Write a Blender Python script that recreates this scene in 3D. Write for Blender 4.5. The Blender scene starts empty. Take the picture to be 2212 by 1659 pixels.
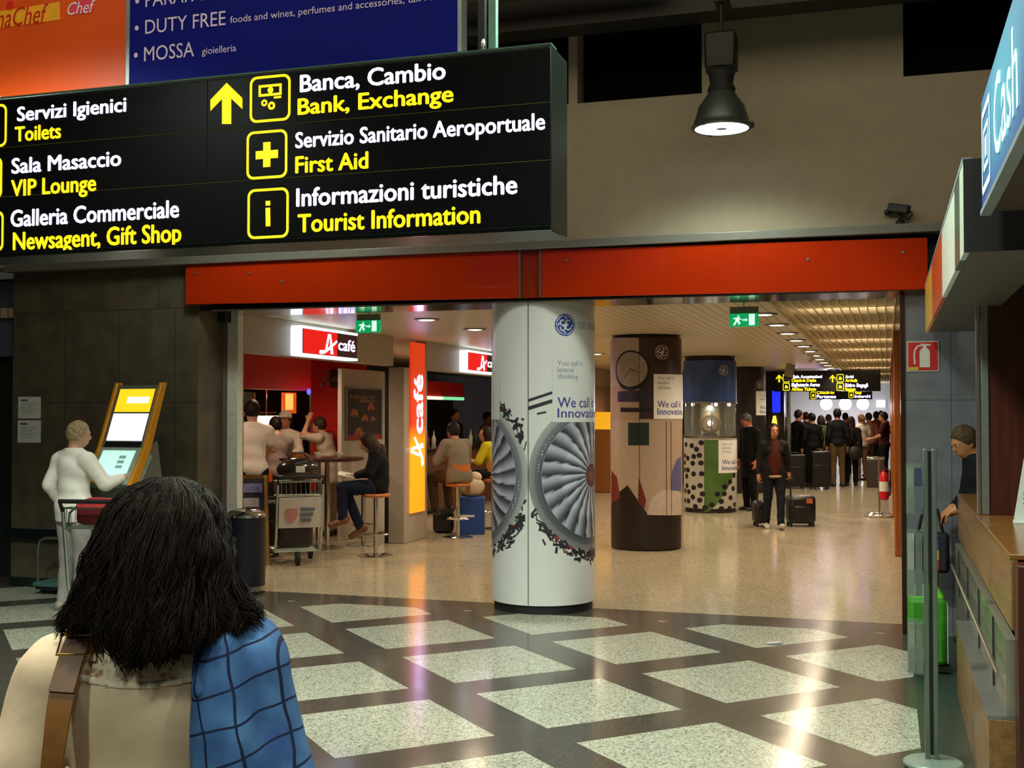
import bpy, bmesh, math, random
import numpy as np
from mathutils import Vector, Matrix

random.seed(7); rng = np.random.default_rng(7)
SC = bpy.context.scene; COL = SC.collection
PI = math.pi

# ---------------------------------------------------------------- camera
F_PX = 2540.0; CAM_Z = 1.707; PSI = math.radians(17.69); TH = math.radians(1.394)
cam_data = bpy.data.cameras.new('camera'); cam = bpy.data.objects.new('camera', cam_data); COL.objects.link(cam)
cam_data.sensor_width = 36.0; cam_data.sensor_fit = 'HORIZONTAL'; cam_data.lens = 36.0 * F_PX / 2212.0
cam_data.clip_start = 0.05; cam_data.clip_end = 200
cam.location = (0, 0, CAM_Z); cam.rotation_euler = (PI/2 + TH, 0, PSI)
SC.camera = cam
# ---------------------------------------------------------------- exposure and sky
SC.view_settings.view_transform = 'Standard'; SC.view_settings.look = 'None'
SC.view_settings.gamma = 1; SC.view_settings.use_curve_mapping = False
SC.view_settings.exposure = 0.0
world = bpy.data.worlds.new('world'); SC.world = world; world.use_nodes = True
world.node_tree.nodes['Background'].inputs[0].default_value = (0.55, 0.6, 0.55, 1)
world.node_tree.nodes['Background'].inputs[1].default_value = 0.05
SC.cycles.max_bounces = 6; SC.cycles.sample_clamp_indirect = 3.0
SC.cycles.use_denoising = True
SC.cycles.caustics_reflective = False; SC.cycles.caustics_refractive = False

# ---------------------------------------------------------------- lights
def spot(name, loc, power, col, angle=150, blend=.6, size=.15, to=None):
    l = bpy.data.lights.new(name, 'SPOT'); l.energy = power; l.color = col; l.spot_size = math.radians(angle)
    l.spot_blend = blend; l.shadow_soft_size = size
    o = bpy.data.objects.new(name, l); o.location = loc; COL.objects.link(o)
    if to is not None:
        o.rotation_euler = (Vector(to) - Vector(loc)).to_track_quat('-Z', 'Y').to_euler()
    return o
HALL = (0.86, 1.0, 0.87); WARM = (1.0, 0.81, 0.56); CAFE = (1.0, 0.74, 0.50)
LAMP_POS = (-1.17, 8.86, 3.84)
# visible high-bay lamp and added unseen ones, rear pair brightening the front woman's back
for i, (x, y, z, p) in enumerate([(-1.17, 8.70, 3.80, 110), (-1.17, 5.0, 4.3, 520), (2.6, 5.2, 4.6, 170), (-5.2, 5.0, 4.3, 430),
                                  (-5.2, 8.3, 4.0, 80), (-1.0, 1.2, 4.6, 380), (-5.2, 1.2, 4.6, 220), (2.0, 1.2, 4.6, 150), (-1.5, -2.2, 4.6, 330), (1.6, -2.2, 4.6, 160)]):
    spot('high_bay_and_fill_light', (x, y, z), p, HALL, 150, .5, .22)
al = bpy.data.lights.new('hall_fill_light', 'AREA'); al.shape = 'RECTANGLE'; al.size = 10; al.size_y = 7; al.energy = 340; al.color = (1.0, .86, .64)  # unseen broad fill added to brighten the beige upper wall
ao = bpy.data.objects.new('hall_fill_light', al); ao.location = (-2, 3.2, 6.8); COL.objects.link(ao)
# downlights of the arcade (two rows) and the ceiling lights of the bar
ROW_A = [(-1.15, 11.75 + 1.45*k) for k in range(14)]
ROW_B = [(-4.55, 11.35 + 1.5*k) for k in range(10)]
for k, (x, y) in enumerate(ROW_A):
    spot('arcade_downlight', (x, y, 2.62), 105, WARM, 165, .7, .10)
for k, (x, y) in enumerate(ROW_B):
    spot('arcade_downlight', (x, y, 2.62), 80, WARM, 165, .7, .10)
for (x, y) in [(-7.4, 11.2), (-7.4, 13.4), (-9.3, 12.2), (-9.3, 14.6), (-7.4, 16.4), (-9.3, 17.4), (-7.4, 19.2)]:
    spot('bar_ceiling_light', (x, y, 2.6), 85, CAFE, 160, .7, .12)

# ---------------------------------------------------------------- picture rays (2212 x 1659 frame) to points on real planes
FWD = np.array([-math.sin(PSI)*math.cos(TH), math.cos(PSI)*math.cos(TH), math.sin(TH)])
RGT = np.array([math.cos(PSI), math.sin(PSI), 0.0]); UPV = np.cross(RGT, FWD); CP = np.array([0, 0, CAM_Z])
def ray(px, py): return FWD + RGT*((px-1106.0)/F_PX) + UPV*((829.5-py)/F_PX)
def on_z(px, py, z=0.0):
    d = ray(px, py); return CP + d*((z-CAM_Z)/d[2])
def on_y(px, py, y):
    d = ray(px, py); return CP + d*(y/d[1])
def on_x(px, py, x):
    d = ray(px, py); return CP + d*(x/d[0])
def at_d(px, py, D): return CP + ray(px, py)*D

# ---------------------------------------------------------------- materials
def lin(c):
    if isinstance(c, str):
        c = c.lstrip('#'); c = [int(c[i:i+2], 16)/255 for i in (0, 2, 4)]
    return tuple((x/12.92 if x <= .04045 else ((x+.055)/1.055)**2.4) for x in c)
MATS = {}
def mat(name, col, rough=.6, metal=0.0, emit=0.0, var=.10, scale=18.0, coat=0.0, spec=.5, bump=0.0, alpha=None, trans=0.0):
    """A procedural material: the colour broken up by noise, optionally bumped or giving off light."""
    if name in MATS: return MATS[name]
    m = bpy.data.materials.new(name); m.use_nodes = True; nt = m.node_tree; N = nt.nodes; L = nt.links
    b = N['Principled BSDF']; c = lin(col)
    tc = N.new('ShaderNodeTexCoord'); nz = N.new('ShaderNodeTexNoise'); nz.inputs['Scale'].default_value = scale
    nz.inputs['Detail'].default_value = 4
    L.new(tc.outputs['Object'], nz.inputs['Vector'])
    rp = N.new('ShaderNodeValToRGB')
    rp.color_ramp.elements[0].position = .3; rp.color_ramp.elements[1].position = .7
    rp.color_ramp.elements[0].color = tuple(min(1, x*(1-var)) for x in c) + (1,)
    rp.color_ramp.elements[1].color = tuple(min(1, x*(1+var)) for x in c) + (1,)
    L.new(nz.outputs['Fac'], rp.inputs['Fac']); L.new(rp.outputs['Color'], b.inputs['Base Color'])
    b.inputs['Roughness'].default_value = rough; b.inputs['Metallic'].default_value = metal
    b.inputs['Coat Weight'].default_value = coat; b.inputs['Specular IOR Level'].default_value = spec
    if emit: 
        L.new(rp.outputs['Color'], b.inputs['Emission Color']); b.inputs['Emission Strength'].default_value = emit
    if bump:
        bp = N.new('ShaderNodeBump'); bp.inputs['Strength'].default_value = bump; bp.inputs['Distance'].default_value = .01
        L.new(nz.outputs['Fac'], bp.inputs['Height']); L.new(bp.outputs['Normal'], b.inputs['Normal'])
    if alpha is not None: b.inputs['Alpha'].default_value = alpha
    if trans: b.inputs['Transmission Weight'].default_value = trans; b.inputs['IOR'].default_value = 1.45
    MATS[name] = m; return m
def nodes_of(m): return m.node_tree.nodes, m.node_tree.links, m.node_tree.nodes['Principled BSDF']
def math_node(nt, op, a, b=None, c=None):
    n = nt.nodes.new('ShaderNodeMath'); n.operation = op
    for i, v in enumerate((a, b, c)):
        if v is None: continue
        if isinstance(v, (int, float)): n.inputs[i].default_value = v
        else: nt.links.new(v, n.inputs[i])
    return n.outputs[0]
def mix_col(nt, fac, a, b):
    n = nt.nodes.new('ShaderNodeMix'); n.data_type = 'RGBA'
    if isinstance(fac, (int, float)): n.inputs['Factor'].default_value = fac
    else: nt.links.new(fac, n.inputs['Factor'])
    for k, v in ((6, a), (7, b)):
        if isinstance(v, tuple): n.inputs[k].default_value = v if len(v) == 4 else v + (1,)
        else: nt.links.new(v, n.inputs[k])
    return n.outputs[2]
def raw_mat(name):
    m = bpy.data.materials.new(name); m.use_nodes = True; MATS[name] = m; return m

def make_floor_mats():
    # hall: light terrazzo squares on a dark diagonal grid, with a dark border in front of the arcade
    m = raw_mat('hall_terrazzo'); nt = m.node_tree; N, L, b = nodes_of(m)
    tc = N.new('ShaderNodeTexCoord'); sp = N.new('ShaderNodeSeparateXYZ'); L.new(tc.outputs['Object'], sp.inputs[0])
    x, y = sp.outputs[0], sp.outputs[1]; k = .70710678/1.2
    u = math_node(nt, 'ADD', math_node(nt, 'MULTIPLY', math_node(nt, 'ADD', x, y), k), -2.5888)
    v = math_node(nt, 'ADD', math_node(nt, 'MULTIPLY', math_node(nt, 'SUBTRACT', x, y), k), 7.4068)
    fu = math_node(nt, 'LESS_THAN', math_node(nt, 'FRACT', u), .738)
    fv = math_node(nt, 'LESS_THAN', math_node(nt, 'FRACT', v), .738)
    tile = math_node(nt, 'MULTIPLY', fu, fv)
    tile = math_node(nt, 'MULTIPLY', tile, math_node(nt, 'LESS_THAN', y, 9.60))
    tile = math_node(nt, 'MULTIPLY', tile, math_node(nt, 'GREATER_THAN', u, -2.0))
    vo = N.new('ShaderNodeTexVoronoi'); vo.inputs['Scale'].default_value = 105; L.new(tc.outputs['Object'], vo.inputs['Vector'])
    vs = N.new('ShaderNodeSeparateXYZ'); L.new(vo.outputs['Color'], vs.inputs[0])
    nz = N.new('ShaderNodeTexNoise'); nz.inputs['Scale'].default_value = 2.2; L.new(tc.outputs['Object'], nz.inputs['Vector'])
    chips = N.new('ShaderNodeValToRGB'); chips.color_ramp.interpolation = 'CONSTANT'
    cr = chips.color_ramp; cr.elements[0].color = lin('#7d7e70') + (1,); cr.elements[1].position = .16; cr.elements[1].color = lin('#aaab9a') + (1,)
    e = cr.elements.new(.45); e.color = lin('#bcbdab') + (1,); e = cr.elements.new(.8); e.color = lin('#cccdbd') + (1,)
    L.new(vs.outputs[0], chips.inputs['Fac'])
    dark = N.new('ShaderNodeValToRGB'); dark.color_ramp.elements[0].color = lin('#45413b') + (1,); dark.color_ramp.elements[1].color = lin('#5a554c') + (1,)
    L.new(vs.outputs[1], dark.inputs['Fac'])
    seam = math_node(nt, 'LESS_THAN', math_node(nt, 'ABSOLUTE', math_node(nt, 'SUBTRACT', math_node(nt, 'FRACT', math_node(nt, 'ADD', v, .40)), .5)), .0035)
    colr = mix_col(nt, tile, dark.outputs['Color'], chips.outputs['Color'])
    colr = mix_col(nt, math_node(nt, 'MULTIPLY', seam, .35), colr, lin('#3a3a34'))
    L.new(colr, b.inputs['Base Color'])
    rr = math_node(nt, 'ADD', math_node(nt, 'MULTIPLY', nz.outputs['Fac'], .10), .10)
    L.new(rr, b.inputs['Roughness']); b.inputs['Specular IOR Level'].default_value = .5
    # arcade: polished warm terrazzo
    m = raw_mat('arcade_terrazzo'); nt = m.node_tree; N, L, b = nodes_of(m)
    tc = N.new('ShaderNodeTexCoord')
    vo = N.new('ShaderNodeTexVoronoi'); vo.inputs['Scale'].default_value = 60; L.new(tc.outputs['Object'], vo.inputs['Vector'])
    vs = N.new('ShaderNodeSeparateXYZ'); L.new(vo.outputs['Color'], vs.inputs[0])
    cr = N.new('ShaderNodeValToRGB'); cr.color_ramp.elements[0].color = lin('#9c9078') + (1,); cr.color_ramp.elements[1].color = lin('#c6bb9f') + (1,)
    L.new(vs.outputs[0], cr.inputs['Fac']); L.new(cr.outputs['Color'], b.inputs['Base Color'])
    nz = N.new('ShaderNodeTexNoise'); nz.inputs['Scale'].default_value = 1.6; L.new(tc.outputs['Object'], nz.inputs['Vector'])
    L.new(math_node(nt, 'ADD', math_node(nt, 'MULTIPLY', nz.outputs['Fac'], .10), .09), b.inputs['Roughness'])
    b.inputs['Specular IOR Level'].default_value = .6
    # stone slab wall: panels with thin joints and a mottled face
    for nm, c0, c1, w, h in (('dark_stone', '#4a4437', '#625a49', .62, .9), ('brown_stone', '#6b5f50', '#7d705f', .8, 1.2), ('grey_marble', '#5f6166', '#76777d', .62, 1.25)):
        m = raw_mat(nm); nt = m.node_tree; N, L, b = nodes_of(m)
        tc = N.new('ShaderNodeTexCoord'); sp = N.new('ShaderNodeSeparateXYZ'); L.new(tc.outputs['Object'], sp.inputs[0])
        nz = N.new('ShaderNodeTexNoise'); nz.inputs['Scale'].default_value = 5; nz.inputs['Detail'].default_value = 7; L.new(tc.outputs['Object'], nz.inputs['Vector'])
        cr = N.new('ShaderNodeValToRGB'); cr.color_ramp.elements[0].position = .3; cr.color_ramp.elements[1].position = .7
        cr.color_ramp.elements[0].color = lin(c0) + (1,); cr.color_ramp.elements[1].color = lin(c1) + (1,)
        L.new(nz.outputs['Fac'], cr.inputs['Fac'])
        ju = math_node(nt, 'LESS_THAN', math_node(nt, 'FRACT', math_node(nt, 'DIVIDE', sp.outputs[0], w)), .006/w)
        jv = math_node(nt, 'LESS_THAN', math_node(nt, 'FRACT', math_node(nt, 'DIVIDE', sp.outputs[2], h)), .006/h)
        L.new(mix_col(nt, math_node(nt, 'MAXIMUM', ju, jv), cr.outputs['Color'], tuple(.5*q for q in lin(c0))), b.inputs['Base Color'])
        b.inputs['Roughness'].default_value = .38
make_floor_mats()
def make_ceiling_mat():
    m = raw_mat('slatted_ceiling'); nt = m.node_tree; N, L, b = nodes_of(m)
    tc = N.new('ShaderNodeTexCoord'); sp = N.new('ShaderNodeSeparateXYZ'); L.new(tc.outputs['Object'], sp.inputs[0])
    g = math_node(nt, 'LESS_THAN', math_node(nt, 'FRACT', math_node(nt, 'DIVIDE', sp.outputs[0], .10)), .14)
    L.new(mix_col(nt, g, lin('#cbbfa5'), lin('#7d745f')), b.inputs['Base Color'])
    b.inputs['Roughness'].default_value = .35
make_ceiling_mat()
def make_wood(nm, c0, c1, rough, axis=2):
    m = raw_mat(nm); nt = m.node_tree; N, L, b = nodes_of(m)
    tc = N.new('ShaderNodeTexCoord'); mp = N.new('ShaderNodeMapping'); L.new(tc.outputs['Object'], mp.inputs[0])
    s = [22, 22, 22]; s[axis] = 1.6; mp.inputs['Scale'].default_value = s
    nz = N.new('ShaderNodeTexNoise'); nz.inputs['Scale'].default_value = 1.2; nz.inputs['Detail'].default_value = 6; nz.inputs['Distortion'].default_value = .6
    L.new(mp.outputs[0], nz.inputs['Vector'])
    cr = N.new('ShaderNodeValToRGB'); cr.color_ramp.elements[0].position = .32; cr.color_ramp.elements[1].position = .68
    cr.color_ramp.elements[0].color = lin(c0) + (1,); cr.color_ramp.elements[1].color = lin(c1) + (1,)
    L.new(nz.outputs['Fac'], cr.inputs['Fac']); L.new(cr.outputs['Color'], b.inputs['Base Color']); b.inputs['Roughness'].default_value = rough
make_wood('counter_wood', '#6f4e28', '#8d683b', .3, 1)
make_wood('dark_red_wood', '#34130a', '#4c1d10', .35, 2)
make_wood('orange_wood', '#8a4a1c', '#b0662c', .3, 2)

M_WHITE = mat('white_paint', '#d6d2c8', .5); M_BEIGE = mat('beige_plaster', '#a2977f', .8, var=.05, scale=6)
M_BLACK = mat('black_matt', '#0c0c0c', .5); M_DARK = mat('dark_grey', '#1b1b1c', .6); M_ORANGE = mat('orange_fascia', '#b02c08', .13, coat=.4, var=.05, scale=3)
M_STEEL = mat('brushed_steel', '#b9b9b4', .28, 1.0); M_CHROME = mat('chrome', '#d8d8d4', .1, 1.0, var=.03)
M_GREYM = mat('grey_metal', '#8d8f8a', .35, .7); M_DKGREEN = mat('dark_green_metal', '#18221d', .35, .2)
M_RED = mat('bar_red', '#c2140d', .5, var=.08); M_SIGNBK = mat('sign_black', '#07080a', .25, var=.2, scale=4)
M_GLOWW = mat('glow_white', '#ebe4ff', .4, emit=1.5, var=.02); M_GLOWY = mat('glow_yellow', '#ffe11e', .4, emit=1.15, var=.03)
M_LAMP = mat('lamp_glass', '#f2fbff', .4, emit=6.0, var=.02); M_DOWN = mat('downlight_glass', '#fff4e2', .4, emit=4.0, var=.02)
M_PAPER = mat('paper', '#cfd6cf', .7, var=.04); M_INK = mat('grey_ink', '#5b6270', .7)
M_RUBBER = mat('black_rubber', '#121212', .7)

# ---------------------------------------------------------------- mesh builder
FR = {}
class MB:
    def __init__(s): s.v = []; s.f = []; s.m = []; s.cur = 0; s.col = None
    def add(s, vs, fs):
        n = len(s.v); s.v += [tuple(map(float, p)) for p in vs]; s.f += [tuple(n+i for i in f) for f in fs]; s.m += [s.cur]*len(fs); return s
    def box(s, a, b):
        x0, y0, z0 = [min(p, q) for p, q in zip(a, b)]; x1, y1, z1 = [max(p, q) for p, q in zip(a, b)]
        return s.add([(x0,y0,z0),(x1,y0,z0),(x1,y1,z0),(x0,y1,z0),(x0,y0,z1),(x1,y0,z1),(x1,y1,z1),(x0,y1,z1)],
                     [(3,2,1,0),(4,5,6,7),(0,1,5,4),(1,2,6,5),(2,3,7,6),(3,0,4,7)])
    def obox(s, c, ax, ay, az):
        """box about c with half-axis vectors"""
        c, ax, ay, az = [np.array(q, float) for q in (c, ax, ay, az)]
        P = [c+i*ax+j*ay+k*az for k in (-1, 1) for (i, j) in ((-1,-1),(1,-1),(1,1),(-1,1))]
        return s.add(P, [(3,2,1,0),(4,5,6,7),(0,1,5,4),(1,2,6,5),(2,3,7,6),(3,0,4,7)])
    def prism(s, pts, vec):
        n = len(pts); a = [np.array(p, float) for p in pts]; v = np.array(vec, float)
        return s.add(a + [p+v for p in a], [tuple(range(n-1, -1, -1)), tuple(range(n, 2*n))] + [(i, (i+1) % n, n+(i+1) % n, n+i) for i in range(n)])
    def poly(s, pts): return s.add(pts, [tuple(range(len(pts)))])
    def tube(s, pts, r, seg=10, closed=False, cap=True):
        P = [np.array(p, float) for p in pts]; n = len(P)
        R = list(r) if hasattr(r, '__len__') else [r]*n
        T = []
        for i in range(n):
            a = P[(i-1) % n] if (closed or i > 0) else P[i]; b = P[(i+1) % n] if (closed or i < n-1) else P[i]
            t = b-a; T.append(t/(np.linalg.norm(t)+1e-12))
        u = np.cross(T[0], (0, 0, 1.0)); 
        if np.linalg.norm(u) < 1e-3: u = np.cross(T[0], (1.0, 0, 0))
        u /= np.linalg.norm(u); vs = []
        for i in range(n):
            u = u - T[i]*(u@T[i]); u /= np.linalg.norm(u)+1e-12; w = np.cross(T[i], u)
            vs += [P[i]+R[i]*(math.cos(2*PI*k/seg)*u+math.sin(2*PI*k/seg)*w) for k in range(seg)]
        fs = []
        for i in range(n if closed else n-1):
            j = (i+1) % n
            fs += [(i*seg+k, i*seg+(k+1) % seg, j*seg+(k+1) % seg, j*seg+k) for k in range(seg)]
        if cap and not closed: fs += [tuple(range(seg-1, -1, -1)), tuple(range((n-1)*seg, n*seg))]
        return s.add(vs, fs)
    def cyl(s, a, b, r, seg=20, r2=None): return s.tube([a, b], [r, r if r2 is None else r2], seg)
    def lathe(s, prof, c=(0, 0, 0), seg=28):
        """prof: (radius, z) from bottom to top"""
        vs = []; fs = []; n = len(prof)
        for (r, z) in prof: vs += [(c[0]+r*math.cos(2*PI*k/seg), c[1]+r*math.sin(2*PI*k/seg), c[2]+z) for k in range(seg)]
        for i in range(n-1): fs += [(i*seg+k, i*seg+(k+1) % seg, (i+1)*seg+(k+1) % seg, (i+1)*seg+k) for k in range(seg)]
        if prof[0][0] > 1e-4: fs.append(tuple(range(seg-1, -1, -1)))
        if prof[-1][0] > 1e-4: fs.append(tuple(range((n-1)*seg, n*seg)))
        return s.add(vs, fs)
    def ell(s, c, r, seg=18, rings=12, R=None):
        if not hasattr(r, '__len__'): r = (r, r, r)
        vs = []; fs = []
        for i in range(rings+1):
            t = PI*i/rings
            for k in range(seg):
                p = np.array([r[0]*math.sin(t)*math.cos(2*PI*k/seg), r[1]*math.sin(t)*math.sin(2*PI*k/seg), -r[2]*math.cos(t)])
                if R is not None: p = R@p
                vs.append(p+np.array(c, float))
        for i in range(rings): fs += [(i*seg+k, i*seg+(k+1) % seg, (i+1)*seg+(k+1) % seg, (i+1)*seg+k) for k in range(seg)]
        return s.add(vs, fs)
    def build(s, name, mats, parent=None, loc=None, bevel=0, local=False, angle=32, cat=None, label=None, group=None, kind=None):
        if not isinstance(mats, (list, tuple)): mats = [mats]
        V = np.array(s.v, float).reshape(-1, 3)
        if parent is not None:
            if not local:
                l, rz = FR[parent.name]; V = V - l; c_, s_ = math.cos(-rz), math.sin(-rz)
                V = np.stack([V[:, 0]*c_-V[:, 1]*s_, V[:, 0]*s_+V[:, 1]*c_, V[:, 2]], 1)
        else:
            if loc is None: loc = np.array([(V[:, 0].min()+V[:, 0].max())/2, (V[:, 1].min()+V[:, 1].max())/2, V[:, 2].min()])
            V = V - np.array(loc, float)
        me = bpy.data.meshes.new(name); me.from_pydata(V.tolist(), [], s.f)
        for m in mats: me.materials.append(m)
        if len(mats) > 1: me.polygons.foreach_set('material_index', s.m)
        if s.col is not None:
            ca = me.color_attributes.new('tint', 'FLOAT_COLOR', 'POINT')
            ca.data.foreach_set('color', np.array(s.col, float).ravel())
        bm = bmesh.new(); bm.from_mesh(me); bmesh.ops.remove_doubles(bm, verts=bm.verts, dist=1e-6)
        if len(s.f) > 1: bmesh.ops.recalc_face_normals(bm, faces=bm.faces)
        bm.to_mesh(me); bm.free()
        me.polygons.foreach_set('use_smooth', [True]*len(me.polygons)); me.set_sharp_from_angle(angle=math.radians(angle))
        o = bpy.data.objects.new(name, me); COL.objects.link(o)
        if parent is not None: o.parent = parent; FR[o.name] = FR[parent.name]
        else: o.location = loc; FR[o.name] = (np.array(loc, float), 0.0)
        if bevel:
            b = o.modifiers.new('bevel', 'BEVEL'); b.width = bevel; b.segments = 2; b.limit_method = 'ANGLE'; b.angle_limit = math.radians(40)
        tag(o, label, cat, group, kind)
        return o
def tag(o, label=None, cat=None, group=None, kind=None):
    for k, v in (('label', label), ('category', cat), ('group', group), ('kind', kind)):
        if v: o[k] = v
    return o
def thing(name, label, cat, loc, rz=0.0, group=None):
    o = bpy.data.objects.new(name, None); COL.objects.link(o); o.empty_display_size = .1
    o.location = tuple(map(float, loc)); o.rotation_euler = (0, 0, rz); FR[o.name] = (np.array(loc, float), rz)
    return tag(o, label, cat, group)
def struct(name, mb, mats, bevel=0): return mb.build(name, mats, bevel=bevel, kind='structure')
def copy_tree(o, parent=None):
    c = o.copy(); COL.objects.link(c)
    if parent is not None: c.parent = parent; 
    for ch in list(o.children): copy_tree(ch, c)
    return c
def dup(root, loc, rz=0.0, label=None):
    c = copy_tree(root); c.location = tuple(map(float, loc)); c.rotation_euler = (0, 0, rz); FR[c.name] = (np.array(loc, float), rz)
    if label: c['label'] = label
    return c

# ---------------------------------------------------------------- lettering
_TC = {}
def glyphs(s, bold=0.0, shear=0.0):
    key = (s, bold, shear)
    if key not in _TC:
        cu = bpy.data.curves.new('lettering', 'FONT'); cu.body = s; cu.size = 1; cu.offset = bold; cu.shear = shear; cu.resolution_u = 3
        ob = bpy.data.objects.new('lettering', cu); me = ob.to_mesh()
        V = np.array([tuple(v.co) for v in me.vertices]).reshape(-1, 3); Fs = [tuple(p.vertices) for p in me.polygons]
        ob.to_mesh_clear(); bpy.data.objects.remove(ob); bpy.data.curves.remove(cu)
        _TC[key] = (V[:, :2], Fs)
    return _TC[key]
CAPH = float(glyphs('H')[0][:, 1].max())
def text_on(mb, s, p0, ux, uz, width, cap, bold=0.0, shear=0.0):
    """flat letters from baseline start p0 along unit ux, up uz, scaled to a width (or natural if None) and capital height"""
    V, Fs = glyphs(s, 0, shear)
    if bold:      # heavier strokes: the same outlines laid down again a hair to each side
        n = len(V); sh = [(-bold, 0), (bold, 0), (0, bold*.7), (0, -bold*.7)]
        Fs = [tuple(i+k*n for i in f) for k in range(4) for f in Fs]; V = np.concatenate([V+np.array(d) for d in sh])
    x0, x1 = V[:, 0].min(), V[:, 0].max(); sy = cap/CAPH
    sx = sy if width is None else width/(x1-x0)
    P = np.array(p0, float)[None] + ((V[:, :1]-x0)*sx)*np.array(ux, float)[None] + (V[:, 1:2]*sy)*np.array(uz, float)[None]
    return mb.add(P, Fs)
UX = np.array([1.0, 0, 0]); UZ = np.array([0, 0, 1.0]); UY = np.array([0, 1.0, 0])
# ================================================================= SETTING
YW = 9.6                      # front face of the wall between hall and arcade
XL = -6.0                     # bar front (left side of the arcade)
XR = 0.135                    # right side of the arcade
ZC = 2.68                     # arcade ceiling
floor_h = MB().box((-16, -6, -.12), (9, 10.05, 0)).build('floor', MATS['hall_terrazzo'], loc=(0, 0, 0), kind='structure')
floor_a = MB().box((-13, 10.05, -.12), (.6, 44, 0)).build('floor_arcade', MATS['arcade_terrazzo'], loc=(0, 0, 0), kind='structure')
M_MAT = mat('teal_floor_mat', '#27352f', .35, var=.15)
struct('floor_counter_strip', MB().box((.15, 5.95, 0), (.62, 9.55, .012)), M_MAT)
# hall shell
M_HALLW = mat('hall_wall_paint', '#5b5a52', .7)
struct('wall_back', MB().box((-16, -6.2, 0), (9, -6, 7)), M_HALLW)
struct('wall_hall_left', MB().box((-16.2, -6, 0), (-16, 12, 7)), M_HALLW)
struct('wall_hall_right', MB().box((9, -6, 0), (9.2, 9.6, 7)), M_HALLW)
struct('ceiling', MB().box((-16, -6, 6.9), (9, 11, 7.1)), mat('hall_ceiling_dark', '#17150f', .8))
# lower front wall, left of the bar
xa = on_y(26, 900, YW)[0]; xb = on_y(427, 900, YW)[0]
M_LW = MATS['dark_stone']
MB().box((xa, YW, 0), (xb, YW+.5, 2.69)).build('wall_front_left', M_LW, loc=(xa, YW, 0), kind='structure')
struct('wall_front_left_upper', MB().box((xa, YW, 2.69), (xb-.0, YW+.5, 3.08)), M_LW)
struct('wall_far_left', MB().box((-16, 10.06, 0), (xa, 10.098, 3.1)), mat('far_left_wall', '#20241f', .6))
xj = on_y(489, 900, YW+.43)[0]
MB().box((xb+.001, YW+.43, 0), (xj, YW+.75, 2.66)).build('wall_front_pillar', MATS['brown_stone'], loc=(xb-.2, YW, .3), kind='structure')
struct('trim_bar_jamb', MB().box((xj+.005, YW+.43, 0), (on_y(513, 900, YW+.43)[0], YW+.53, 2.66)), M_WHITE, bevel=.004)
struct('baseboard_left', MB().box((xa, YW-.015, 0), (xb, YW, .09)), mat('base_board', '#10201f', .4))
# marble wall right of the opening and side wall of the arcade
MB().box((XR, YW, 0), (9, YW+.25, 2.66)).build('wall_front_right', MATS['grey_marble'], loc=(XR+.33, YW, .55), kind='structure')
M_ARW = mat('arcade_side_wall', '#4a3526', .35)
struct('wall_arcade_right', MB().box((XR+.012, YW+.26, 0), (XR+.25, 44, 2.9)), M_ARW)
struct('trim_1', MB().box((XR-.035, YW-.01, 0), (XR-.001, YW+.24, 2.655)), mat('jamb_metal', '#3a2a1c', .3, .5))
for k, y in enumerate((14.7, 20.2, 26.0, 32.0)):
    struct('trim_%d' % (k+2), MB().box((XR-.06, y, 0), (XR+.02, y+.45, ZC)), MATS['orange_wood'], bevel=.01)
struct('wall_far', MB().box((-13, 41, 0), (.6, 41.2, ZC)), mat('far_hall_wall', '#a9a9ad', .6))
struct('wall_bar_back', MB().box((-11.2, 10.1, 0), (-11, 41, ZC)), mat('bar_back_wall', '#3b1d14', .6))
struct('wall_bar_side', MB().box((-11, 10.1, 0), (-6.2, 10.2, ZC)), mat('bar_side_wall', '#6a2018', .6))
# arcade ceiling: linear planks on the left, deep open grid on the right
struct('ceiling_arcade', MB().box((-13, YW+.3, ZC), (-.98, 44, ZC+.1)), MATS['slatted_ceiling']).location
XG0, XG1 = -.98, XR+.01
struct('ceiling_arcade_void', MB().box((XG0, YW+.3, 3.02), (XG1+.2, 44, 3.1)), mat('ceiling_void', '#e2d8c4', .7))
struct('ceiling_arcade_void_side', MB().box((XG0-.04, YW+.3, ZC+.1), (XG0, 44, 3.02)), mat('ceiling_void', '#e2d8c4', .7))
g = MB()
M_GRID = mat('ceiling_grid', '#dacdb0', .75, spec=.2)
for k in range(15): 
    x = XG0+.02+k*.079
    if x < XG1: g.box((x, YW+.32, ZC-.015), (x+.010, 42, ZC+.06))
y = YW+.32; step = .16
while y < 41:
    g.box((XG0, y, ZC-.005), (XG1, y+.008, ZC+.05)); y += step; step *= 1.012
struct('ceiling_grid', g, M_GRID)
M_TUBE = mat('tube_light_glass', '#ffe8c8', .4, emit=45.0, var=.02)
for y in (11.3, 13.6, 16.2, 18.6, 22.5, 26.5, 30.5):
    t = MB().cyl((XG0+.25, y, 2.88), (XG1-.08, y, 2.88), .022, 10)
    t.build('ceiling_tube_light', M_TUBE, cat='light', label='fluorescent tube glowing above the ceiling grid of the passage', group='tubes above the ceiling grid')
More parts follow.
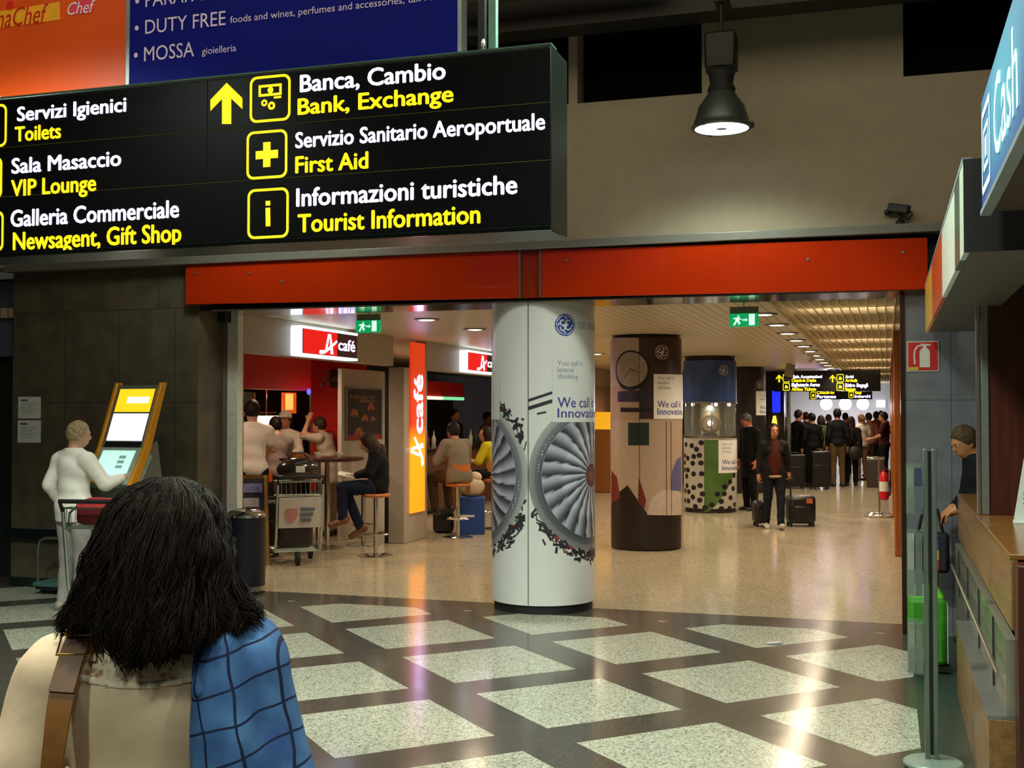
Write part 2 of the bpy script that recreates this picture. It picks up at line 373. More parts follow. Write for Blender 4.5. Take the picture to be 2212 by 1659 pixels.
# orange fascia, its grey ledge and soffit
xf0 = on_y(400, 620, 9.5)[0]; xfm0, xfm1 = on_y(1124, 600, 9.5)[0], on_y(1166, 600, 9.5)[0]; xf1 = on_y(2004, 570, 9.5)[0]
fa = thing('orange_fascia', 'long glossy orange fascia band over the passage opening', 'fascia', ((xf0+xf1)/2, 9.5, 2.68))
zt0, zb0 = on_y(400, 572, 9.5)[2], on_y(400, 658, 9.5)[2]; zt1, zb1 = on_y(1124, 541, 9.5)[2], on_y(1124, 644, 9.5)[2]
zt2, zb2 = on_y(2003, 513, 9.5)[2], on_y(2003, 625, 9.5)[2]
zl = lambda px: (zb1+(zb2-zb1)*(px-1124)/(2003-1124), zt1+(zt2-zt1)*(px-1124)/(2003-1124))
def slab(xa_, za, ta, xb_, zb_, tb, y0=9.5, th=.09):
    return MB().prism([(xa_, y0, za), (xb_, y0, zb_), (xb_, y0, tb), (xa_, y0, ta)], (0, th, 0))
slab(xf0, zb0, zt0, xfm0-.012, zb1, zt1).build('fascia_panel', M_ORANGE, fa, bevel=.004)
b, t = zl(1166); b2, t2 = zl(2003)
slab(xfm1+.012, b, t, xf1, b2, t2).build('fascia_panel', M_ORANGE, fa, bevel=.004)
slab(xfm0+.008, zb1-.0, zt1, xfm1-.008, b, t, 9.515, .07).build('fascia_post', mat('orange_fascia_dark', '#8d2c10', .2, coat=.4), fa)
for x in (xfm0-.004, xfm1+.004): MB().box((x-.007, 9.493, zb1), (x+.007, 9.56, zt1)).build('joint_strip', M_GREYM, fa)
for px, py in ((425, 590), (540, 590), (610, 608), (1745, 560), (1224, 563), (1950, 545)):
    p = on_y(px, py, 9.5); MB().cyl((p[0], 9.499, p[2]), (p[0], 9.492, p[2]), .012, 12).build('bolt', M_GREYM, fa)
struct('trim_ledge', MB().box((xa, 9.46, 3.085), (2.5, 9.72, 3.155)), mat('ledge_metal', '#8b8a80', .3, .45, var=.06), bevel=.005)
struct('trim_soffit', MB().box((xj+.14, 9.52, 2.645), (XR-.04, 10.1, 2.66)), mat('soffit_metal', '#a39a88', .12, .9, var=.04))
struct('wall_lintel', MB().box((xb, 9.63, 2.665), (1.2, 10.05, 3.08)), M_DARK)
# upper wall with dark window openings
zw = (on_y(1400, 202, YW)[2] + on_y(2050, 167, YW)[2])/2
struct('wall_upper', MB().box((-16, YW, 3.15), (9, YW+.3, zw)), M_BEIGE)
openx = [(on_y(930, 150, YW)[0], on_y(1228, 150, YW)[0]), (on_y(1247, 150, YW)[0], on_y(1516, 150, YW)[0]), (on_y(1951, 100, YW)[0], 2.6)]
xs = [-16]; 
for a_, b_ in openx: xs += [a_, b_]
xs.append(9)
for k in range(0, len(xs), 2): struct('wall_upper_pier_%d' % (k//2+1), MB().box((xs[k], YW, zw), (xs[k+1], YW+.3, 6.9)), M_BEIGE)
M_DGLASS = mat('dark_window_glass', '#030303', .7, spec=.1)
for k, (a_, b_) in enumerate(openx): struct('window_%d' % (k+1), MB().box((a_, YW+.22, zw), (b_, YW+.28, 6.9)), M_DGLASS)
# steel roof beam and brown pipes below the dark roof
struct('trim_roof_beam', MB().box((-7.5, 9.02, 4.80), (6, 9.3, 5.25)), mat('roof_beam', '#2a2721', .5, .3))
pp = MB()
for (y, z, r) in ((8.75, 5.02, .07), (8.7, 5.24, .06), (8.75, 5.46, .06)):
    pp = MB().cyl((-7.5, y, z), (-1.6, y, z), r, 12)
    pp.build('ceiling_pipe', mat('brown_pipe', '#4a3422', .5, .3), cat='pipe', label='brown service pipe running along under the dark roof above the window openings', group='brown roof pipes')
# blue grey panel past the end of the dark wall
pb = on_y(0, 770, 9.95)
MB().box((-10.6, 9.95, pb[2]), (on_y(27, 700, 9.95)[0], 10.05, 3.06)).build('wall_panel_left', mat('blue_grey_panel', '#59657a', .5), kind='structure')
# bumper rail along the dark wall
rl = MB(); zr = on_y(110, 1155, 9.5)[2]
rl.box((xa, 9.52, zr-.045), (xb-.5, 9.56, zr+.045)); rl.box((xa, 9.56, zr-.02), (xb-.5, 9.6, zr+.02))
rl.build('bumper_rail', mat('rail_dark', '#12201f', .3, .3), bevel=.008, cat='rail', label='dark bumper rail along the foot of the dark stone wall')

# ================================================================= BIG BLACK DIRECTION SIGN
YS = on_y(1190, 300, 1.0)*0; YS = 4.82
S = lambda px, py: on_y(px, py, YS-.004)
sg = thing('direction_sign', 'large black hanging sign with white and yellow lettering and pictograms', 'sign', (S(600, 300)[0], YS+.13, S(1190, 300)[2]))
xs0 = S(-420, 300)[0]; xs1 = S(1190, 300)[0]; xe = on_x(1224, 300, xs1)  # rear corner
TH_S = .27; zt = (S(0, 218)[2]*0 + S(1190, 95)[2]); zb = S(1190, 497)[2]
MB().box((xs0, YS, zb), (xs1, YS+TH_S, zt)).build('cabinet', M_DKGREEN, sg, bevel=.006)
rows = [zt-.012, S(1190, 220)[2], S(1190, 345)[2], S(1190, 486)[2]]
xc = S(447, 380)[0]
for a_, b_ in ((xs0+.01, xc-.003), (xc+.003, xs1-.004)):
    for k in range(3):
        MB().box((a_, YS-.003, rows[k+1]+.004), (b_, YS+.002, rows[k]-.004)).build('panel', M_SIGNBK, sg)
for z in rows[1:3]: MB().box((xs0, YS-.0035, z-.0018), (xs1-.004, YS+.001, z+.0018)).build('joint_strip', mat('yellow_edge', '#4a4a10', .4), sg)
MB().box((xs0, YS-.012, zb), (xs1, YS+.01, zb+.018)).build('bottom_rail', mat('sign_rail', '#141a18', .2, .5), sg)
MB().box((xs0, YS+.0, zt), (xs1, YS+.09, zt+.008)).build('top_edge', mat('sign_top_edge', '#5c8571', .3, .3), sg)
TEXTS = [('Banca, Cambio', (648, 199), 963, 36, 0), ('Bank, Exchange', (643, 248), 980, 34, 1), ('Servizio Sanitario Aeroportuale', (638, 320), 1178, 33, 0),
         ('First Aid', (638, 374), 796, 35, 1), ('Informazioni turistiche', (640, 446), 1118, 38, 0), ('Tourist Information', (643, 502), 1038, 38, 1),
         ('Servizi Igienici', (37, 262), 273, 30, 0), ('Toilets', (32, 306), 132, 31, 1), ('Sala Masaccio', (25, 375), 262, 32, 0), ('VIP Lounge', (24, 424), 208, 34, 1),
         ('Galleria Commerciale', (23, 490), 387, 35, 0), ('Newsagent, Gift Shop', (28, 540), 392, 37, 1)]
for s_, (px, py), pr, cap, yl in TEXTS:
    p = S(px, py); q = S(pr, py); d = (p-CP)@FWD
    m = MB(); text_on(m, s_, (p[0], YS-.006, p[2]), UX, UZ, q[0]-p[0], cap*d/F_PX, bold=.026)
    m.build('lettering', M_GLOWY if yl else M_GLOWW, sg)
def rrect(cx, cz, w, h, r, n=5):
    out = []
    for (sx, sz, a0) in ((1, 1, 0), (-1, 1, 90), (-1, -1, 180), (1, -1, 270)):
        for k in range(n+1):
            a = math.radians(a0+90*k/n); out.append((cx+sx*(w/2-r)+r*math.cos(a), cz+sz*(h/2-r)+r*math.sin(a)))
    return out
def ring(mb, outer, inner, y):
    n = len(outer); return mb.add([(x, y, z) for x, z in outer]+[(x, y, z) for x, z in inner], [(i, (i+1) % n, n+(i+1) % n, n+i) for i in range(n)])
def icon_frame(cx, cz, w, h, y=YS-.006, t=.012, parent=None):
    m = MB(); ring(m, rrect(cx, cz, w, h, .035), rrect(cx, cz, w-2*t, h-2*t, .026), y); return m
def flat(mb, pts, y): return mb.poly([(x, y, z) for x, z in pts])
def disc(cx, cz, r, n=20): return [(cx+r*math.cos(2*PI*k/n), cz+r*math.sin(2*PI*k/n)) for k in range(n)]
yi = YS-.006
def frame_px(l, t_, r, b_):
    p, q = S(l, (t_+b_)/2), S(r, (t_+b_)/2); zt_, zb_ = S((l+r)/2, t_)[2], S((l+r)/2, b_)[2]
    return (p[0]+q[0])/2, (zt_+zb_)/2, q[0]-p[0], zt_-zb_
for k, fr in enumerate(((540, 163, 628, 263), (533, 282, 621, 386), (535, 407, 624, 515), (-75, 228, 15, 320), (-85, 342, 5, 432), (-85, 458, 8, 545))):
    cx, cz, w, h = frame_px(*fr)
    m = icon_frame(cx, cz, w, h); 
    if k == 0:   # banknote and coins
        ring(m, [(cx-.06, cz+.012), (cx+.06, cz+.012), (cx+.06, cz+.066), (cx-.06, cz+.066)], [(cx-.048, cz+.024), (cx+.048, cz+.024), (cx+.048, cz+.054), (cx-.048, cz+.054)], yi)
        flat(m, disc(cx+.002, cz+.039, .015), yi)
        for dx, dz, r in ((-.03, -.018, .016), (.008, -.034, .019)):
            ring(m, disc(cx+dx, cz+dz, r), disc(cx+dx, cz+dz, r*.4), yi)
        flat(m, [(cx+.02, cz-.002), (cx+.058, cz-.002), (cx+.058, cz+.008), (cx+.02, cz+.008)], yi)
    elif k == 1:
        a_, b_ = .019, .058
        flat(m, [(cx-a_, cz-b_), (cx+a_, cz-b_), (cx+a_, cz-a_), (cx+b_, cz-a_), (cx+b_, cz+a_), (cx+a_, cz+a_), (cx+a_, cz+b_), (cx-a_, cz+b_), (cx-a_, cz+a_), (cx-b_, cz+a_), (cx-b_, cz-a_), (cx-a_, cz-a_)], yi)
    elif k == 2:
        flat(m, [(cx-.011, cz-.06), (cx+.013, cz-.06), (cx+.011, cz+.026), (cx-.013, cz+.026)], yi); flat(m, [(cx-.012, cz+.036), (cx+.012, cz+.036), (cx+.011, cz+.058), (cx-.013, cz+.058)], yi)
    elif k == 3:   # two standing figures
        for dx in (-.03, .032):
            flat(m, disc(cx+dx, cz+.05, .013), yi); flat(m, [(cx+dx-.012, cz-.06), (cx+dx+.012, cz-.06), (cx+dx+.024, cz+.03), (cx+dx-.024, cz+.03)], yi)
    elif k == 4: flat(m, [(cx-.05, cz-.03), (cx+.05, cz-.03), (cx+.05, cz-.01), (cx-.02, cz-.01), (cx-.035, cz+.05), (cx-.05, cz+.05)], yi)
    else: flat(m, [(cx-.045, cz-.045), (cx+.045, cz-.045), (cx+.035, cz+.02), (cx-.035, cz+.02)], yi)
    m.build('pictogram', M_GLOWY, sg)
def spx(px, py): p = S(px, py); return (p[0], p[2])
m = MB(); flat(m, [spx(*q) for q in ((490, 179), (524, 212), (524, 236), (500, 213), (500, 268), (480, 268), (480, 214), (455, 240), (455, 216))], yi); m.build('arrow', M_GLOWY, sg)
# hangers
hp = on_y(1066, 60, YS+.14); M_HANG = mat('green_hanger', '#7fa394', .25, .5)
MB().box((hp[0]-.017, YS+.12, zt), (hp[0]+.017, YS+.155, 5.3)).build('hanger', M_HANG, sg)
hp = on_y(1033, 60, YS+.14); MB().box((hp[0]-.016, YS+.18, zt), (hp[0]+.016, YS+.21, 5.3)).build('hanger', M_BLACK, sg)
hp = on_y(1044, 92, YS+.05); MB().lathe([(.008, 0), (.008, .03), (.012, .032), (.012, .045), (.005, .06)], (hp[0], YS+.05, zt+.008), 12).build('bolt', M_STEEL, sg)

# ================================================================= BLUE AND ORANGE DIRECTORY BOARD
YD = 6.3; Dp = lambda px, py: on_y(px, py, YD-.004)
db = thing('directory_board', 'big shop directory board half dark blue half orange, hung above the black sign', 'sign', (Dp(500, 100)[0], YD, 3.3))
xd1 = Dp(993, 60)[0]; xds = Dp(276, 100)[0]; zd0 = 3.24
MB().box((xds+.012, YD, zd0), (xd1-.012, YD+.08, 5.2)).build('blue_panel', mat('directory_blue', '#0c1260', .6, var=.08, scale=3, emit=.30, spec=.08), db)
MB().box((-6.6, YD, zd0), (xds-.012, YD+.08, 5.2)).build('orange_panel', mat('directory_orange', '#c8480a', .45, var=.06, scale=3, emit=.22), db)
M_TRIM = mat('board_trim', '#9fb0b5', .3, .3)
for x in (xds, xd1): MB().box((x-.012, YD-.006, zd0), (x+.012, YD+.085, 5.2)).build('edge_trim', M_TRIM, db)
M_DTXT = mat('directory_letter', '#c2b3bd', .5, emit=.25)
for s_, (px, py), pr, cap in (('\u2022 PARAFARMACIA', (292, 18), 570, 30), ('\u2022 DUTY FREE', (291, 76), 487, 30), ('foods and wines, perfumes and accessories, tax refund', (497, 50), 975, 15),
                              ('\u2022 MOSSA', (289, 135), 419, 31), ('gioielleria', (436, 118), 510, 15)):
    p = Dp(px, py); q = Dp(pr, py); d = (p-CP)@FWD
    m = MB(); text_on(m, s_, (p[0], YD-.004, p[2]), UX, UZ, q[0]-p[0], cap*d/F_PX); m.build('lettering', M_DTXT, db)
# the two shop logos on the orange half
def dpx(px, py): p = Dp(px, py); return (p[0], p[2])
m = MB(); flat(m, [dpx(-40, 30), dpx(128, 4), dpx(130, 42), dpx(-40, 66)], YD-.003); m.build('logo_ground', mat('logo_yellow', '#dd9a1c', .5, emit=.2), db)
p = Dp(0, 60); q = Dp(104, 48); d = (p-CP)@FWD
m = MB(); text_on(m, 'naChef', (p[0]-.03, YD-.006, p[2]), UX, UZ, q[0]-p[0]+.03, 40*d/F_PX, shear=.3); m.build('lettering', mat('logo_red', '#b8140c', .5, emit=.15), db)
m = MB(); flat(m, disc(*dpx(22, 12), .03), YD-.007); m.build('logo_fruit', mat('logo_fruit_red', '#d2200f', .5, emit=.15), db)
m = MB(); flat(m, [(x, z) for x, z in rrect(*dpx(178, 15), .17, .085, .03)], YD-.003); m.build('logo_ground', mat('logo_pink', '#d63a55', .5, emit=.15), db)
p = Dp(146, 33); q = Dp(206, 27)
m = MB(); text_on(m, 'Chef', (p[0], YD-.006, p[2]), UX, UZ, q[0]-p[0], 26*d/F_PX, shear=.3); m.build('lettering', mat('logo_pale', '#dcd6d6', .5, emit=.15), db)
m = MB(); flat(m, disc(*dpx(-14, 222), .07), YD-.005); m.build('logo_disc', M_WHITE, db)

# ================================================================= HIGH BAY LAMP, CCTV CAMERA
lp = thing('high_bay_lamp', 'dark industrial bell lamp glowing cold white, hung before the beige upper wall', 'lamp', LAMP_POS)
lx, ly, lz = LAMP_POS
MB().lathe([(.225, 0), (.232, .012), (.215, .03), (.205, .06), (.17, .17), (.115, .245), (.10, .27)], LAMP_POS, 36).build('reflector', mat('lamp_shade_grey', '#5a6560', .35, .6), lp)
MB().lathe([(0.001, .006), (.12, -.012), (.2, .0), (.215, .02)], LAMP_POS, 36).build('glass', M_LAMP, lp)
MB().lathe([(.10, .27), (.105, .30), (.085, .34), (.10, .42), (.12, .44)], LAMP_POS, 28).build('collar', M_DARK, lp)
MB().box((lx-.115, ly-.1, lz+.44), (lx+.115, ly+.1, lz+.72)).build('ballast_box', mat('ballast', '#171a18', .45, .2), lp, bevel=.02)
MB().cyl((lx, ly, lz+.72), (lx, ly, lz+1.0), .012, 10).build('rod', M_DARK, lp)
MB().box((lx-.05, ly-.04, lz+.96), (lx+.05, ly+.17, lz+1.0)).build('bracket', M_DARK, lp)
for a in (0, 2.1, 4.2): MB().box((lx+.225*math.cos(a)-.015, ly+.225*math.sin(a)-.015, lz-.005), (lx+.225*math.cos(a)+.015, ly+.225*math.sin(a)+.015, lz+.035)).build('clip', M_DARK, lp)
cc = on_y(1945, 478, 9.58); cv = thing('security_camera', 'small black security camera on the ledge of the beige upper wall', 'camera', (cc[0], 9.56, 3.155))
cx, cy, cz = cc[0], 9.56, 3.155
MB().lathe([(.035, 0), (.035, .03), (.02, .045), (.012, .05), (.012, .1)], (cx, cy, cz), 18).build('foot', M_BLACK, cv)
MB().obox((cx-.01, cy-.02, cz+.13), (.075, -.03, -.018), (.012, .03, 0), (.008, 0, .032)).build('body', M_BLACK, cv, bevel=.008)
MB().cyl((cx-.075, cy+.005, cz+.115), (cx-.11, cy+.02, cz+.107), .022, 16).build('lens', M_BLACK, cv)
MB().tube([(cx+.06, cy-.03, cz+.12), (cx+.09, cy-.01, cz+.08), (cx+.05, cy, cz+.04)], .006, 8).build('cable', M_DARK, cv)
# loudspeaker by the left end of the fascia
p = on_y(476, 682, 9.95); MB().box((p[0]-.075, 9.93, p[2]-.065), (p[0]+.075, 10.03, p[2]+.065)).build('loudspeaker', M_BLACK, bevel=.01, cat='speaker', label='small black loudspeaker box on the stone pillar under the orange fascia')

# ================================================================= DOWNLIGHTS AND EXIT SIGNS
def downlight(x, y, lab, grp):
    t = thing('downlight', lab, 'light', (x, y, ZC), 0, grp)
    MB().lathe([(.085, -.014), (.13, -.014), (.135, -.004), (.135, .0)], (x, y, ZC), 28).build('rim', M_GREYM, t)
    MB().lathe([(.001, -.02), (.05, -.019), (.088, -.013)], (x, y, ZC), 24).build('glass', M_DOWN, t)
    return t
d0 = downlight(*ROW_A[0], 'round glowing downlight in the row beside the ceiling grid', 'downlights beside the ceiling grid')
for x, y in ROW_A[1:]: dup(d0, (x, y, ZC))
d0 = downlight(*ROW_B[0], 'round glowing downlight in the ceiling near the bar front', 'downlights near the bar front')
for x, y in ROW_B[1:]: dup(d0, (x, y, ZC))
M_EXIT = mat('exit_green', '#0aa35e', .4, emit=.75, var=.03); M_EXITW = mat('exit_white', '#d8ffea', .4, emit=1.0)
def exit_sign(px0, py0, px1, py1, Y, lab):
    a = on_y(px0, py1, Y); b = on_y(px1, py0, Y); t = thing('exit_sign', lab, 'sign', ((a[0]+b[0])/2, Y+.02, a[2]))
    w = b[0]-a[0]; h = b[2]-a[2]; cx = (a[0]+b[0])/2
    MB().box((a[0], Y, a[2]), (b[0], Y+.04, b[2])).build('light_box', M_EXIT, t, bevel=.004)
    MB().box((cx-w*.48, Y+.015, b[2]), (cx+w*.5, Y+.025, b[2]+.06)).build('mounting_plate', mat('exit_plate', '#6d6a58', .3), t)
    MB().cyl((cx, Y+.02, b[2]+.06), (cx, Y+.02, ZC), .006, 8).build('rod', M_GREYM, t)
    y = Y-.003; P = lambda u, v: (a[0]+u*w, a[2]+v*h)
    m = MB(); flat(m, [P(.68, .1), P(.88, .1), P(.88, .94), P(.68, .94)], y); m.build('door_symbol', M_EXITW, t)
    m = MB(); flat(m, [P(.45, .45), P(.56, .45), P(.56, .36), P(.64, .5), P(.56, .64), P(.56, .55), P(.45, .55)], y); m.build('arrow', M_EXITW, t)
    m = MB(); flat(m, disc(*P(.32, .78), h*.07), y); flat(m, [P(.24, .68), P(.36, .68), P(.34, .42), P(.22, .42)], y)
    flat(m, [P(.22, .44), P(.29, .44), P(.2, .1), P(.13, .14)], y); flat(m, [P(.29, .44), P(.34, .44), P(.40, .28), P(.33, .12), P(.30, .3)], y)
    flat(m, [P(.14, .64), P(.26, .7), P(.24, .6), P(.15, .55)], y); flat(m, [P(.35, .68), P(.43, .55), P(.4, .5), P(.33, .6)], y)
    m.build('running_figure', M_EXITW, t); return t
exit_sign(768, 691, 820, 719, 10.4, 'green running man exit sign in front of the first red bar sign')
exit_sign(1575, 676, 1638, 706, 10.4, 'green running man exit sign beside the row of ceiling downlights')
# ================================================================= ADVERTISING COLUMNS
CR = .455
class Wrap:
    """flat print shapes in (arc length, height) wrapped on a column's shell"""
    def __init__(s, cx, cy, R=CR):
        s.c = np.array([cx, cy]); s.R = R; t = -s.c/np.linalg.norm(s.c); s.t = t; s.r = np.array([-t[1], t[0]])
    def at(s, px, py):
        d = ray(px, py); a = d[:2]@d[:2]; b = -2*(d[:2]@s.c); c_ = s.c@s.c-s.R**2; q = b*b-4*a*c_
        k = (-b-math.sqrt(max(q, 0)))/(2*a); p = d*k; n = (p[:2]-s.c)/s.R
        return s.R*math.atan2(n@s.r, n@s.t), CAM_Z+p[2]
    def pt(s, u, z, off):
        a = u/s.R; n = math.cos(a)*s.t+math.sin(a)*s.r; p = s.c+n*(s.R+off); return (p[0], p[1], z)
    def mesh(s, V, Fs, off, cols=None, cut=.035):
        bm = bmesh.new(); cl = bm.verts.layers.float_color.new('tint') if cols is not None else None
        vs = [bm.verts.new((x, y, 0)) for x, y in V]
        if cl is not None:
            for v, c in zip(vs, cols): v[cl] = tuple(c)+(1,)
        for f in Fs:
            try: bm.faces.new([vs[i] for i in f])
            except ValueError: pass
        if cut:
            us = [p[0] for p in V]; k = math.floor(min(us)/cut)+1
            while k*cut < max(us):
                bmesh.ops.bisect_plane(bm, geom=bm.verts[:]+bm.edges[:]+bm.faces[:], plane_co=(k*cut, 0, 0), plane_no=(1, 0, 0)); k += 1
        bm.verts.index_update(); m = MB()
        m.add([s.pt(v.co.x, v.co.y, off) for v in bm.verts], [tuple(v.index for v in f.verts) for f in bm.faces])
        if cl is not None: m.col = [tuple(v[cl]) for v in bm.verts]
        bm.free(); return m
    def poly(s, pts, off): return s.mesh(pts, [tuple(range(len(pts)))], off)
    def multi(s, polys, off):
        V = []; Fs = []
        for p in polys: n = len(V); V += list(p); Fs.append(tuple(range(n, n+len(p))))
        return s.mesh(V, Fs, off)
    def text(s, st, u, z, width, cap, off, bold=0.0, shear=0.0):
        V, Fs = glyphs(st, 0, shear)
        if bold: n = len(V); Fs = [tuple(i+k*n for i in f) for k in range(3) for f in Fs]; V = np.concatenate([V, V+np.array((bold, 0)), V+np.array((-bold, 0))])
        x0, x1 = V[:, 0].min(), V[:, 0].max(); sy = cap/CAPH; sx = sy if width is None else width/(x1-x0)
        return s.mesh([(u+(x-x0)*sx, z+y*sy) for x, y in V], Fs, off)
def col_mat(nm):
    m = raw_mat(nm); nt = m.node_tree; N, L, b = nodes_of(m); a = N.new('ShaderNodeAttribute'); a.attribute_name = 'tint'
    L.new(a.outputs['Color'], b.inputs['Base Color']); b.inputs['Roughness'].default_value = .3; b.inputs['Coat Weight'].default_value = .2; return m
M_TINT = col_mat('print_ink')
M_POSTER = mat('poster_white', '#e4e5e3', .3, coat=.15, var=.02); M_GEBLUE = mat('emblem_blue', '#2b44a0', .4); M_TXTBLUE = mat('headline_blue', '#3b3f9a', .5)
M_TXTGREY = mat('headline_grey', '#8e8fa6', .5); M_PALE = mat('emblem_pale', '#cfc8cd', .5)
def adv_column(cx, cy, label, zt, shell, name='advertising_column'):
    t = thing(name, label, 'column', (cx, cy, 0)); w = Wrap(cx, cy)
    MB().lathe([(CR-.022, 0), (CR-.022, .075)], (cx, cy, 0), 64).build('plinth', M_DARK, t)
    MB().lathe([(CR, .075), (CR, zt)], (cx, cy, 0), 96).build('shell', shell, t)
    MB().lathe([(CR-.03, zt), (CR-.03, ZC-.012)], (cx, cy, 0), 64).build('neck', M_BLACK, t)
    return t, w
def stripe(w, pts_px, off): return w.poly([w.at(*p) for p in pts_px], off)
def swirl(w, u, z, r, off):
    """round script monogram: ring, four scrolls and two looped letters"""
    polys = []
    def ribbon(pts, wd):
        for a, b in zip(pts[:-1], pts[1:]):
            a, b = np.array(a), np.array(b); d = b-a; l = np.linalg.norm(d)+1e-9; n = np.array([-d[1], d[0]])/l*wd; e = d/l*wd*.5
            polys.append([tuple(a-e+n), tuple(a-e-n), tuple(b+e-n), tuple(b+e+n)])
    arc = lambda cx, cz, rr, a0, a1, n=14: [(u+r*(cx+rr*math.cos(math.radians(a0+(a1-a0)*k/n))), z+r*(cz+rr*math.sin(math.radians(a0+(a1-a0)*k/n)))) for k in range(n+1)]
    for k in range(4): ribbon(arc(0, 0, .86, 90*k+12, 90*k+70), r*.045)
    for k in range(4):
        a = math.radians(90*k+82); ribbon(arc(.74*math.cos(a), .74*math.sin(a), .13, 90*k+60, 90*k+320, 8), r*.04)
    ribbon(arc(-.25, .2, .24, 60, 340), r*.055); ribbon(arc(-.27, -.28, .22, 90, -200), r*.055); ribbon([(u-r*.03, z+r*.12), (u-r*.06, z-r*.32)], r*.055)
    ribbon(arc(.28, .24, .2, 20, 270), r*.055); ribbon(arc(.28, -.18, .25, 90, 340), r*.055); ribbon([(u+r*.05, z-r*.2), (u+r*.2, z+r*.04)], r*.05)
    return w.multi(polys, off)

# --- first column: white, with two jet engine fans
t1, w1 = adv_column(-2.9, 10.0, 'white round advertising column with a jet engine fan print, nearest under the orange fascia', 2.66, M_POSTER)
uL, _ = w1.at(1141, 900); zc = w1.at(1200, 1030)[1]; RR = .655
ucr = uL+RR; ucl = uL-RR
MB().add([w1.pt(uL+e, z, .002) for e in (-.003, .003) for z in (.08, 2.655)], [(0, 1, 3, 2)]).build('seam', M_BLACK, t1)
E_END = [(k, k) for k in ()]
def fan(uc, lo_u, hi_u):
    def clip(u): return min(max(u, lo_u), hi_u)
    # outer ring (grey nacelle lip), dark inner ring
    for (r0, r1, c0, c1, off) in ((.60, .655, (.42, .43, .45), (.60, .61, .62), .001), (.54, .60, (.16, .17, .2), (.30, .31, .36), .001)):
        V = []; C_ = []; n = 120
        for k in range(n+1):
            a = 2*PI*k/n
            for r, c in ((r0, c0), (r1, c1)):
                V.append((clip(uc+r*math.cos(a)), zc+r*math.sin(a)))
                sh = .72+.28*math.sin(a+.6); C_.append(tuple(q*sh for q in c))
        Fs = [(2*k, 2*k+1, 2*k+3, 2*k+2) for k in range(n)]
        m = MB(); m.add([w1.pt(u, z, off) for u, z in V], Fs); m.col = [c+(1,) for c in C_]; m.build('ring_print', M_TINT, t1)
    NB = 23; V = []; C_ = []; Fs = []
    for b in range(NB):
        a0 = 2*PI*b/NB; da = 2*PI/NB; base = len(V); na, nr = 8, 9
        for i in range(nr+1):
            f = i/nr; r = .095+(.538-.095)*f; tw = .16*f
            for j in range(na+1):
                g = j/na; a = a0+da*g+tw
                br = np.interp(g, [0, .08, .35, .6, .85, 1], [.50, .62, .42, .17, .05, .04])*(1.0 if f < .62 else .72)*(.75+.25*min(1, f*3))
                V.append((clip(uc+r*math.cos(a)), zc+r*math.sin(a))); C_.append((br*1.25, br*1.28, br*1.55))
        for i in range(nr):
            for j in range(na): q = base+i*(na+1)+j; Fs.append((q, q+1, q+na+2, q+na+1))
    m = MB(); m.add([w1.pt(u, z, .0015) for u, z in V], Fs); m.col = [c+(1,) for c in C_]; m.build('fan_blade_print', M_TINT, t1)
    V = []; C_ = []; Fs = []; n = 40
    for i, r in enumerate((.001, .05, .10)):
        for k in range(n): a = 2*PI*k/n; V.append((clip(uc+r*math.cos(a)), zc+r*math.sin(a))); C_.append(((.30, .12, .10), (.22, .09, .08), (.09, .05, .05))[i])
    for i in range(2): Fs += [(i*n+k, i*n+(k+1) % n, (i+1)*n+(k+1) % n, (i+1)*n+k) for k in range(n)]
    m = MB(); m.add([w1.pt(u, z, .002) for u, z in V], Fs); m.col = [c+(1,) for c in C_]; m.build('hub_print', M_TINT, t1)
fan(ucr, uL+.002, uL+1.42); fan(ucl, uL-1.42, uL-.002)
# pipework drawn round the engines
def pipework(uc, arcs, seed):
    r_ = random.Random(seed); polys = []; red = []
    for a0, a1 in arcs:
        for k in range(int((a1-a0)*1.1)):
            a = math.radians(r_.uniform(a0, a1)); r = .655+abs(r_.gauss(.03, .035)); x, z = uc+r*math.cos(a), zc+r*math.sin(a)
            l = r_.uniform(.012, .05); wd = r_.uniform(.004, .012); th = a+PI/2+r_.gauss(0, .7)
            d = np.array([math.cos(th), math.sin(th)])*l; n = np.array([-math.sin(th), math.cos(th)])*wd; p = np.array([x, z])
            q = [tuple(p-d-n), tuple(p+d-n), tuple(p+d+n), tuple(p-d+n)]
            if (uc > uL) == all(v[0] > uL+.003 for v in q) and (uc > uL or all(v[0] < uL-.003 for v in q)): (red if r_.random() < .04 else polys).append(q)
    w1.multi(polys, .0025).build('pipe_print', mat('pipe_ink', '#2c2c33', .5), t1)
    if red: w1.multi(red, .003).build('pipe_print', mat('pipe_red', '#a3252a', .5), t1)
pipework(ucr, [(200, 285), (262, 300)], 3); pipework(ucl, [(-75, -18), (-62, -30), (22, 62)], 5)
w1.multi([[w1.at(*p) for p in q] for q in ([(1142, 862), (1193, 845), (1193, 851), (1142, 868)], [(1142, 878), (1193, 862), (1193, 870), (1142, 886)], [(1160, 892), (1180, 888), (1180, 892), (1160, 896)])], .0018).build('strut_print', mat('pipe_ink', '#2c2c33', .5), t1)
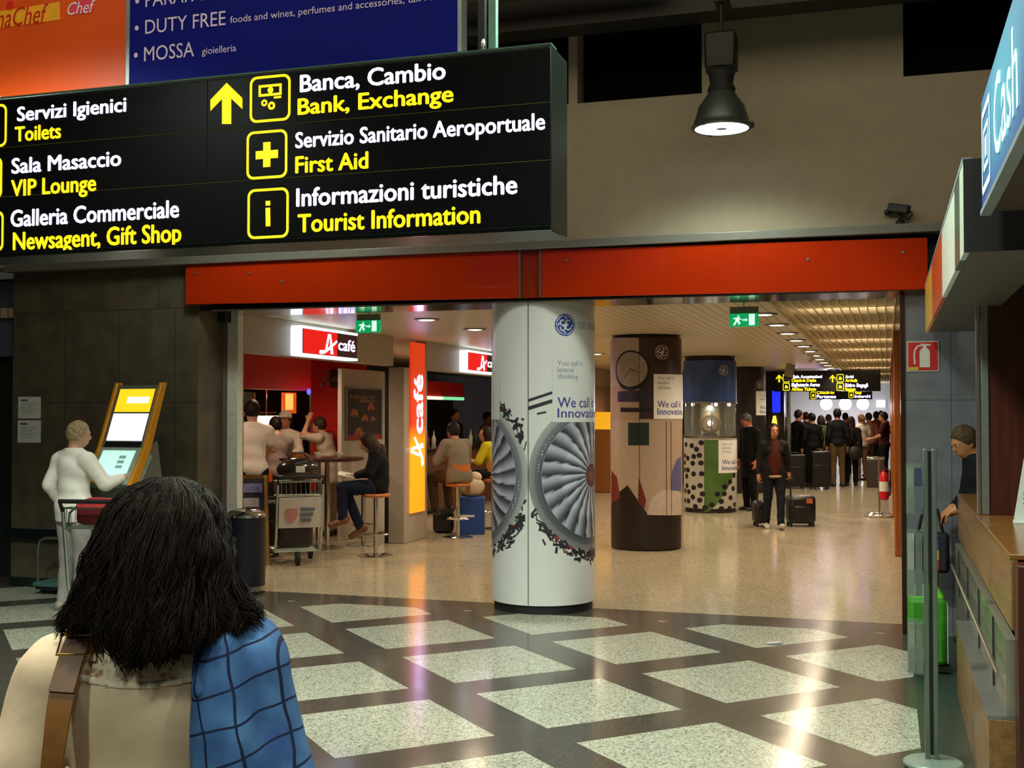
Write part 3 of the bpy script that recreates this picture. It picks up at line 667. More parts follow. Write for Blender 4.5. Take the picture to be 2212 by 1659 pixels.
# white text block and lettering
u0 = w1.at(1193, 850)[0]; zb_ = w1.at(1220, 912)[1]
w1.poly([(u0, zb_), (u0+.66, zb_), (u0+.66, zb_+.55), (u0, zb_+.55)], .003).build('text_block', M_POSTER, t1)
w1.poly([(w1.at(1062.5, 850)[0]-.1, zb_+.02), (w1.at(1080, 850)[0], zb_+.02), (w1.at(1080, 850)[0], zb_+.40), (w1.at(1062.5, 850)[0]-.1, zb_+.40)], .003).build('text_block', M_POSTER, t1)
us = w1.at(1204, 850)[0]
for st, py, cap in (('You call it', 790, 11), ('lateral', 804, 11), ('thinking', 818, 11)):
    w1.text(st, us, w1.at(1215, py)[1], None, cap*9.9/F_PX, .004).build('lettering', M_TXTGREY, t1)
w1.text('We call it', us, w1.at(1215, 880)[1], .46, 22*9.9/F_PX, .004, bold=.008).build('lettering', M_TXTBLUE, t1)
w1.text('Innovation', us, w1.at(1215, 902)[1], .56, 20*9.9/F_PX, .004, bold=.008).build('lettering', M_TXTBLUE, t1)
ug, zg = w1.at(1221, 702)
w1.poly(disc(ug, zg, .094, 40), .002).build('emblem', M_GEBLUE, t1); swirl(w1, ug, zg, .094, .003).build('emblem_script', M_POSTER, t1)
w1.text('GE Oil & Gas', w1.at(1249, 712)[0], zg-.025, None, .055, .003).build('lettering', M_TXTGREY, t1)

# --- second column: brown photo print with a clock
M_P2 = mat('photo_beige', '#9d8673', .35, var=.05); cy2 = 14.77
t2, w2 = adv_column(-2.92, cy2, 'brown photo printed advertising column with a clock picture, second from the front', 2.62, M_P2)
def pq(t, w, name, m, pts, off=.002): return w.poly([w.at(*p) for p in pts], off).build(name, m, t)
pq(t2, w2, 'photo_print', mat('print_plum', '#35201f', .35), [(1381, 730), (1471, 730), (1471, 905), (1381, 905)])
pq(t2, w2, 'photo_print', mat('print_pale', '#a6968b', .35), [(1321, 730), (1380, 730), (1380, 836), (1321, 836)])
pq(t2, w2, 'photo_print', mat('print_violet', '#2c2440', .35), [(1334, 846), (1412, 842), (1412, 868), (1334, 868)], .003)
pq(t2, w2, 'photo_print', mat('print_black', '#120e0e', .35), [(1341, 880), (1412, 882), (1412, 890), (1341, 890)], .003)
u_, z_ = w2.at(1362, 800)
w2.poly(disc(u_-.0, z_, .25, 40), .003).build('clock_print', mat('print_black', '#120e0e', .35), t2)
w2.poly(disc(u_-.0, z_+.012, .215, 40), .004).build('clock_print', mat('print_clock', '#8f8577', .35), t2)
w2.multi([[(u_-.004, z_+.012), (u_+.004, z_+.012), (u_-.085, z_-.10), (u_-.095, z_-.095)], [(u_, z_+.008), (u_, z_+.018), (u_+.10, z_-.012), (u_+.10, z_-.02)]] , .005).build('clock_print', mat('print_black', '#120e0e', .35), t2)
pq(t2, w2, 'photo_print', mat('print_tan', '#a4917f', .35, var=.06), [(1321, 908), (1471, 908), (1471, 1085), (1321, 1085)], .0015)
pq(t2, w2, 'photo_print', mat('print_bottle', '#1b2822', .35), [(1357, 913), (1402, 913), (1402, 962), (1357, 962)], .003)
pq(t2, w2, 'photo_print', mat('print_dusk', '#1f1511', .35), [(1321, 1085), (1356, 1048), (1372, 1072), (1400, 1112), (1471, 1112), (1471, 1182), (1321, 1182)], .003)
pq(t2, w2, 'photo_print', mat('print_rose', '#6a2018', .35), [(1321, 1015), (1333, 1030), (1340, 1075), (1321, 1090)], .0035)
pq(t2, w2, 'photo_print', mat('print_rose', '#6a2018', .35), [(1380, 1030), (1396, 1080), (1392, 1100), (1378, 1085)], .0035)
pq(t2, w2, 'photo_print', mat('print_cream', '#b7a79a', .35), [(1398, 1112), (1405, 1082), (1422, 1062), (1445, 1056), (1462, 1060), (1471, 1068), (1471, 1112)], .004)
pq(t2, w2, 'photo_print', mat('print_blue', '#5a5a86', .35), [(1449, 1060), (1452, 1015), (1462, 992), (1471, 985), (1471, 1060)], .0045)
for px in (1439, 1449): 
    a, b = w2.at(px, 910), w2.at(px, 1182); w2.poly([(a[0]-.004, a[1]), (a[0]+.004, a[1]), (a[0]+.004, b[1]), (a[0]-.004, b[1])], .005).build('seam', M_DARK, t2)
a, b = w2.at(1381, 730), w2.at(1381, 1182); w2.poly([(a[0]-.003, a[1]), (a[0]+.003, a[1]), (a[0]+.003, b[1]), (a[0]-.003, b[1])], .005).build('seam', M_DARK, t2)
def text_patch(t, w, px0, py0, px1, py1, lines, D, off=.006):
    a, b = w.at(px0, py1), w.at(px1, py0); p = [w.at(px0, py1), w.at(px1-1, py1), w.at(px1-1, py0), w.at(px0, py0)]
    w.poly([(a[0], a[1]), (a[0]+.62, a[1]), (a[0]+.62, p[3][1]), (a[0], p[3][1])], off).build('text_block', M_POSTER, t)
    for st, py, cap, wd, big in lines:
        q = w.at(px0+8, py); w.text(st, q[0], q[1], wd, cap*D/F_PX, off+.002, bold=.008 if big else 0).build('lettering', M_TXTBLUE if big else M_TXTGREY, t)
text_patch(t2, w2, 1412, 808, 1471, 905, [('You call it', 820, 7, None, 0), ('flexible', 830, 7, None, 0), ('thinking', 840, 7, None, 0), ('We call it', 880, 14, .40, 1), ('Innovation', 896, 14, .46, 1)], 14.6)
u_, z_ = w2.at(1430, 761); swirl(w2, u_, z_, .10, .004).build('emblem_script', M_PALE, t2)

# --- third column: blue top, lit glass showcase, spotted print below
M_P3 = mat('photo_white', '#a9a59c', .35, var=.05); cx3, cy3 = -2.93, 20.5
t3 = thing('advertising_column', 'blue topped advertising column with a lit glass showcase ring, third from the front', 'column', (cx3, cy3, 0)); w3 = Wrap(cx3, cy3)
zs0, zs1 = w3.at(1530, 946)[1], w3.at(1530, 868)[1]
MB().lathe([(CR-.022, 0), (CR-.022, .075)], (cx3, cy3, 0), 48).build('plinth', M_DARK, t3)
MB().lathe([(CR, .075), (CR, zs0)], (cx3, cy3, 0), 64).build('shell', M_P3, t3)
MB().lathe([(CR, zs1), (CR, 2.60)], (cx3, cy3, 0), 64).build('shell', mat('photo_blue', '#2b4a86', .35, var=.25, scale=2.5), t3)
MB().lathe([(CR-.03, 2.60), (CR-.03, ZC-.012)], (cx3, cy3, 0), 48).build('neck', M_BLACK, t3)
MB().lathe([(CR+.01, zs0), (CR+.01, zs0+.03), (.05, zs0+.03)], (cx3, cy3, 0), 48).build('showcase_floor', M_STEEL, t3)
MB().lathe([(.05, zs1-.02), (CR+.01, zs1-.02), (CR+.01, zs1)], (cx3, cy3, 0), 48).build('showcase_top', M_STEEL, t3)
MB().lathe([(.16, zs0+.03), (.16, zs1-.02)], (cx3, cy3, 0), 24).build('core', mat('showcase_core', '#b7a672', .4), t3)
M_GLASS = mat('clear_glass', '#dfeee6', .04, alpha=.12, var=.01)
MB().lathe([(CR-.01, zs0+.03), (CR-.01, zs1-.02)], (cx3, cy3, 0), 48).build('showcase_glass', M_GLASS, t3)
for k in range(8):
    a = 2*PI*k/8+.2; MB().cyl((cx3+.42*math.cos(a), cy3+.42*math.sin(a), zs0+.03), (cx3+.42*math.cos(a), cy3+.42*math.sin(a), zs1-.02), .012, 8).build('showcase_post', M_CHROME, t3)
for px in (1492, 1548, 1580):
    u_, z_ = w3.at(px, 874); p = w3.pt(u_, z_, -.05); MB().ell((p[0], p[1], zs1-.045), .03, 12, 8).build('spot_lamp', M_LAMP, t3)
spot('showcase_light', tuple(np.array(w3.pt(0, 0, .02)[:2]))+(zs1-.06,), 10, (1, .95, .8), 150, .6, .03)
ex = w3.pt(.0, 0, -.12); sx = thing('display_ornament', 'round brown ornament with a pale centre shown inside the lit glass showcase', 'ornament', (ex[0], ex[1], zs0+.03))
MB().tube([(ex[0]+.14*math.cos(a)*w3.r[0], ex[1]+.14*math.cos(a)*w3.r[1], zs0+.25+.14*math.sin(a)) for a in np.linspace(0, 2*PI, 24, endpoint=False)], .05, 10, closed=True).build('ring', mat('ornament_brown', '#5c4426', .5), sx)
MB().ell((ex[0], ex[1], zs0+.25), .05, 12, 8).build('centre', M_GLOWW, sx); MB().box((ex[0]-.12, ex[1]-.05, zs0+.03), (ex[0]+.12, ex[1]+.05, zs0+.075)).build('foot', M_DARK, sx)
pq(t3, w3, 'photo_print', mat('print_green', '#44642e', .35, var=.25, scale=3), [(1521, 950), (1588, 950), (1587, 1020), (1548, 1090), (1530, 1106), (1521, 1106)], .002)
r_ = random.Random(4); polys = []
for k in range(500):
    px, py = r_.uniform(1479, 1587), r_.uniform(955, 1105)
    if 1519 < px < 1588 and py < 1015+(1588-px)*1.25: continue
    u_, z_ = w3.at(px, py)
    if any((u_-q[0])**2+(z_-q[1])**2 < .112**2 for q in polys): continue
    polys.append((u_, z_))
w3.multi([[(u_+.052*math.cos(2*PI*k/10), z_+.045*math.sin(2*PI*k/10)) for k in range(10)] for u_, z_ in polys], .003).build('spot_print', mat('print_spot', '#1b1620', .35), t3)
text_patch(t3, w3, 1552, 951, 1588, 1022, [('You call it', 962, 5, None, 0), ('dynamic', 970, 5, None, 0), ('thinking', 978, 5, None, 0), ('We call it', 1003, 10, .40, 1), ('Innovation', 1016, 10, .46, 1)], 20.0, .004)
u_, z_ = w3.at(1563, 800); swirl(w3, u_, z_, .10, .004).build('emblem_script', M_PALE, t3)
# --- fourth column, dark, far down the passage
t4, w4 = adv_column(-2.93, 25.6, 'dark advertising column with a pale text block, farthest of the four down the passage', 2.62, mat('photo_dark', '#1d1a1f', .35, var=.2, scale=3))
text_patch(t4, w4, 1633, 845, 1668, 897, [('You call it', 856, 4.5, None, 0), ('thinking', 864, 4.5, None, 0), ('We call it', 884, 8, .40, 1), ('Innovation', 893, 8, .46, 1)], 25.0, .004)
u_, z_ = w4.at(1641, 830); swirl(w4, u_, z_, .10, .004).build('emblem_script', M_PALE, t4)

# ================================================================= BAR FRONT
M_FRONT = mat('bar_front_grey', '#a1968a', .45, var=.04)
Yx = lambda px, x=XL: on_x(px, 900, x)[1]
yj = YW+.55
struct('wall_bar_lintel_1', MB().box((XL-.15, yj, 2.30), (XL, Yx(850), ZC)), M_FRONT, bevel=.006)
struct('wall_bar_lintel_2', MB().box((XL-.15, Yx(920), 2.29), (XL, 30, ZC)), M_FRONT, bevel=.006)
yp0, yp1 = Yx(873), Yx(923); xpl = on_y(839, 900, yp0)[0]
MB().box((xpl, yp0, 0), (XL, yp1, 2.30)).build('wall_bar_pillar', M_FRONT, kind='structure', bevel=.01)
struct('trim_bar_pillar_joint', MB().box((xpl-.06, yp0+.02, 0), (xpl-.002, yp0+.08, 2.3)), M_BLACK)
M_SO = raw_mat('strip_sign_glow'); nt = M_SO.node_tree; N, L, b = nodes_of(M_SO); tc = N.new('ShaderNodeTexCoord'); sp = N.new('ShaderNodeSeparateXYZ'); L.new(tc.outputs['Object'], sp.inputs[0])
cr = N.new('ShaderNodeValToRGB'); mr = N.new('ShaderNodeMapRange'); mr.inputs[1].default_value = 0; mr.inputs[2].default_value = 2.25; L.new(sp.outputs[2], mr.inputs[0]); L.new(mr.outputs[0], cr.inputs[0])
cr.color_ramp.elements[0].color = lin('#ff9a16')+(1,); cr.color_ramp.elements[1].color = lin('#c4350c')+(1,)
cr.color_ramp.elements[0].position = .40; cr.color_ramp.elements[1].position = .52
L.new(cr.outputs[0], b.inputs['Base Color']); L.new(cr.outputs[0], b.inputs['Emission Color']); b.inputs['Emission Strength'].default_value = .95
ss = thing('vertical_cafe_sign', 'tall glowing orange cafe strip sign on the grey bar pillar', 'sign', (XL, (Yx(882)+Yx(915))/2, .38))
ya, yb_ = Yx(884), Yx(914)
MB().box((XL, ya, .38), (XL+.03, yb_, 2.64)).build('light_box', M_SO, ss, bevel=.004)
wS = yb_-ya; YCEN = (ya+yb_)/2
m = MB(); text_on(m, 'caf\u00e9', (XL+.034, YCEN+.30*wS, 1.42), UZ, -UY, .80, wS*.62, bold=.03); m.build('lettering', M_GLOWW, ss)
A_MARK = [(0, .0), (.14, -.04), (.30, .10), (.36, .42), (.5, 1.0), (.58, 1.0), (.66, .52), (.9, .72), (.94, .66), (.70, .32), (.74, 0), (.60, 0), (.57, .22), (.42, .12), (.40, .05)]
A_HOLE = []
def a_mark(mb, p0, ux, uz, w, h):
    p0 = np.array(p0, float)
    for q in ([(.30, .10), (.40, .06), (.53, .80), (.56, .80), (.60, 0), (.76, 0), (.62, 1.0), (.47, 1.0)], [(0, .02), (.10, -.06), (.30, .0), (.62, .26), (.98, .66), (.92, .74), (.58, .40), (.30, .17), (.06, .15)]):
        mb.add([p0+np.array(ux)*x*w+np.array(uz)*z*h for x, z in q], [tuple(range(len(q)))])
    return mb
a_mark(MB(), (XL+.034, YCEN+.34*wS, .98), UZ, -UY, .42, wS*.9).build('emblem', M_GLOWW, ss)
def cafe_sign(px0, px1, label):
    X = XL+.13; y0, y1 = Yx(px0, X), Yx(px1, X); t = thing('cafe_light_sign', label, 'sign', (X-.06, (y0+y1)/2, 2.32)); z0, z1 = 2.335, 2.60
    MB().box((X-.125, y0-.03, z0-.0), (X-.004, y1+.03, z1)).build('cabinet', mat('sign_cabinet', '#2c1412', .4), t)
    for z in (z0-.028, z1): MB().box((X-.12, y0-.05, z), (X+.004, y1+.03, z+.028)).build('light_bar', mat('sign_edge_glow', '#e3f2ff', .4, emit=1.7, var=.01), t)
    MB().box((X-.12, y0-.06, z0), (X+.004, y0-.033, z1)).build('light_bar', mat('sign_edge_glow', '#e3f2ff', .4, emit=1.7, var=.01), t)
    ym = y0+(y1-y0)*.62
    MB().box((X-.004, y0, z0+.005), (X, ym, z1-.005)).build('red_field', mat('sign_red_glow', '#e81410', .4, emit=.8, var=.03), t)
    MB().box((X-.004, ym, z0+.005), (X, y1, z1-.005)).build('dark_field', mat('sign_dark_glow', '#3a1410', .4, emit=.35), t)
    a_mark(MB(), (X+.003, y0+(y1-y0)*.27, z0+.02), UY, UZ, (y1-y0)*.36, .22).build('emblem', M_GLOWW, t)
    m = MB(); text_on(m, 'caf\u00e9', (X+.003, ym+(y1-y0)*.015, z0+.075), UY, UZ, (y1-y0)*.34, .125, bold=.02); m.build('lettering', M_GLOWW, t)
    return t
cafe_sign(655, 769, 'red lit cafe sign box on the bar lintel behind the green exit sign')
cafe_sign(1012, 1075, 'red lit cafe sign box half hidden behind the white column')
# solid front panel with a pastry poster
XP = -6.95; yq0, yq1 = Yx(738, XP), Yx(846, XP)
MB().box((XP-.06, yq0, 0), (XP, yq1, 2.30)).build('wall_bar_panel', mat('bar_panel_white', '#c2b8aa', .45, var=.04), kind='structure', bevel=.006)
po = lambda px, py: on_x(px, py, XP+.012)
a, b = po(746, 952), po(826, 838)
pt_ = thing('pastry_poster', 'brown framed poster with orange pastries on the pale bar panel', 'poster', (XP, (a[1]+b[1])/2, a[2]))
zt_, zb_ = po(786, 838)[2], po(786, 950)[2]; ya, yb_ = a[1], b[1]
MB().box((XP+.002, ya+.06, zb_+.05), (XP+.008, yb_-.06, zt_-.02)).build('print', mat('poster_brown', '#2a1c18', .5), pt_)
for y in (ya, yb_-.06): MB().box((XP+.001, y, zb_), (XP+.018, y+.06, zt_)).build('frame_rail', M_GREYM, pt_)
MB().box((XP+.001, ya, zt_-.02), (XP+.016, yb_, zt_)).build('frame_rail', M_GREYM, pt_)
MB().box((XP+.001, ya+.06, zb_), (XP+.012, yb_-.06, zb_+.07)).build('red_strip', mat('poster_red', '#a8301c', .5), pt_)
for px, py, r in ((766, 893, .10), (802, 880, .095), (789, 904, .085), (776, 934, .11), (806, 905, .06)):
    p = po(px, py); m = MB(); n = 16
    m.add([(XP+.010, p[1]+r*1.25*math.cos(PI*k/n)*(1.0), p[2]-r*.45+r*1.1*math.sin(PI*k/n)) for k in range(n+1)]+[(XP+.010, p[1]+r*.5*math.cos(PI-PI*k/n), p[2]-r*.45+r*.25*math.sin(PI-PI*k/n)) for k in range(n+1)], [tuple(range(2*n+2))])
    m.build('pastry_print', mat('poster_pastry', '#b5642a', .5, var=.3, scale=40), pt_)
for st, px, py, px1 in (('il buongiorno', 757, 860, 808), ('italiano', 778, 869, 812)):
    p, q = po(px, py), po(px1, py); m = MB(); text_on(m, st, (XP+.010, p[1], p[2]), UY, UZ, q[1]-p[1], .05); m.build('lettering', mat('poster_letter', '#c98a4a', .5), pt_)
# inside of the bar: red header, red partition, counter, back shelves
struct('wall_bar_header', MB().box((-8.9, 10.25, 2.05), (-8.6, on_x(682, 800, -8.6)[1], 2.64)), M_RED)
xr0, xr1 = on_y(672, 900, 15.2)[0], on_y(743, 900, 15.2)[0]
struct('wall_bar_partition', MB().box((xr0, 15.2, .6), (xr1+.3, 15.3, 2.5)), M_RED)
q = on_y(712, 818, 15.19); m = MB(); m.box((q[0]+.02, 15.17, q[2]-.12), (q[0]+.26, 15.195, q[2]+.13)); mm = thing('sign_reflection', 'faded cafe sign reflection painted on the red partition inside the bar', 'sign', (q[0], 15.17, q[2]))  # faded reflection of the cafe sign, put into a dark board and dull letters
m.build('board', mat('reflection_dark', '#2a1410', .5), mm); m = MB(); text_on(m, 'caf\u00e9', (q[0]+.05, 15.165, q[2]-.04), UX, UZ, .19, .09); m.build('lettering', mat('reflection_letter', '#8a6a60', .5), mm)
a_mark(MB(), (q[0]-.16, 15.19, q[2]-.1), UX, UZ, .2, .2).build('emblem', mat('reflection_letter', '#8a6a60', .5), mm)
ct = thing('bar_counter', 'dark bar counter with orange and red front inside the first bar opening', 'counter', (-7.95, 12.6, 0))
MB().box((-8.3, 10.7, 0), (-7.72, 13.2, 1.02)).build('body', mat('bar_counter_red', '#5d120d', .45), ct)
MB().box((-8.36, 10.65, 1.02), (-7.62, 13.25, 1.07)).build('worktop', mat('bar_top', '#2a1a12', .25), ct, bevel=.01)
a, b = on_x(535, 1046, -7.71), on_x(587, 1020, -7.71); MB().box((-7.72, a[1], a[2]), (-7.70, b[1], b[2]+.03)).build('orange_panel', mat('bar_orange', '#e0640c', .5), ct)
struct('wall_bar_shelf_back', MB().box((-10.3, 10.6, 0), (-10.1, 17.5, 2.05)), mat('shelf_dark', '#1a0e0b', .5))
for z, nm in ((1.38, 'lower'), (1.72, 'upper')): MB().box((-10.095, 10.6, z-.03), (-9.7, 17.5, z)).build('wall_shelf', mat('shelf_board', '#3a2018', .4), cat='shelf', label=nm+' dark wooden bottle shelf on the wall behind the bar counter')
BT = []
def bottle(x, y, z, m, lab, h=.27):
    t = thing('bottle', lab, 'bottle', (x, y, z), 0, 'bottles on the bar shelves')
    MB().lathe([(.036, 0), (.038, .01), (.038, h*.58), (.014, h*.78), (.013, h)], (x, y, z), 14).build('body', m, t); MB().lathe([(.016, h), (.016, h+.02)], (x, y, z), 12).build('cap', M_STEEL, t); return t
bl = [mat('bottle_green', '#1d3a1e', .1), mat('bottle_amber', '#7a3c10', .1), mat('bottle_clear', '#a8a79a', .1)]
bp = [bottle(-9.85, 11.2, 1.38, bl[i], 'bottle standing on the shelf behind the bar') for i in range(1)]
protos = [bp[0], bottle(-9.85, 11.5, 1.38, bl[1], 'bottle standing on the shelf behind the bar'), bottle(-9.85, 11.8, 1.38, bl[2], 'bottle standing on the shelf behind the bar')]
r_ = random.Random(2)
for z in (1.38, 1.72):
    y = 12.1 if z < 1.5 else 11.1
    while y < 17.2: dup(protos[r_.randrange(3)], (-9.85+r_.uniform(-.06, .06), y, z)); y += r_.uniform(.16, .34)
q = on_x(575, 905, -9.4); pl = thing('bar_lamp', 'glowing white bowl shaped lamp behind the bar counter', 'lamp', q)
MB().lathe([(.02, -.13), (.16, -.09), (.26, .0), (.28, .05)], q, 24).build('shade', mat('bowl_glow', '#fff2c8', .4, emit=2.0), pl); MB().cyl((q[0], q[1], q[2]), (q[0], q[1], 2.66), .015, 8).build('rod', M_CHROME, pl)
q = on_x(627, 868, -9.3); pl = thing('backlit_picture', 'small backlit orange picture with a yellow panel behind the bar', 'picture', q)
MB().box((q[0]-.02, q[1]-.26, q[2]-.19), (q[0]+.02, q[1]+.17, q[2]+.15)).build('frame', mat('picture_orange', '#e05510', .5, emit=.6), pl)
MB().box((q[0]+.018, q[1]-.2, q[2]-.13), (q[0]+.026, q[1]+.05, q[2]+.13)).build('print', mat('picture_yellow', '#ffc766', .5, emit=.9), pl); MB().cyl((q[0], q[1]-.05, q[2]+.14), (q[0], q[1]-.05, 2.68), .01, 8).build('rod', M_DARK, pl)
q = on_x(667, 846, -8.55); MB().ell(q, (.03, .035, .05), 14, 10).build('blue_lamp', mat('blue_glow', '#3a3cff', .4, emit=4.0), cat='lamp', label='tiny blue glowing lamp at the end of the red bar header')
# second opening: header, light strip, dark wall
yh0 = 15.9
struct('wall_bar_header_2', MB().box((-8.5, 16.6, 2.02), (-8.2, 22.5, 2.30)), M_RED)
MB().box((-8.22, 16.6, 1.955), (-8.16, 21.2, 2.015)).build('light_strip', mat('strip_glow', '#ffe3c0', .4, emit=1.6), cat='light', label='long white light strip below the red header in the second bar opening')
MB().box((-8.22, 21.3, 1.955), (-8.16, 22.4, 2.015)).build('light_strip', mat('strip_glow_green', '#7fe0a0', .4, emit=1.0), cat='light', label='green end piece of the light strip below the second red header')
struct('wall_bar_inner', MB().box((-9.2, 17.7, 0), (-9.0, 24, 2.05)), mat('bar_green_brown', '#2f2a10', .6, var=.5, scale=1.5))
bc2 = thing('bar_counter', 'brown bar counter in the second bar opening beside the white column', 'counter', (-7.6, 19.5, 0))
MB().box((-7.9, 17.6, 0), (-7.35, 23, 1.05)).build('body', mat('bar_counter_brown', '#5a3418', .5), bc2); MB().box((-7.95, 17.55, 1.05), (-7.25, 23.05, 1.10)).build('worktop', mat('bar_top', '#2a1a12', .25), bc2)
for k in range(7): dup(protos[k % 3], (-7.6+.1*(k % 2), 18.2+.55*k, 1.10), 0, 'bottle standing on the brown bar counter of the second opening')['group'] = 'bottles on the second bar counter'
# wall beyond the bar: pinkish panels, an orange machine, dark shop
struct('wall_arcade_left', MB().box((XL-.2, 22.6, 0), (XL, 34, 2.29)), mat('arcade_left_wall', '#8b6f5e', .5))
q = on_x(1296, 1050, XL+.02); am = thing('ticket_machine', 'orange machine with a yellow sign by the passage wall behind the second column', 'machine', (XL+.2, q[1], 0))
MB().box((XL+.01, q[1]-.55, 0), (XL+.4, q[1]+.55, 1.35)).build('body', mat('machine_orange', '#8a5420', .45), am, bevel=.02)
MB().box((XL+.01, q[1]-.55, 1.35), (XL+.36, q[1]+.55, 1.72)).build('sign_box', mat('machine_yellow', '#f0b020', .4, emit=.6), am)
m = MB(); text_on(m, 'ATM', (XL+.365, q[1]-.4, 1.45), UY, UZ, .75, .16, bold=.02); m.build('lettering', M_BLACK, am)
sx0 = -6.0; sx1 = on_y(1694, 900, 28.2)[0]
struct('wall_shop_dark', MB().box((sx0, 28.2, 0), (sx1, 28.5, ZC)), mat('shop_dark_wall', '#100d0d', .4))
q0, q1 = on_y(1700, 900, 28.1), on_y(1707, 900, 28.1); struct('trim_shop_pole', MB().cyl((q0[0]+.04, 28.1, 0), (q0[0]+.04, 28.1, 2.2), .05, 14), M_GREYM)
q = on_y(1676, 865, 28.15); MB().box((q[0]-.08, 28.1, q[2]-.28), (q[0]+.1, 28.19, q[2]+.22)).build('blue_screen', mat('screen_blue', '#1a2cff', .4, emit=1.3), cat='screen', label='bright blue screen on the dark shop wall far down the passage')
q = on_y(1673, 913, 28.1); pl = thing('glowing_lamp', 'small lamp glowing yellow and white by the dark shop wall', 'lamp', q); MB().lathe([(.05, -.13), (.06, .0), (.03, .16)], q, 14).build('shade', mat('flame_glow', '#ffc23a', .4, emit=2.5), pl)
MB().cyl((q[0], q[1], 0), (q[0], q[1], q[2]-.13), .02, 8).build('stand', M_DARK, pl)
# hanging signs far down the passage
def far_sign(px0, py0, px1, py1, Y, label, items):
    a, b = on_y(px0, py1, Y), on_y(px1, py0, Y); t = thing('hanging_sign', label, 'sign', ((a[0]+b[0])/2, Y+.08, a[2]))
    MB().box((a[0], Y, a[2]), (b[0], Y+.16, min(b[2], ZC-.03))).build('cabinet', M_SIGNBK, t)
    for k in (.2, .8): x = a[0]+(b[0]-a[0])*k; MB().cyl((x, Y+.08, min(b[2], ZC-.03)), (x, Y+.08, ZC), .015, 8).build('hanger', M_DARK, t)
    for kind, l, tp, r, bt, s_ in items:
        p, q = on_y(l, bt, Y-.01), on_y(r, tp, Y-.01)
        if kind == 'icon':
            m = MB(); w, h = q[0]-p[0], q[2]-p[2]; cx, cz = (p[0]+q[0])/2, (p[2]+q[2])/2
            ring(m, rrect(cx, cz, w, h, w*.2), rrect(cx, cz, w*.8, h*.8, w*.12), Y-.01); flat(m, [(cx-w*.25, cz-h*.2), (cx+w*.25, cz-h*.2), (cx+w*.2, cz+h*.12), (cx-w*.1, cz+h*.25)], Y-.01); m.build('pictogram', M_GLOWY, t)
        elif kind == 'arrow':
            w, h = q[0]-p[0], q[2]-p[2]; x, z = p[0], p[2]
            m = MB(); flat(m, [(x+w*.5, z+h), (x+w, z+h*.55), (x+w, z+h*.35), (x+w*.62, z+h*.65), (x+w*.62, z), (x+w*.38, z), (x+w*.38, z+h*.65), (x, z+h*.35), (x, z+h*.55)], Y-.01); m.build('arrow', M_GLOWY, t)
        else:
            m = MB(); text_on(m, s_, (p[0], Y-.01, p[2]), UX, UZ, q[0]-p[0], (q[2]-p[2]), bold=.03); m.build('lettering', M_GLOWY if kind == 'y' else M_GLOWW, t)
far_sign(1672, 799, 1902, 846, 27.0, 'long black sign with yellow icons hung far down the passage, nearer of two', [
    ('arrow', 1676, 809, 1690, 826, ''), ('icon', 1691, 808, 1706, 826, ''), ('w', 1713, 810, 1776, 817, 'Sala Accettazioni'), ('y', 1710, 818, 1763, 825, 'Check-in Desks'),
    ('icon', 1691, 827, 1706, 844, ''), ('w', 1710, 827, 1771, 835, 'Biglietterie Aeree'), ('y', 1710, 837, 1763, 844, 'Airline Tickets'),
    ('arrow', 1792, 809, 1805, 826, ''), ('icon', 1807, 808, 1823, 826, ''), ('w', 1826, 810, 1844, 817, 'Arrivi'), ('y', 1826, 818, 1852, 825, 'Arrivals'),
    ('icon', 1807, 827, 1823, 844, ''), ('w', 1826, 828, 1875, 836, 'Ritiro Bagagli'), ('y', 1826, 837, 1848, 844, 'Baggage')])
far_sign(1748, 845, 1884, 863, 33.0, 'black sign with yellow icons hung farther down the passage behind the nearer one', [
    ('icon', 1751, 846, 1762, 862, ''), ('y', 1764, 845, 1802, 851, 'Check-in'), ('w', 1764, 853, 1806, 860, 'Partenze'), ('icon', 1833, 846, 1844, 860, ''), ('y', 1847, 845, 1861, 851, 'Gates'), ('w', 1846, 853, 1880, 859, 'Imbarchi')])
for px in (1785, 1826, 1864):
    q = on_y(px, 873, 39.5); bb = thing('globe_lamp', 'round lamp glowing bright white far down the passage before the pale end wall', 'lamp', q, 0, 'globe lamps at the end of the passage')
    MB().ell(q, .19, 20, 14).build('globe', mat('globe_glow', '#f4f2ff', .4, emit=6.0, var=.01), bb); MB().cyl((q[0], q[1], q[2]+.18), (q[0], q[1], ZC), .02, 8).build('rod', M_DARK, bb)
    l = bpy.data.lights.new('globe_light', 'POINT'); l.energy = 90; l.color = (.92, .92, 1); l.shadow_soft_size = .19; o = bpy.data.objects.new('globe_light', l); o.location = (q[0], q[1]-.3, q[2]-.1); COL.objects.link(o)
q = on_y(1903, 872, 40.95); MB().box((q[0]-.14, 40.93, q[2]-.12), (q[0]+.14, 41.0, q[2]+.12)).build('lit_panel', mat('pale_screen', '#c8e8f0', .4, emit=1.6), cat='screen', label='small pale lit panel high on the passage end near the wooden posts')
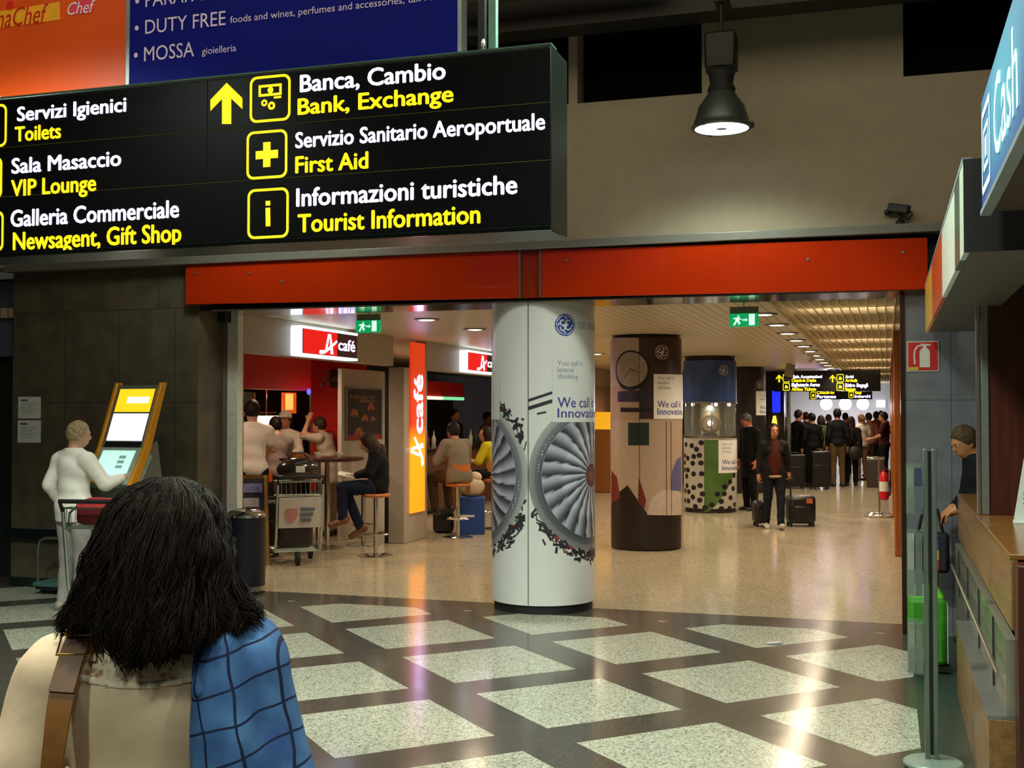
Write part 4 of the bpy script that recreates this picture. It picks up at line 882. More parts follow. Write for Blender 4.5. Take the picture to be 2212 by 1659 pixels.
# projector by the far sign
q = on_y(1703, 808, 24.0); sm = thing('ceiling_projector', 'white and black spotlight hung from the passage ceiling before the far signs', 'spotlight', (q[0], 24.0, q[2]))
MB().cyl((q[0], 24.0, q[2]-.06), (q[0]+.05, 24.0, q[2]+.2), .09, 16).build('body', mat('projector_white', '#8f8a80', .5), sm); MB().cyl((q[0]-.01, 23.98, q[2]-.11), (q[0], 24.0, q[2]-.05), .075, 16).build('lens', M_BLACK, sm); MB().cyl((q[0]+.05, 24, q[2]+.18), (q[0]+.05, 24, ZC), .012, 8).build('rod', M_DARK, sm)
for px, py, yy in ((1738, 745, 18.0), (1754, 765, 20.0)):
    q = on_y(px, py, yy); sl = thing('track_spotlight', 'slim white track spotlight tilted beside the downlights', 'spotlight', (q[0], yy, q[2]), 0, 'slim spotlights beside the downlights')
    MB().cyl((q[0]-.03, yy, q[2]-.14), (q[0]+.03, yy, q[2]+.12), .03, 14).build('body', M_WHITE, sl); MB().cyl((q[0]+.03, yy, q[2]+.1), (q[0]+.03, yy, ZC), .008, 8).build('stem', M_GREYM, sl)
# ================================================================= COUNTERS AND SIGNS ALONG THE RIGHT
XC = .48
c0, c1 = 5.25, 9.05
ic = thing('service_counter', 'long wooden service counter with a slanting tan front band beside the glass brochure post', 'counter', (XC+.4, 7.15, 0))
M_CW = MATS['counter_wood']; M_DRW = MATS['dark_red_wood']
MB().box((XC, c0, .81), (XC+.03, c1, 1.10)).build('front_band', M_CW, ic, bevel=.004)
MB().box((XC-.005, c0, 1.10), (XC+.85, c1, 1.125)).build('worktop', mat('counter_top_wood', '#80562a', .18, var=.2, scale=8), ic, bevel=.004)
MB().box((XC+.03, c0+.02, .775), (XC+.14, c1-.02, .80)).build('ledge', mat('cream_ledge', '#d8c3a4', .5), ic)
MB().box((XC-.02, c0+.02, .455), (XC+.02, c1-.02, .77)).build('glass_panel', mat('counter_glass', '#8f8a78', .12, .3), ic)
for y in np.linspace(c0+.6, c1-.5, 4): MB().box((XC-.027, y-.006, .455), (XC-.019, y+.006, .77)).build('panel_joint', M_DARK, ic)
MB().tube([(XC-.05, c0+.05, .62), (XC-.05, c1-.05, .62)], .010, 10).build('rail', M_STEEL, ic)
MB().box((XC-.09, c0+.02, 0), (XC+.17, 7.6, .44)).build('base_panel', M_CW, ic, bevel=.004); MB().box((XC-.095, c0+.02, .441), (XC+.17, 7.61, .454)).build('base_cap', M_GREYM, ic); MB().box((XC-.02, 7.62, 0), (XC+.17, c1-.02, .454)).build('base_panel', mat('counter_base_grey', '#4f524c', .4), ic)
MB().box((XC+.17, c0+.02, 0), (XC+.8, c1, 1.09)).build('body', mat('counter_body_wood', '#4a3420', .5), ic)
MB().box((XC+.012, c0-.14, 0), (XC+.85, c0-.002, 1.095)).build('end_panel', M_DRW, ic, bevel=.005)
pa = thing('partition_panel', 'tall dark red wooden partition with a metal edge standing on the counter', 'partition', (XC+.6, 7.24, 1.125))
MB().box((XC+.075, 7.2, 1.126), (XC+1.3, 7.26, 2.395)).build('board', M_DRW, pa)
MB().box((XC+.03, 7.19, 1.126), (XC+.072, 7.27, 2.395)).build('edge_profile', M_GREYM, pa, bevel=.004)
MB().box((XC+.005, 7.19, 1.126), (XC+.026, 7.25, 2.395)).build('edge_profile', M_STEEL, pa, bevel=.004)
cn = thing('booth_canopy', 'dark canopy box over the service counter beneath the blue cash sign', 'canopy', (XC+.9, 6.1, 2.4))
MB().box((XC+.17, 4.75, 2.40), (XC+2.2, 7.3, 2.50)).build('soffit', mat('canopy_dark', '#0c0a08', .5), cn)
MB().box((XC+.16, 4.75, 2.51), (XC+2.2, 7.3, 3.3)).build('fascia', mat('canopy_brown', '#160c08', .5), cn)
MB().box((XC+.2, 5.2, 2.39), (XC+.7, 6.6, 2.40)).build('soffit_panel', mat('canopy_panel', '#5a564f', .5), cn)
# long mixed advert sign beyond (yellow, red, white)
xS2 = .28
ls = thing('long_advert_sign', 'long box sign with yellow, orange and white sections over the counter end', 'sign', (xS2+.15, 7.2, 2.31))
L2 = lambda px: on_x(px, 700, xS2)[1]
segs = [(1997.5, 2014, 'sign_yellow', '#c99a3a'), (2014, 2036, 'sign_orange', '#b4481c'), (2036, 2064, 'sign_white', '#c5cfc0'), (2064, 2075, 'sign_green', '#3d5246'), (2075, 2083.5, 'sign_pale', '#b9c8b8')]
for l, r, nm, c in segs:
    MB().box((xS2, L2(r)+.004, 2.31), (xS2+.02, min(L2(l), 9.4)-.004, 2.655)).build('face_panel', mat(nm, c, .3, emit=.10, var=.06), ls)
yn = L2(2083.5); MB().box((xS2+.021, yn, 2.315), (xS2+.34, 9.4, 2.65)).build('cabinet', mat('advert_cabinet', '#5b5a56', .45), ls)
MB().box((xS2, yn-.02, 2.31), (xS2+.34, yn-.001, 2.66)).build('end_cap', M_BLACK, ls)
MB().box((xS2-.003, yn, 2.655), (xS2+.03, 9.4, 2.67)).build('edge_trim', M_TRIM, ls)
for y in (5.6, 6.9): MB().box((xS2+.341, y-.03, 2.45), (XC+.169, y+.03, 2.49)).build('bracket', M_BLACK, ls)
# blue cash sign
xC2 = .33
cs = thing('cash_sign', 'blue lit sign reading Cash with a card machine symbol over the counter', 'sign', (xC2+.3, 3.6, 2.42))
M_CB = raw_mat('cash_blue_glow'); nt = M_CB.node_tree; N, L, b = nodes_of(M_CB); tc = N.new('ShaderNodeTexCoord'); gr = N.new('ShaderNodeTexGradient'); gr.gradient_type = 'SPHERICAL'
mp = N.new('ShaderNodeMapping'); mp.vector_type = 'TEXTURE'; mp.inputs['Location'].default_value = (0, .15, .27); mp.inputs['Scale'].default_value = (1, 1.1, .34); L.new(tc.outputs['Object'], mp.inputs[0]); L.new(mp.outputs[0], gr.inputs[0])
cr = N.new('ShaderNodeValToRGB'); cr.color_ramp.elements[0].color = lin('#23397f')+(1,); cr.color_ramp.elements[1].color = lin('#4fa3b4')+(1,); L.new(gr.outputs['Fac'], cr.inputs[0])
L.new(cr.outputs[0], b.inputs['Base Color']); L.new(cr.outputs[0], b.inputs['Emission Color']); b.inputs['Emission Strength'].default_value = .30
yF = on_x(2120, 300, xC2)[1]
MB().box((xC2, 2.4, 2.43), (xC2+.02, yF, 2.82)).build('face', M_CB, cs, bevel=.003)
MB().box((xC2+.021, 2.4, 2.425), (xC2+.6, yF-.01, 2.82)).build('cabinet', mat('cash_cabinet', '#3a2a20', .5), cs)
MB().box((xC2-.006, 2.4, 2.412), (xC2+.03, yF+.004, 2.43)).build('edge_trim', M_TRIM, cs)
M_CT = mat('cash_letter', '#c8e4dc', .4, emit=.65)
y0, y1 = on_x(2150, 350, xC2)[1], on_x(2203, 270, xC2)[1]
m = MB(); text_on(m, 'Cash', (xC2-.004, y0, 2.50), -UY, UZ, y0-y1, .235, bold=.012); m.build('lettering', M_CT, cs)
ya, yb_ = on_x(2123.5, 330, xC2)[1], on_x(2141, 330, xC2)[1]; cy_ = (ya+yb_)/2; w_ = ya-yb_
def rq(mb, x, yc, zc, w, h, t, r=.03):
    o = rrect(yc, zc, w, h, r); i = rrect(yc, zc, w-2*t, h-2*t, max(r-t, .008)); n = len(o)
    return mb.add([(x, y, z) for y, z in o]+[(x, y, z) for y, z in i], [(k, (k+1) % n, n+(k+1) % n, n+k) for k in range(n)])
m = MB(); rq(m, xC2-.004, cy_, 2.615, w_, .29, .025); rq(m, xC2-.004, cy_, 2.615, w_*.6, .15, .02, .012); m.add([(xC2-.004, cy_-w_*.12, 2.58), (xC2-.004, cy_+w_*.12, 2.58), (xC2-.004, cy_+w_*.12, 2.65), (xC2-.004, cy_-w_*.12, 2.65)], [(0, 1, 2, 3)])
m.build('card_symbol', M_CT, cs)
for y in (2.8, 4.2): MB().cyl((xC2+.5, y, 2.82), (xC2+.5, y, 6.9), .012, 8).build('hanger', M_BLACK, cs)
# fire extinguisher sign on the marble wall
fp = lambda px, py: on_y(px, py, YW-.004)
a, b = fp(1959, 803), fp(2028, 736); es = thing('extinguisher_sign', 'red square fire extinguisher sign with white border on the grey marble wall', 'sign', ((a[0]+b[0])/2, YW-.004, a[2]))
MB().box((a[0], YW-.006, a[2]), (b[0], YW-.001, b[2])).build('plate', mat('sign_plate_white', '#b9b3a8', .5), es)
w_ = b[0]-a[0]; MB().box((a[0]+.01, YW-.008, a[2]+.01), (b[0]-.01, YW-.0055, b[2]-.01)).build('red_field', mat('safety_red', '#c01d1a', .5), es)
P = lambda u, v: (a[0]+u*w_, a[2]+v*w_); y = YW-.0095
m = MB(); flat(m, [P(.40, .14), P(.72, .14), P(.72, .66), P(.66, .76), P(.46, .76), P(.40, .66)], y); flat(m, [P(.5, .76), P(.62, .76), P(.62, .86), P(.5, .86)], y); flat(m, [P(.44, .86), P(.74, .84), P(.74, .90), P(.44, .92)], y)
m.build('extinguisher_symbol', M_WHITE, es)
m = MB(); pts = [P(.46, .86), P(.34, .84), P(.25, .7), P(.23, .5), P(.25, .25)]
for q0, q1 in zip(pts[:-1], pts[1:]):
    d = np.array(q1)-np.array(q0); n = np.array([-d[1], d[0]])/np.linalg.norm(d)*.006; flat(m, [tuple(np.array(q0)+n), tuple(np.array(q0)-n), tuple(np.array(q1)-n), tuple(np.array(q1)+n)], y)
m.build('hose_symbol', M_WHITE, es)
m = MB(); flat(m, [P(.06, .05), P(.36, .05), P(.36, .15), P(.06, .15)], y); m.build('yellow_strip', mat('sign_note_yellow', '#c8b020', .5), es)
p = fp(2017, 707); MB().box((p[0]-.05, YW-.01, p[2]-.012), (p[0]+.03, YW-.001, p[2]+.02)).build('red_wall_tag', mat('safety_red', '#c01d1a', .5), cat='tag', label='small red tag on the marble wall just below the long advert sign')
# brochure stand
bs = thing('brochure_stand', 'free-standing double steel post with clear brochure pockets in front of the counter', 'stand', (.2, 6.05, 0))
bx, by = .2, 6.05
MB().lathe([(.14, .0), (.14, .012), (.13, .02), (.03, .03)], (bx, by, .012), 36).build('base', mat('stand_base', '#93a89b', .3, .4), bs)
M_POST = mat('post_steel', '#728077', .3, .6)
for dx in (-.026, .014): MB().box((bx+dx-.011, by-.02, .03), (bx+dx+.011, by+.02, 1.53)).build('post', M_POST, bs, bevel=.003)
MB().box((bx-.013, by-.012, .06), (bx+.002, by+.012, 1.52)).build('back_profile', M_DKGREEN, bs)
for k, (za, zb_, c1_, c2_) in enumerate(((1.25, 1.44, '#717d70', '#2c3750'), (.85, 1.12, '#868d80', '#565f57'), (.48, .69, '#7a8272', '#646e5f'))):
    x0, x1 = bx-.115, bx-.04
    MB().box((x0, by-.008, za-.03), (x1, by+.004, zb_+.02)).build('pocket_back', mat('pocket_clear', '#7f8d84', .1, alpha=.22), bs)
    MB().box((x0, by-.03, za-.03), (x1, by-.026, za+.10)).build('pocket_front', mat('pocket_clear', '#7f8d84', .1, alpha=.22), bs)
    MB().box((x0, by-.03, za-.034), (x1, by+.004, za-.03)).build('pocket_floor', mat('pocket_clear', '#7f8d84', .1, alpha=.22), bs)
    for j, c in enumerate((c1_, c2_)):
        xx = x0+.004+j*.036
        MB().box((xx, by-.024, za-.028), (xx+.031, by-.010, zb_)).build('brochure', mat('brochure_%d%d' % (k, j), c, .5, var=.2, scale=30), cat='brochure', label='%s leaflets in the %s pocket of the brochure stand' % ((('pale green', 'dark blue'), ('white', 'grey green'), ('cream', 'olive grey'))[k][j], ('top', 'middle', 'lowest')[k]))
# card stand on the counter
q = on_z(2195, 1119, 1.126); q = np.array([.72, 6.75, 1.126])
cd = thing('card_holder', 'white slanted card holder with printed notice on the wooden counter top', 'card', q)
m = MB(); m.prism([(q[0]-.09, q[1]-.02, q[2]), (q[0]+.16, q[1]-.02, q[2]), (q[0]+.16, q[1]-.02, q[2]+.34), (q[0]-.035, q[1]-.02, q[2]+.34)], (0, .006, 0)); m.build('card', M_PAPER, cd)
MB().box((q[0]-.085, q[1]-.06, q[2]), (q[0]+.16, q[1]+.06, q[2]+.008)).build('foot', M_PAPER, cd)
for k, (dz, w_) in enumerate(((.10, .16), (.125, .12), (.15, .17))): MB().box((q[0]-.04, q[1]-.0225, q[2]+dz), (q[0]-.04+w_, q[1]-.0205, q[2]+dz+.008)).build('text_line', M_INK, cd)
MB().box((q[0]-.0, q[1]-.0225, q[2]+.22), (q[0]+.05, q[1]-.0205, q[2]+.255)).build('picture', mat('card_picture', '#4a4a66', .5), cd)
# green trolley bag by the counter
gx, gy = .26, 8.25
gb = thing('green_trolley_bag', 'bright green shopping trolley bag with white side stripes standing by the counter', 'bag', (gx, gy, .012))
MB().box((gx-.14, gy-.11, .06), (gx+.10, gy+.14, .50)).build('body', mat('bag_green', '#2f7d0d', .6, var=.2, scale=9), gb, bevel=.035)
MB().prism([(gx-.135, gy-.10, .49), (gx+.095, gy-.10, .49), (gx+.05, gy-.02, .56), (gx-.09, gy-.02, .56)], (0, .17, 0)).build('flap', mat('bag_lime', '#55ab1a', .6), gb, bevel=.02)
for k in range(3): MB().box((gx+.101, gy-.09+.06*k, .08), (gx+.106, gy-.06+.06*k, .46)).build('stripe', M_WHITE, gb)
MB().box((gx-.12, gy-.10, .025), (gx+.12, gy+.13, .06)).build('base', M_BLACK, gb)
for s_ in (-1, 1): MB().cyl((gx+.1*s_-.015, gy+.1, .042), (gx+.1*s_+.015, gy+.1, .042), .03, 14).build('wheel', M_RUBBER, gb)
MB().tube([(gx-.07, gy+.13, .5), (gx-.07, gy+.15, .66), (gx+.05, gy+.15, .66), (gx+.05, gy+.13, .5)], .01, 8).build('handle', M_DARK, gb)
# crumpled scrap on the floor
q = on_z(1672, 1388, .012); MB().obox((q[0], q[1], .010), (.05, .02, .002), (-.012, .02, 0), (0, 0, .006)).build('paper_scrap', mat('scrap_foil', '#b9b9b9', .3), bevel=.004, cat='litter', label='small crumpled white scrap lying on a pale floor square', loc=(q[0], q[1], 0))
# extinguisher on its stand down the passage
q = on_z(1912, 1116); q = np.array([min(q[0], XR-.27), q[1], 0]); es = thing('extinguisher_stand', 'red fire extinguisher on a stand with a round chrome base by the wooden posts', 'extinguisher', (q[0], q[1], 0))
x, y = q[0], q[1]
MB().lathe([(.24, 0), (.24, .02), (.16, .06), (.03, .08)], (x, y, 0), 32).build('base', M_CHROME, es)
MB().cyl((x, y, .06), (x, y, .95), .018, 10).build('pole', M_STEEL, es)
ex, ey = x+.08, y-.09
MB().lathe([(.05, .28), (.075, .31), (.075, .66), (.05, .72), (.025, .74), (.025, .78)], (ex, ey, 0), 20).build('cylinder', mat('extinguisher_red', '#b9151a', .3), es)
MB().lathe([(.0765, .42), (.0765, .58)], (ex, ey, 0), 20).build('label_band', M_PAPER, es)
MB().box((ex-.02, ey-.05, .78), (ex+.02, ey+.03, .82)).build('valve', M_BLACK, es); MB().tube([(ex+.02, ey, .8), (ex+.09, ey, .75), (ex+.1, ey, .5), (ex+.085, ey, .35)], .012, 8).build('hose', M_BLACK, es)
MB().box((x-.02, y-.03, .6), (ex, ey+.06, .63)).build('bracket', M_STEEL, es)
# grey bin in the far crowd
q = on_z(1897, 1052); q = np.array([q[0]-.02, q[1], 0]); x, y = q[0]-.03, q[1]
lb = thing('litter_bin', 'grey box litter bin with a shiny top standing in the far crowd', 'bin', q)
MB().box((x-.2, y-.2, 0), (x+.2, y+.2, .62)).build('body', mat('bin_grey', '#3b332e', .4), lb, bevel=.02); MB().box((x-.21, y-.21, .62), (x+.21, y+.21, .70)).build('lid', M_CHROME, lb, bevel=.03)

# ================================================================= LEFT: KIOSK, BIN, NOTICES, TROLLEYS
kx, ky = at_d(284, 1000, 10.62)[:2]
kz = thing('self_service_kiosk', 'yellow edged self-service kiosk with glowing screens before the dark wall', 'kiosk', (kx, ky, 0), PSI-math.radians(20))
W2 = .225; M_KY = mat('kiosk_yellow', '#d08a10', .35, coat=.2); M_KG = mat('kiosk_grey', '#6a6f66', .4, .2)
MB().box((-W2+.04, -.02, 0), (W2-.04, .24, .86)).build('pedestal', M_KG, kz, local=True, bevel=.02); MB().box((-.3, -.16, 0), (.3, .3, .03)).build('base_plate', M_DARK, kz, local=True, bevel=.008)
PB, PT = np.array([0, -.13, 1.40]), np.array([0, .10, 1.96])        # foot and head of the leaning head panel
CB, CT = np.array([0, -.34, 1.08]), np.array([0, -.13, 1.40])     # console
def slope(p, q, x0, x1, a, b, off, th):
    d = q-p; n = np.array([0, -d[2], d[1]]); n = -n/np.linalg.norm(n) if n[1] > 0 else n/np.linalg.norm(n)
    A = p+d*a+n*off; B_ = p+d*b+n*off; return MB().prism([(x0, A[1], A[2]), (x1, A[1], A[2]), (x1, B_[1], B_[2]), (x0, B_[1], B_[2])], n*(-th))
slope(PB, PT, -W2, W2, 0, 1, 0, .10).build('head_panel', M_KG, kz, local=True, bevel=.006)
slope(CB, CT, -W2, W2, 0, 1, 0, .16).build('console', mat('kiosk_console', '#93a69c', .4), kz, local=True, bevel=.006)
MB().prism([(-W2+.02, -.30, .86), (-W2+.02, .22, .86), (-W2+.02, .1, 1.45), (-W2+.02, -.09, 1.36), (-W2+.02, -.28, 1.08)], (2*W2-.04, 0, 0)).build('housing', M_KG, kz, local=True)
for s_ in (-1, 1):
    m = MB(); x0 = W2 if s_ > 0 else -W2-.035
    prof = [(-.335, .93), (-.355, 1.08), (-.148, 1.40), (.085, 1.98), (.165, 1.98), (-.06, 1.38), (-.25, 1.06), (-.24, .93)]
    m.prism([(x0, y, z) for y, z in prof], (.035, 0, 0)); m.build('side_cheek', M_KY, kz, local=True, bevel=.006)
slope(PB, PT, -W2+.035, W2-.035, .56, .93, .004, .006).build('upper_screen', mat('screen_yellow', '#f3c21c', .4, emit=1.15, var=.03), kz, local=True)
slope(PB, PT, -.08, W2-.07, .70, .80, .006, .003).build('screen_label', M_GLOWW, kz, local=True)
slope(PB, PT, -W2+.035, W2-.035, .10, .53, .004, .006).build('lower_screen', mat('screen_white', '#f4f2ff', .4, emit=1.5, var=.02), kz, local=True)
slope(PB, PT, -W2+.03, W2-.03, .0, .08, .003, .006).build('slot', M_BLACK, kz, local=True)
slope(CB, CT, -W2+.04, W2-.06, .22, .9, .004, .006).build('touch_screen', mat('screen_teal', '#bfeee4', .4, emit=.75, var=.03), kz, local=True)
for k in range(3): slope(CB, CT, .02, .09, .42+.13*k, .50+.13*k, .006, .002).build('screen_key', mat('screen_key', '#7fb0a8', .4, emit=.3), kz, local=True)
slope(CB, CT, -W2+.04, W2-.06, .02, .18, .02, .03).build('yellow_shelf', M_KY, kz, local=True)
# round bin by the stone pillar
q = on_z(510, 1287); R_ = .178; bx, by = q[0], q[1]+R_
wb = thing('round_waste_bin', 'round dark blue waste bin with a domed chrome lid by the stone pillar', 'bin', (bx, by, 0))
MB().lathe([(R_-.01, 0), (R_-.01, .02), (R_, .03)], (bx, by, 0), 40).build('foot', M_BLACK, wb)
MB().lathe([(R_+.002, .03), (R_+.002, .075)], (bx, by, 0), 40).build('band', M_STEEL, wb)
MB().lathe([(R_, .075), (R_, .72)], (bx, by, 0), 40).build('body', mat('bin_navy', '#0b0c1a', .4), wb)
MB().lathe([(R_+.004, .72), (R_+.004, .745), (R_-.02, .775), (R_-.06, .792), (.09, .795), (.085, .76), (.0005, .75)], (bx, by, 0), 40).build('lid', M_CHROME, wb)
# paper notices on the dark wall
def notice(l, t_, r, b_, lab, lines=6):
    a, b = on_y(l, b_, YW-.003), on_y(r, t_, YW-.003); t = thing('paper_notice', lab, 'notice', ((a[0]+b[0])/2, YW-.002, a[2]), 0)
    MB().box((a[0], YW-.004, a[2]), (b[0], YW-.001, b[2])).build('sheet', M_PAPER, t)
    h = b[2]-a[2]; w = b[0]-a[0]
    MB().box((a[0]+w*.12, YW-.0055, a[2]+h*.80), (a[0]+w*.42, YW-.0038, a[2]+h*.88)).build('heading', mat('notice_heading', '#55605c', .6), t)
    for k in range(lines): MB().box((a[0]+w*.12, YW-.0052, a[2]+h*(.68-.09*k)), (a[0]+w*(.9-.13*(k % 3)), YW-.0038, a[2]+h*(.70-.09*k))).build('text_line', mat('notice_text', '#93a09a', .6), t)
    return t
notice(39, 857, 88, 904, 'upper of two white paper notices on the dark wall'); notice(38, 908, 88, 956, 'lower of two white paper notices on the dark wall')
notice(237, 905, 252, 946, 'narrow paper notice half hidden behind the yellow kiosk', 3)
q = on_y(245, 887, YW-.02); MB().box((q[0]-.03, YW-.05, q[2]-.03), (q[0]+.03, YW-.001, q[2]+.03)).build('alarm_button', mat('alarm_red', '#7c1414', .4), bevel=.006, cat='alarm', label='small dark red alarm button on the dark wall beside the kiosk')
q = on_y(249, 862, YW-.02); MB().box((q[0]-.022, YW-.03, q[2]-.04), (q[0]+.022, YW-.001, q[2]+.04)).build('wall_box', mat('wall_box_grey', '#7d7a70', .5), bevel=.005, cat='box', label='small grey wall box above the red alarm button by the kiosk')
# luggage trolleys
M_WIRE = mat('trolley_steel', '#a9b5ac', .28, .9)
def trolley(loc, rz, label, panel=True):
    t = thing('luggage_trolley', label, 'trolley', loc, rz)
    m = MB()
    for s_ in (-1, 1): m.tube([(.25*s_, .42, .14), (.25*s_, -.18, .16), (.25*s_, -.26, .30), (.25*s_, -.36, .92)], .016, 10)
    m.build('frame', M_WIRE, t, local=True)
    MB().tube([(-.25, -.36, .92), (-.25, -.42, 1.0), (.25, -.42, 1.0), (.25, -.36, .92)], .018, 10).build('handle', M_BLACK, t, local=True)
    m = MB()
    for k in range(6): y = -.18+.12*k; m.tube([(-.25, y, .155), (.25, y, .155)], .009, 8)
    m.build('platform', M_WIRE, t, local=True)
    m = MB()
    for z, dy in ((.94, .30), (.78, .26)): m.tube([(-.25, -.35, z), (-.25, -.35+dy, z), (.25, -.35+dy, z), (.25, -.35, z)], .007, 8, closed=True)
    for k in range(9): x = -.22+.055*k; m.tube([(x, -.35, .78), (x, -.09, .78), (x, -.05, .94)], .0035, 6)
    for k in range(4): y = -.3+.07*k; m.tube([(-.25, y, .94), (-.25, y, .78), (.25, y, .78), (.25, y, .94)], .0035, 6)
    m.build('basket', M_WIRE, t, local=True)
    if panel:
        MB().obox((0, -.345, .60), (.235, 0, 0), (0, .004, .0), (0, -.025, .17)).build('advert_panel', mat('trolley_panel', '#bdb9b4', .4), t, local=True, bevel=.003)
        m = MB(); m.add([(-.10+.07*math.cos(2*PI*k/20), -.356, .60+.10*math.sin(2*PI*k/20)) for k in range(20)], [tuple(range(20))]); m.build('emblem', mat('trolley_emblem', '#b5776f', .5), t, local=True)
        for k in range(3): MB().box((.0, -.358-.004*(2-k), .64-.06*k-.02), (.16-.02*k, -.352-.004*(2-k), .64-.06*k+.012)).build('text_line', M_INK, t, local=True)
    for x, y in ((-.25, .40), (.25, .40), (0, -.2)):
        MB().cyl((x-.02, y, .075), (x+.02, y, .075), .075, 18).build('wheel', M_RUBBER, t, local=True); MB().obox((x, y, .12), (.028, 0, 0), (0, .02, 0), (0, 0, .03)).build('fork', M_DARK, t, local=True)
    return t
ra = at_d(245, 1130, 9.75); t_a = trolley((ra[0], ra[1], 0), PSI+math.radians(-8), 'luggage trolley with a red bag in its basket behind the woman in white', False)
c_, s_ = math.cos(PSI+math.radians(-8)), math.sin(PSI+math.radians(-8))
Lp = lambda x, y, z: (ra[0]+x*c_-y*s_, ra[1]+x*s_+y*c_, z)
rb = thing('red_bag', 'dark red soft bag lying in the basket of the luggage trolley', 'bag', Lp(0, -.2, .80), PSI+math.radians(-8))
MB().box((-.19, -.09, 0.0), (.19, .09, .17)).build('body', mat('bag_red', '#6a0d15', .65, var=.25, scale=6), rb, local=True, bevel=.045); MB().prism([(-.18, -.094, .12), (-.18, -.085, .185), (-.10, -.03, .215), (.10, -.02, .205), (.185, -.08, .18), (.18, -.094, .12)], (0, .12, 0)).build('flap', mat('bag_bright_red', '#a0161c', .6), rb, local=True, bevel=.012)
MB().tube([(-.16, -.06, .16), (-.21, -.13, .10), (-.2, -.16, .02)], .008, 8).build('strap', M_DARK, rb, local=True)
fx = on_y(102, 1200, 9.22)
ft = thing('flatbed_trolley', 'low flatbed trolley with a bent steel loop handle along the dark wall', 'trolley', (fx[0], fx[1]+.12, 0))
x, y = fx[0], fx[1]+.12
MB().box((x-.15, y-.14, .075), (x+.62, y+.18, .115)).build('platform', mat('trolley_teal', '#5d8a84', .35, .4), ft, bevel=.01); MB().box((x-.13, y-.12, .045), (x+.6, y+.16, .074)).build('under_frame', mat('trolley_blue', '#141a33', .5), ft)
MB().tube([(x-.12, y-.1, .115), (x-.12, y-.1, .44), (x-.10, y-.1, .50), (x-.04, y-.1, .53), (x+.45, y-.1, .53), (x+.52, y-.1, .5), (x+.54, y-.1, .44), (x+.54, y-.1, .115)], .012, 10).build('loop_handle', M_WIRE, ft)
for dx in (-.08, .5):
    for dy in (-.08, .12): MB().cyl((x+dx-.012, y+dy, .022), (x+dx+.012, y+dy, .022), .022, 12).build('wheel', M_RUBBER, ft)

# ================================================================= BAR FURNITURE
def stool(loc, rz, label, seat_c, back=False):
    t = thing('bar_stool', label, 'stool', loc, rz)
    MB().lathe([(.21, 0), (.21, .008), (.18, .018), (.03, .03)], (0, 0, 0), 32).build('base', M_CHROME, t, local=True)
    MB().cyl((0, 0, .02), (0, 0, .70), .026, 16).build('pole', M_CHROME, t, local=True)
    MB().tube([(.15*math.cos(a), .15*math.sin(a), .26) for a in np.linspace(0, 2*PI, 24, endpoint=False)], .009, 8, closed=True).tube([(-.15, 0, .26), (.15, 0, .26)], .008, 8).build('footrest', M_CHROME, t, local=True)
    MB().lathe([(.06, .69), (.165, .705), (.175, .725), (.165, .745), (.001, .75)], (0, 0, 0), 28).build('seat', seat_c, t, local=True)
    if back:
        m = MB(); n = 14; P0 = [(-.17*math.cos(a), -.17*math.sin(a)) for a in np.linspace(math.radians(25), math.radians(155), n)]
        V = [(x, y, z) for (x, y) in P0 for z in (.76, 1.0)]+[(x*.9, y*.9, z) for (x, y) in P0 for z in (.76, 1.0)]; F_ = []
        for k in range(n-1): F_ += [(2*k, 2*k+2, 2*k+3, 2*k+1), (2*n+2*k, 2*n+2*k+1, 2*n+2*k+3, 2*n+2*k+2), (2*k+1, 2*k+3, 2*n+2*k+3, 2*n+2*k+1), (2*k, 2*n+2*k, 2*n+2*k+2, 2*k+2)]
        F_ += [(0, 1, 2*n+1, 2*n), (2*n-2, 4*n-2, 4*n-1, 2*n-1)]
        m.add(V, F_); m.build('backrest', seat_c, t, local=True)
    return t
M_SEATO = mat('stool_orange', '#b0642a', .45)
q_s1 = on_z(800, 1204); q_s1 = np.array([q_s1[0], q_s1[1]+.15, 0])
ht = at_d(695, 1100, 14.8); ht = np.array([ht[0], ht[1], 0])
tb = thing('high_table', 'round high bar table with dark top and twin chrome legs before the bar', 'table', ht)
MB().lathe([(.001, 1.10), (.50, 1.10), (.53, 1.115), (.53, 1.135), (.51, 1.145), (.001, 1.145)], ht, 48).build('tabletop', mat('table_brown', '#3a2114', .25), tb)
for dx, dy in ((-.05, .0), (.06, .03)): MB().cyl((ht[0]+dx, ht[1]+dy, .02), (ht[0]+dx, ht[1]+dy, 1.10), .034, 18).build('leg', M_CHROME, tb)
MB().lathe([(.28, 0), (.28, .012), (.2, .025), (.02, .03)], ht, 36).build('base', M_STEEL, tb)
# things on the high table
for k, (dx, dy) in enumerate(((.05, -.2), (-.12, .1), (.18, .12))):
    t = thing('cup', 'small white coffee cup on the round high table', 'cup', (ht[0]+dx, ht[1]+dy, 1.145), 0, 'cups on the high table')
    MB().lathe([(.02, 0), (.032, .02), (.036, .06), (.033, .06), (.028, .02)], (ht[0]+dx, ht[1]+dy, 1.146), 16).build('body', M_WHITE, t); MB().tube([(ht[0]+dx+.033, ht[1]+dy, 1.196), (ht[0]+dx+.055, ht[1]+dy, 1.185), (ht[0]+dx+.03, ht[1]+dy, 1.165)], .005, 6).build('handle', M_WHITE, t)
MB().lathe([(.09, 0), (.10, .05), (.085, .055), (.001, .06)], (ht[0]-.2, ht[1]-.22, 1.146), 18).build('snack_basket', mat('snack_amber', '#b06a1e', .6, var=.3, scale=60), cat='basket', label='amber snack basket near the rim of the round high table')
st1 = stool(q_s1, 0, 'bar stool under the woman reading, in front of the pale bar panel', M_SEATO)
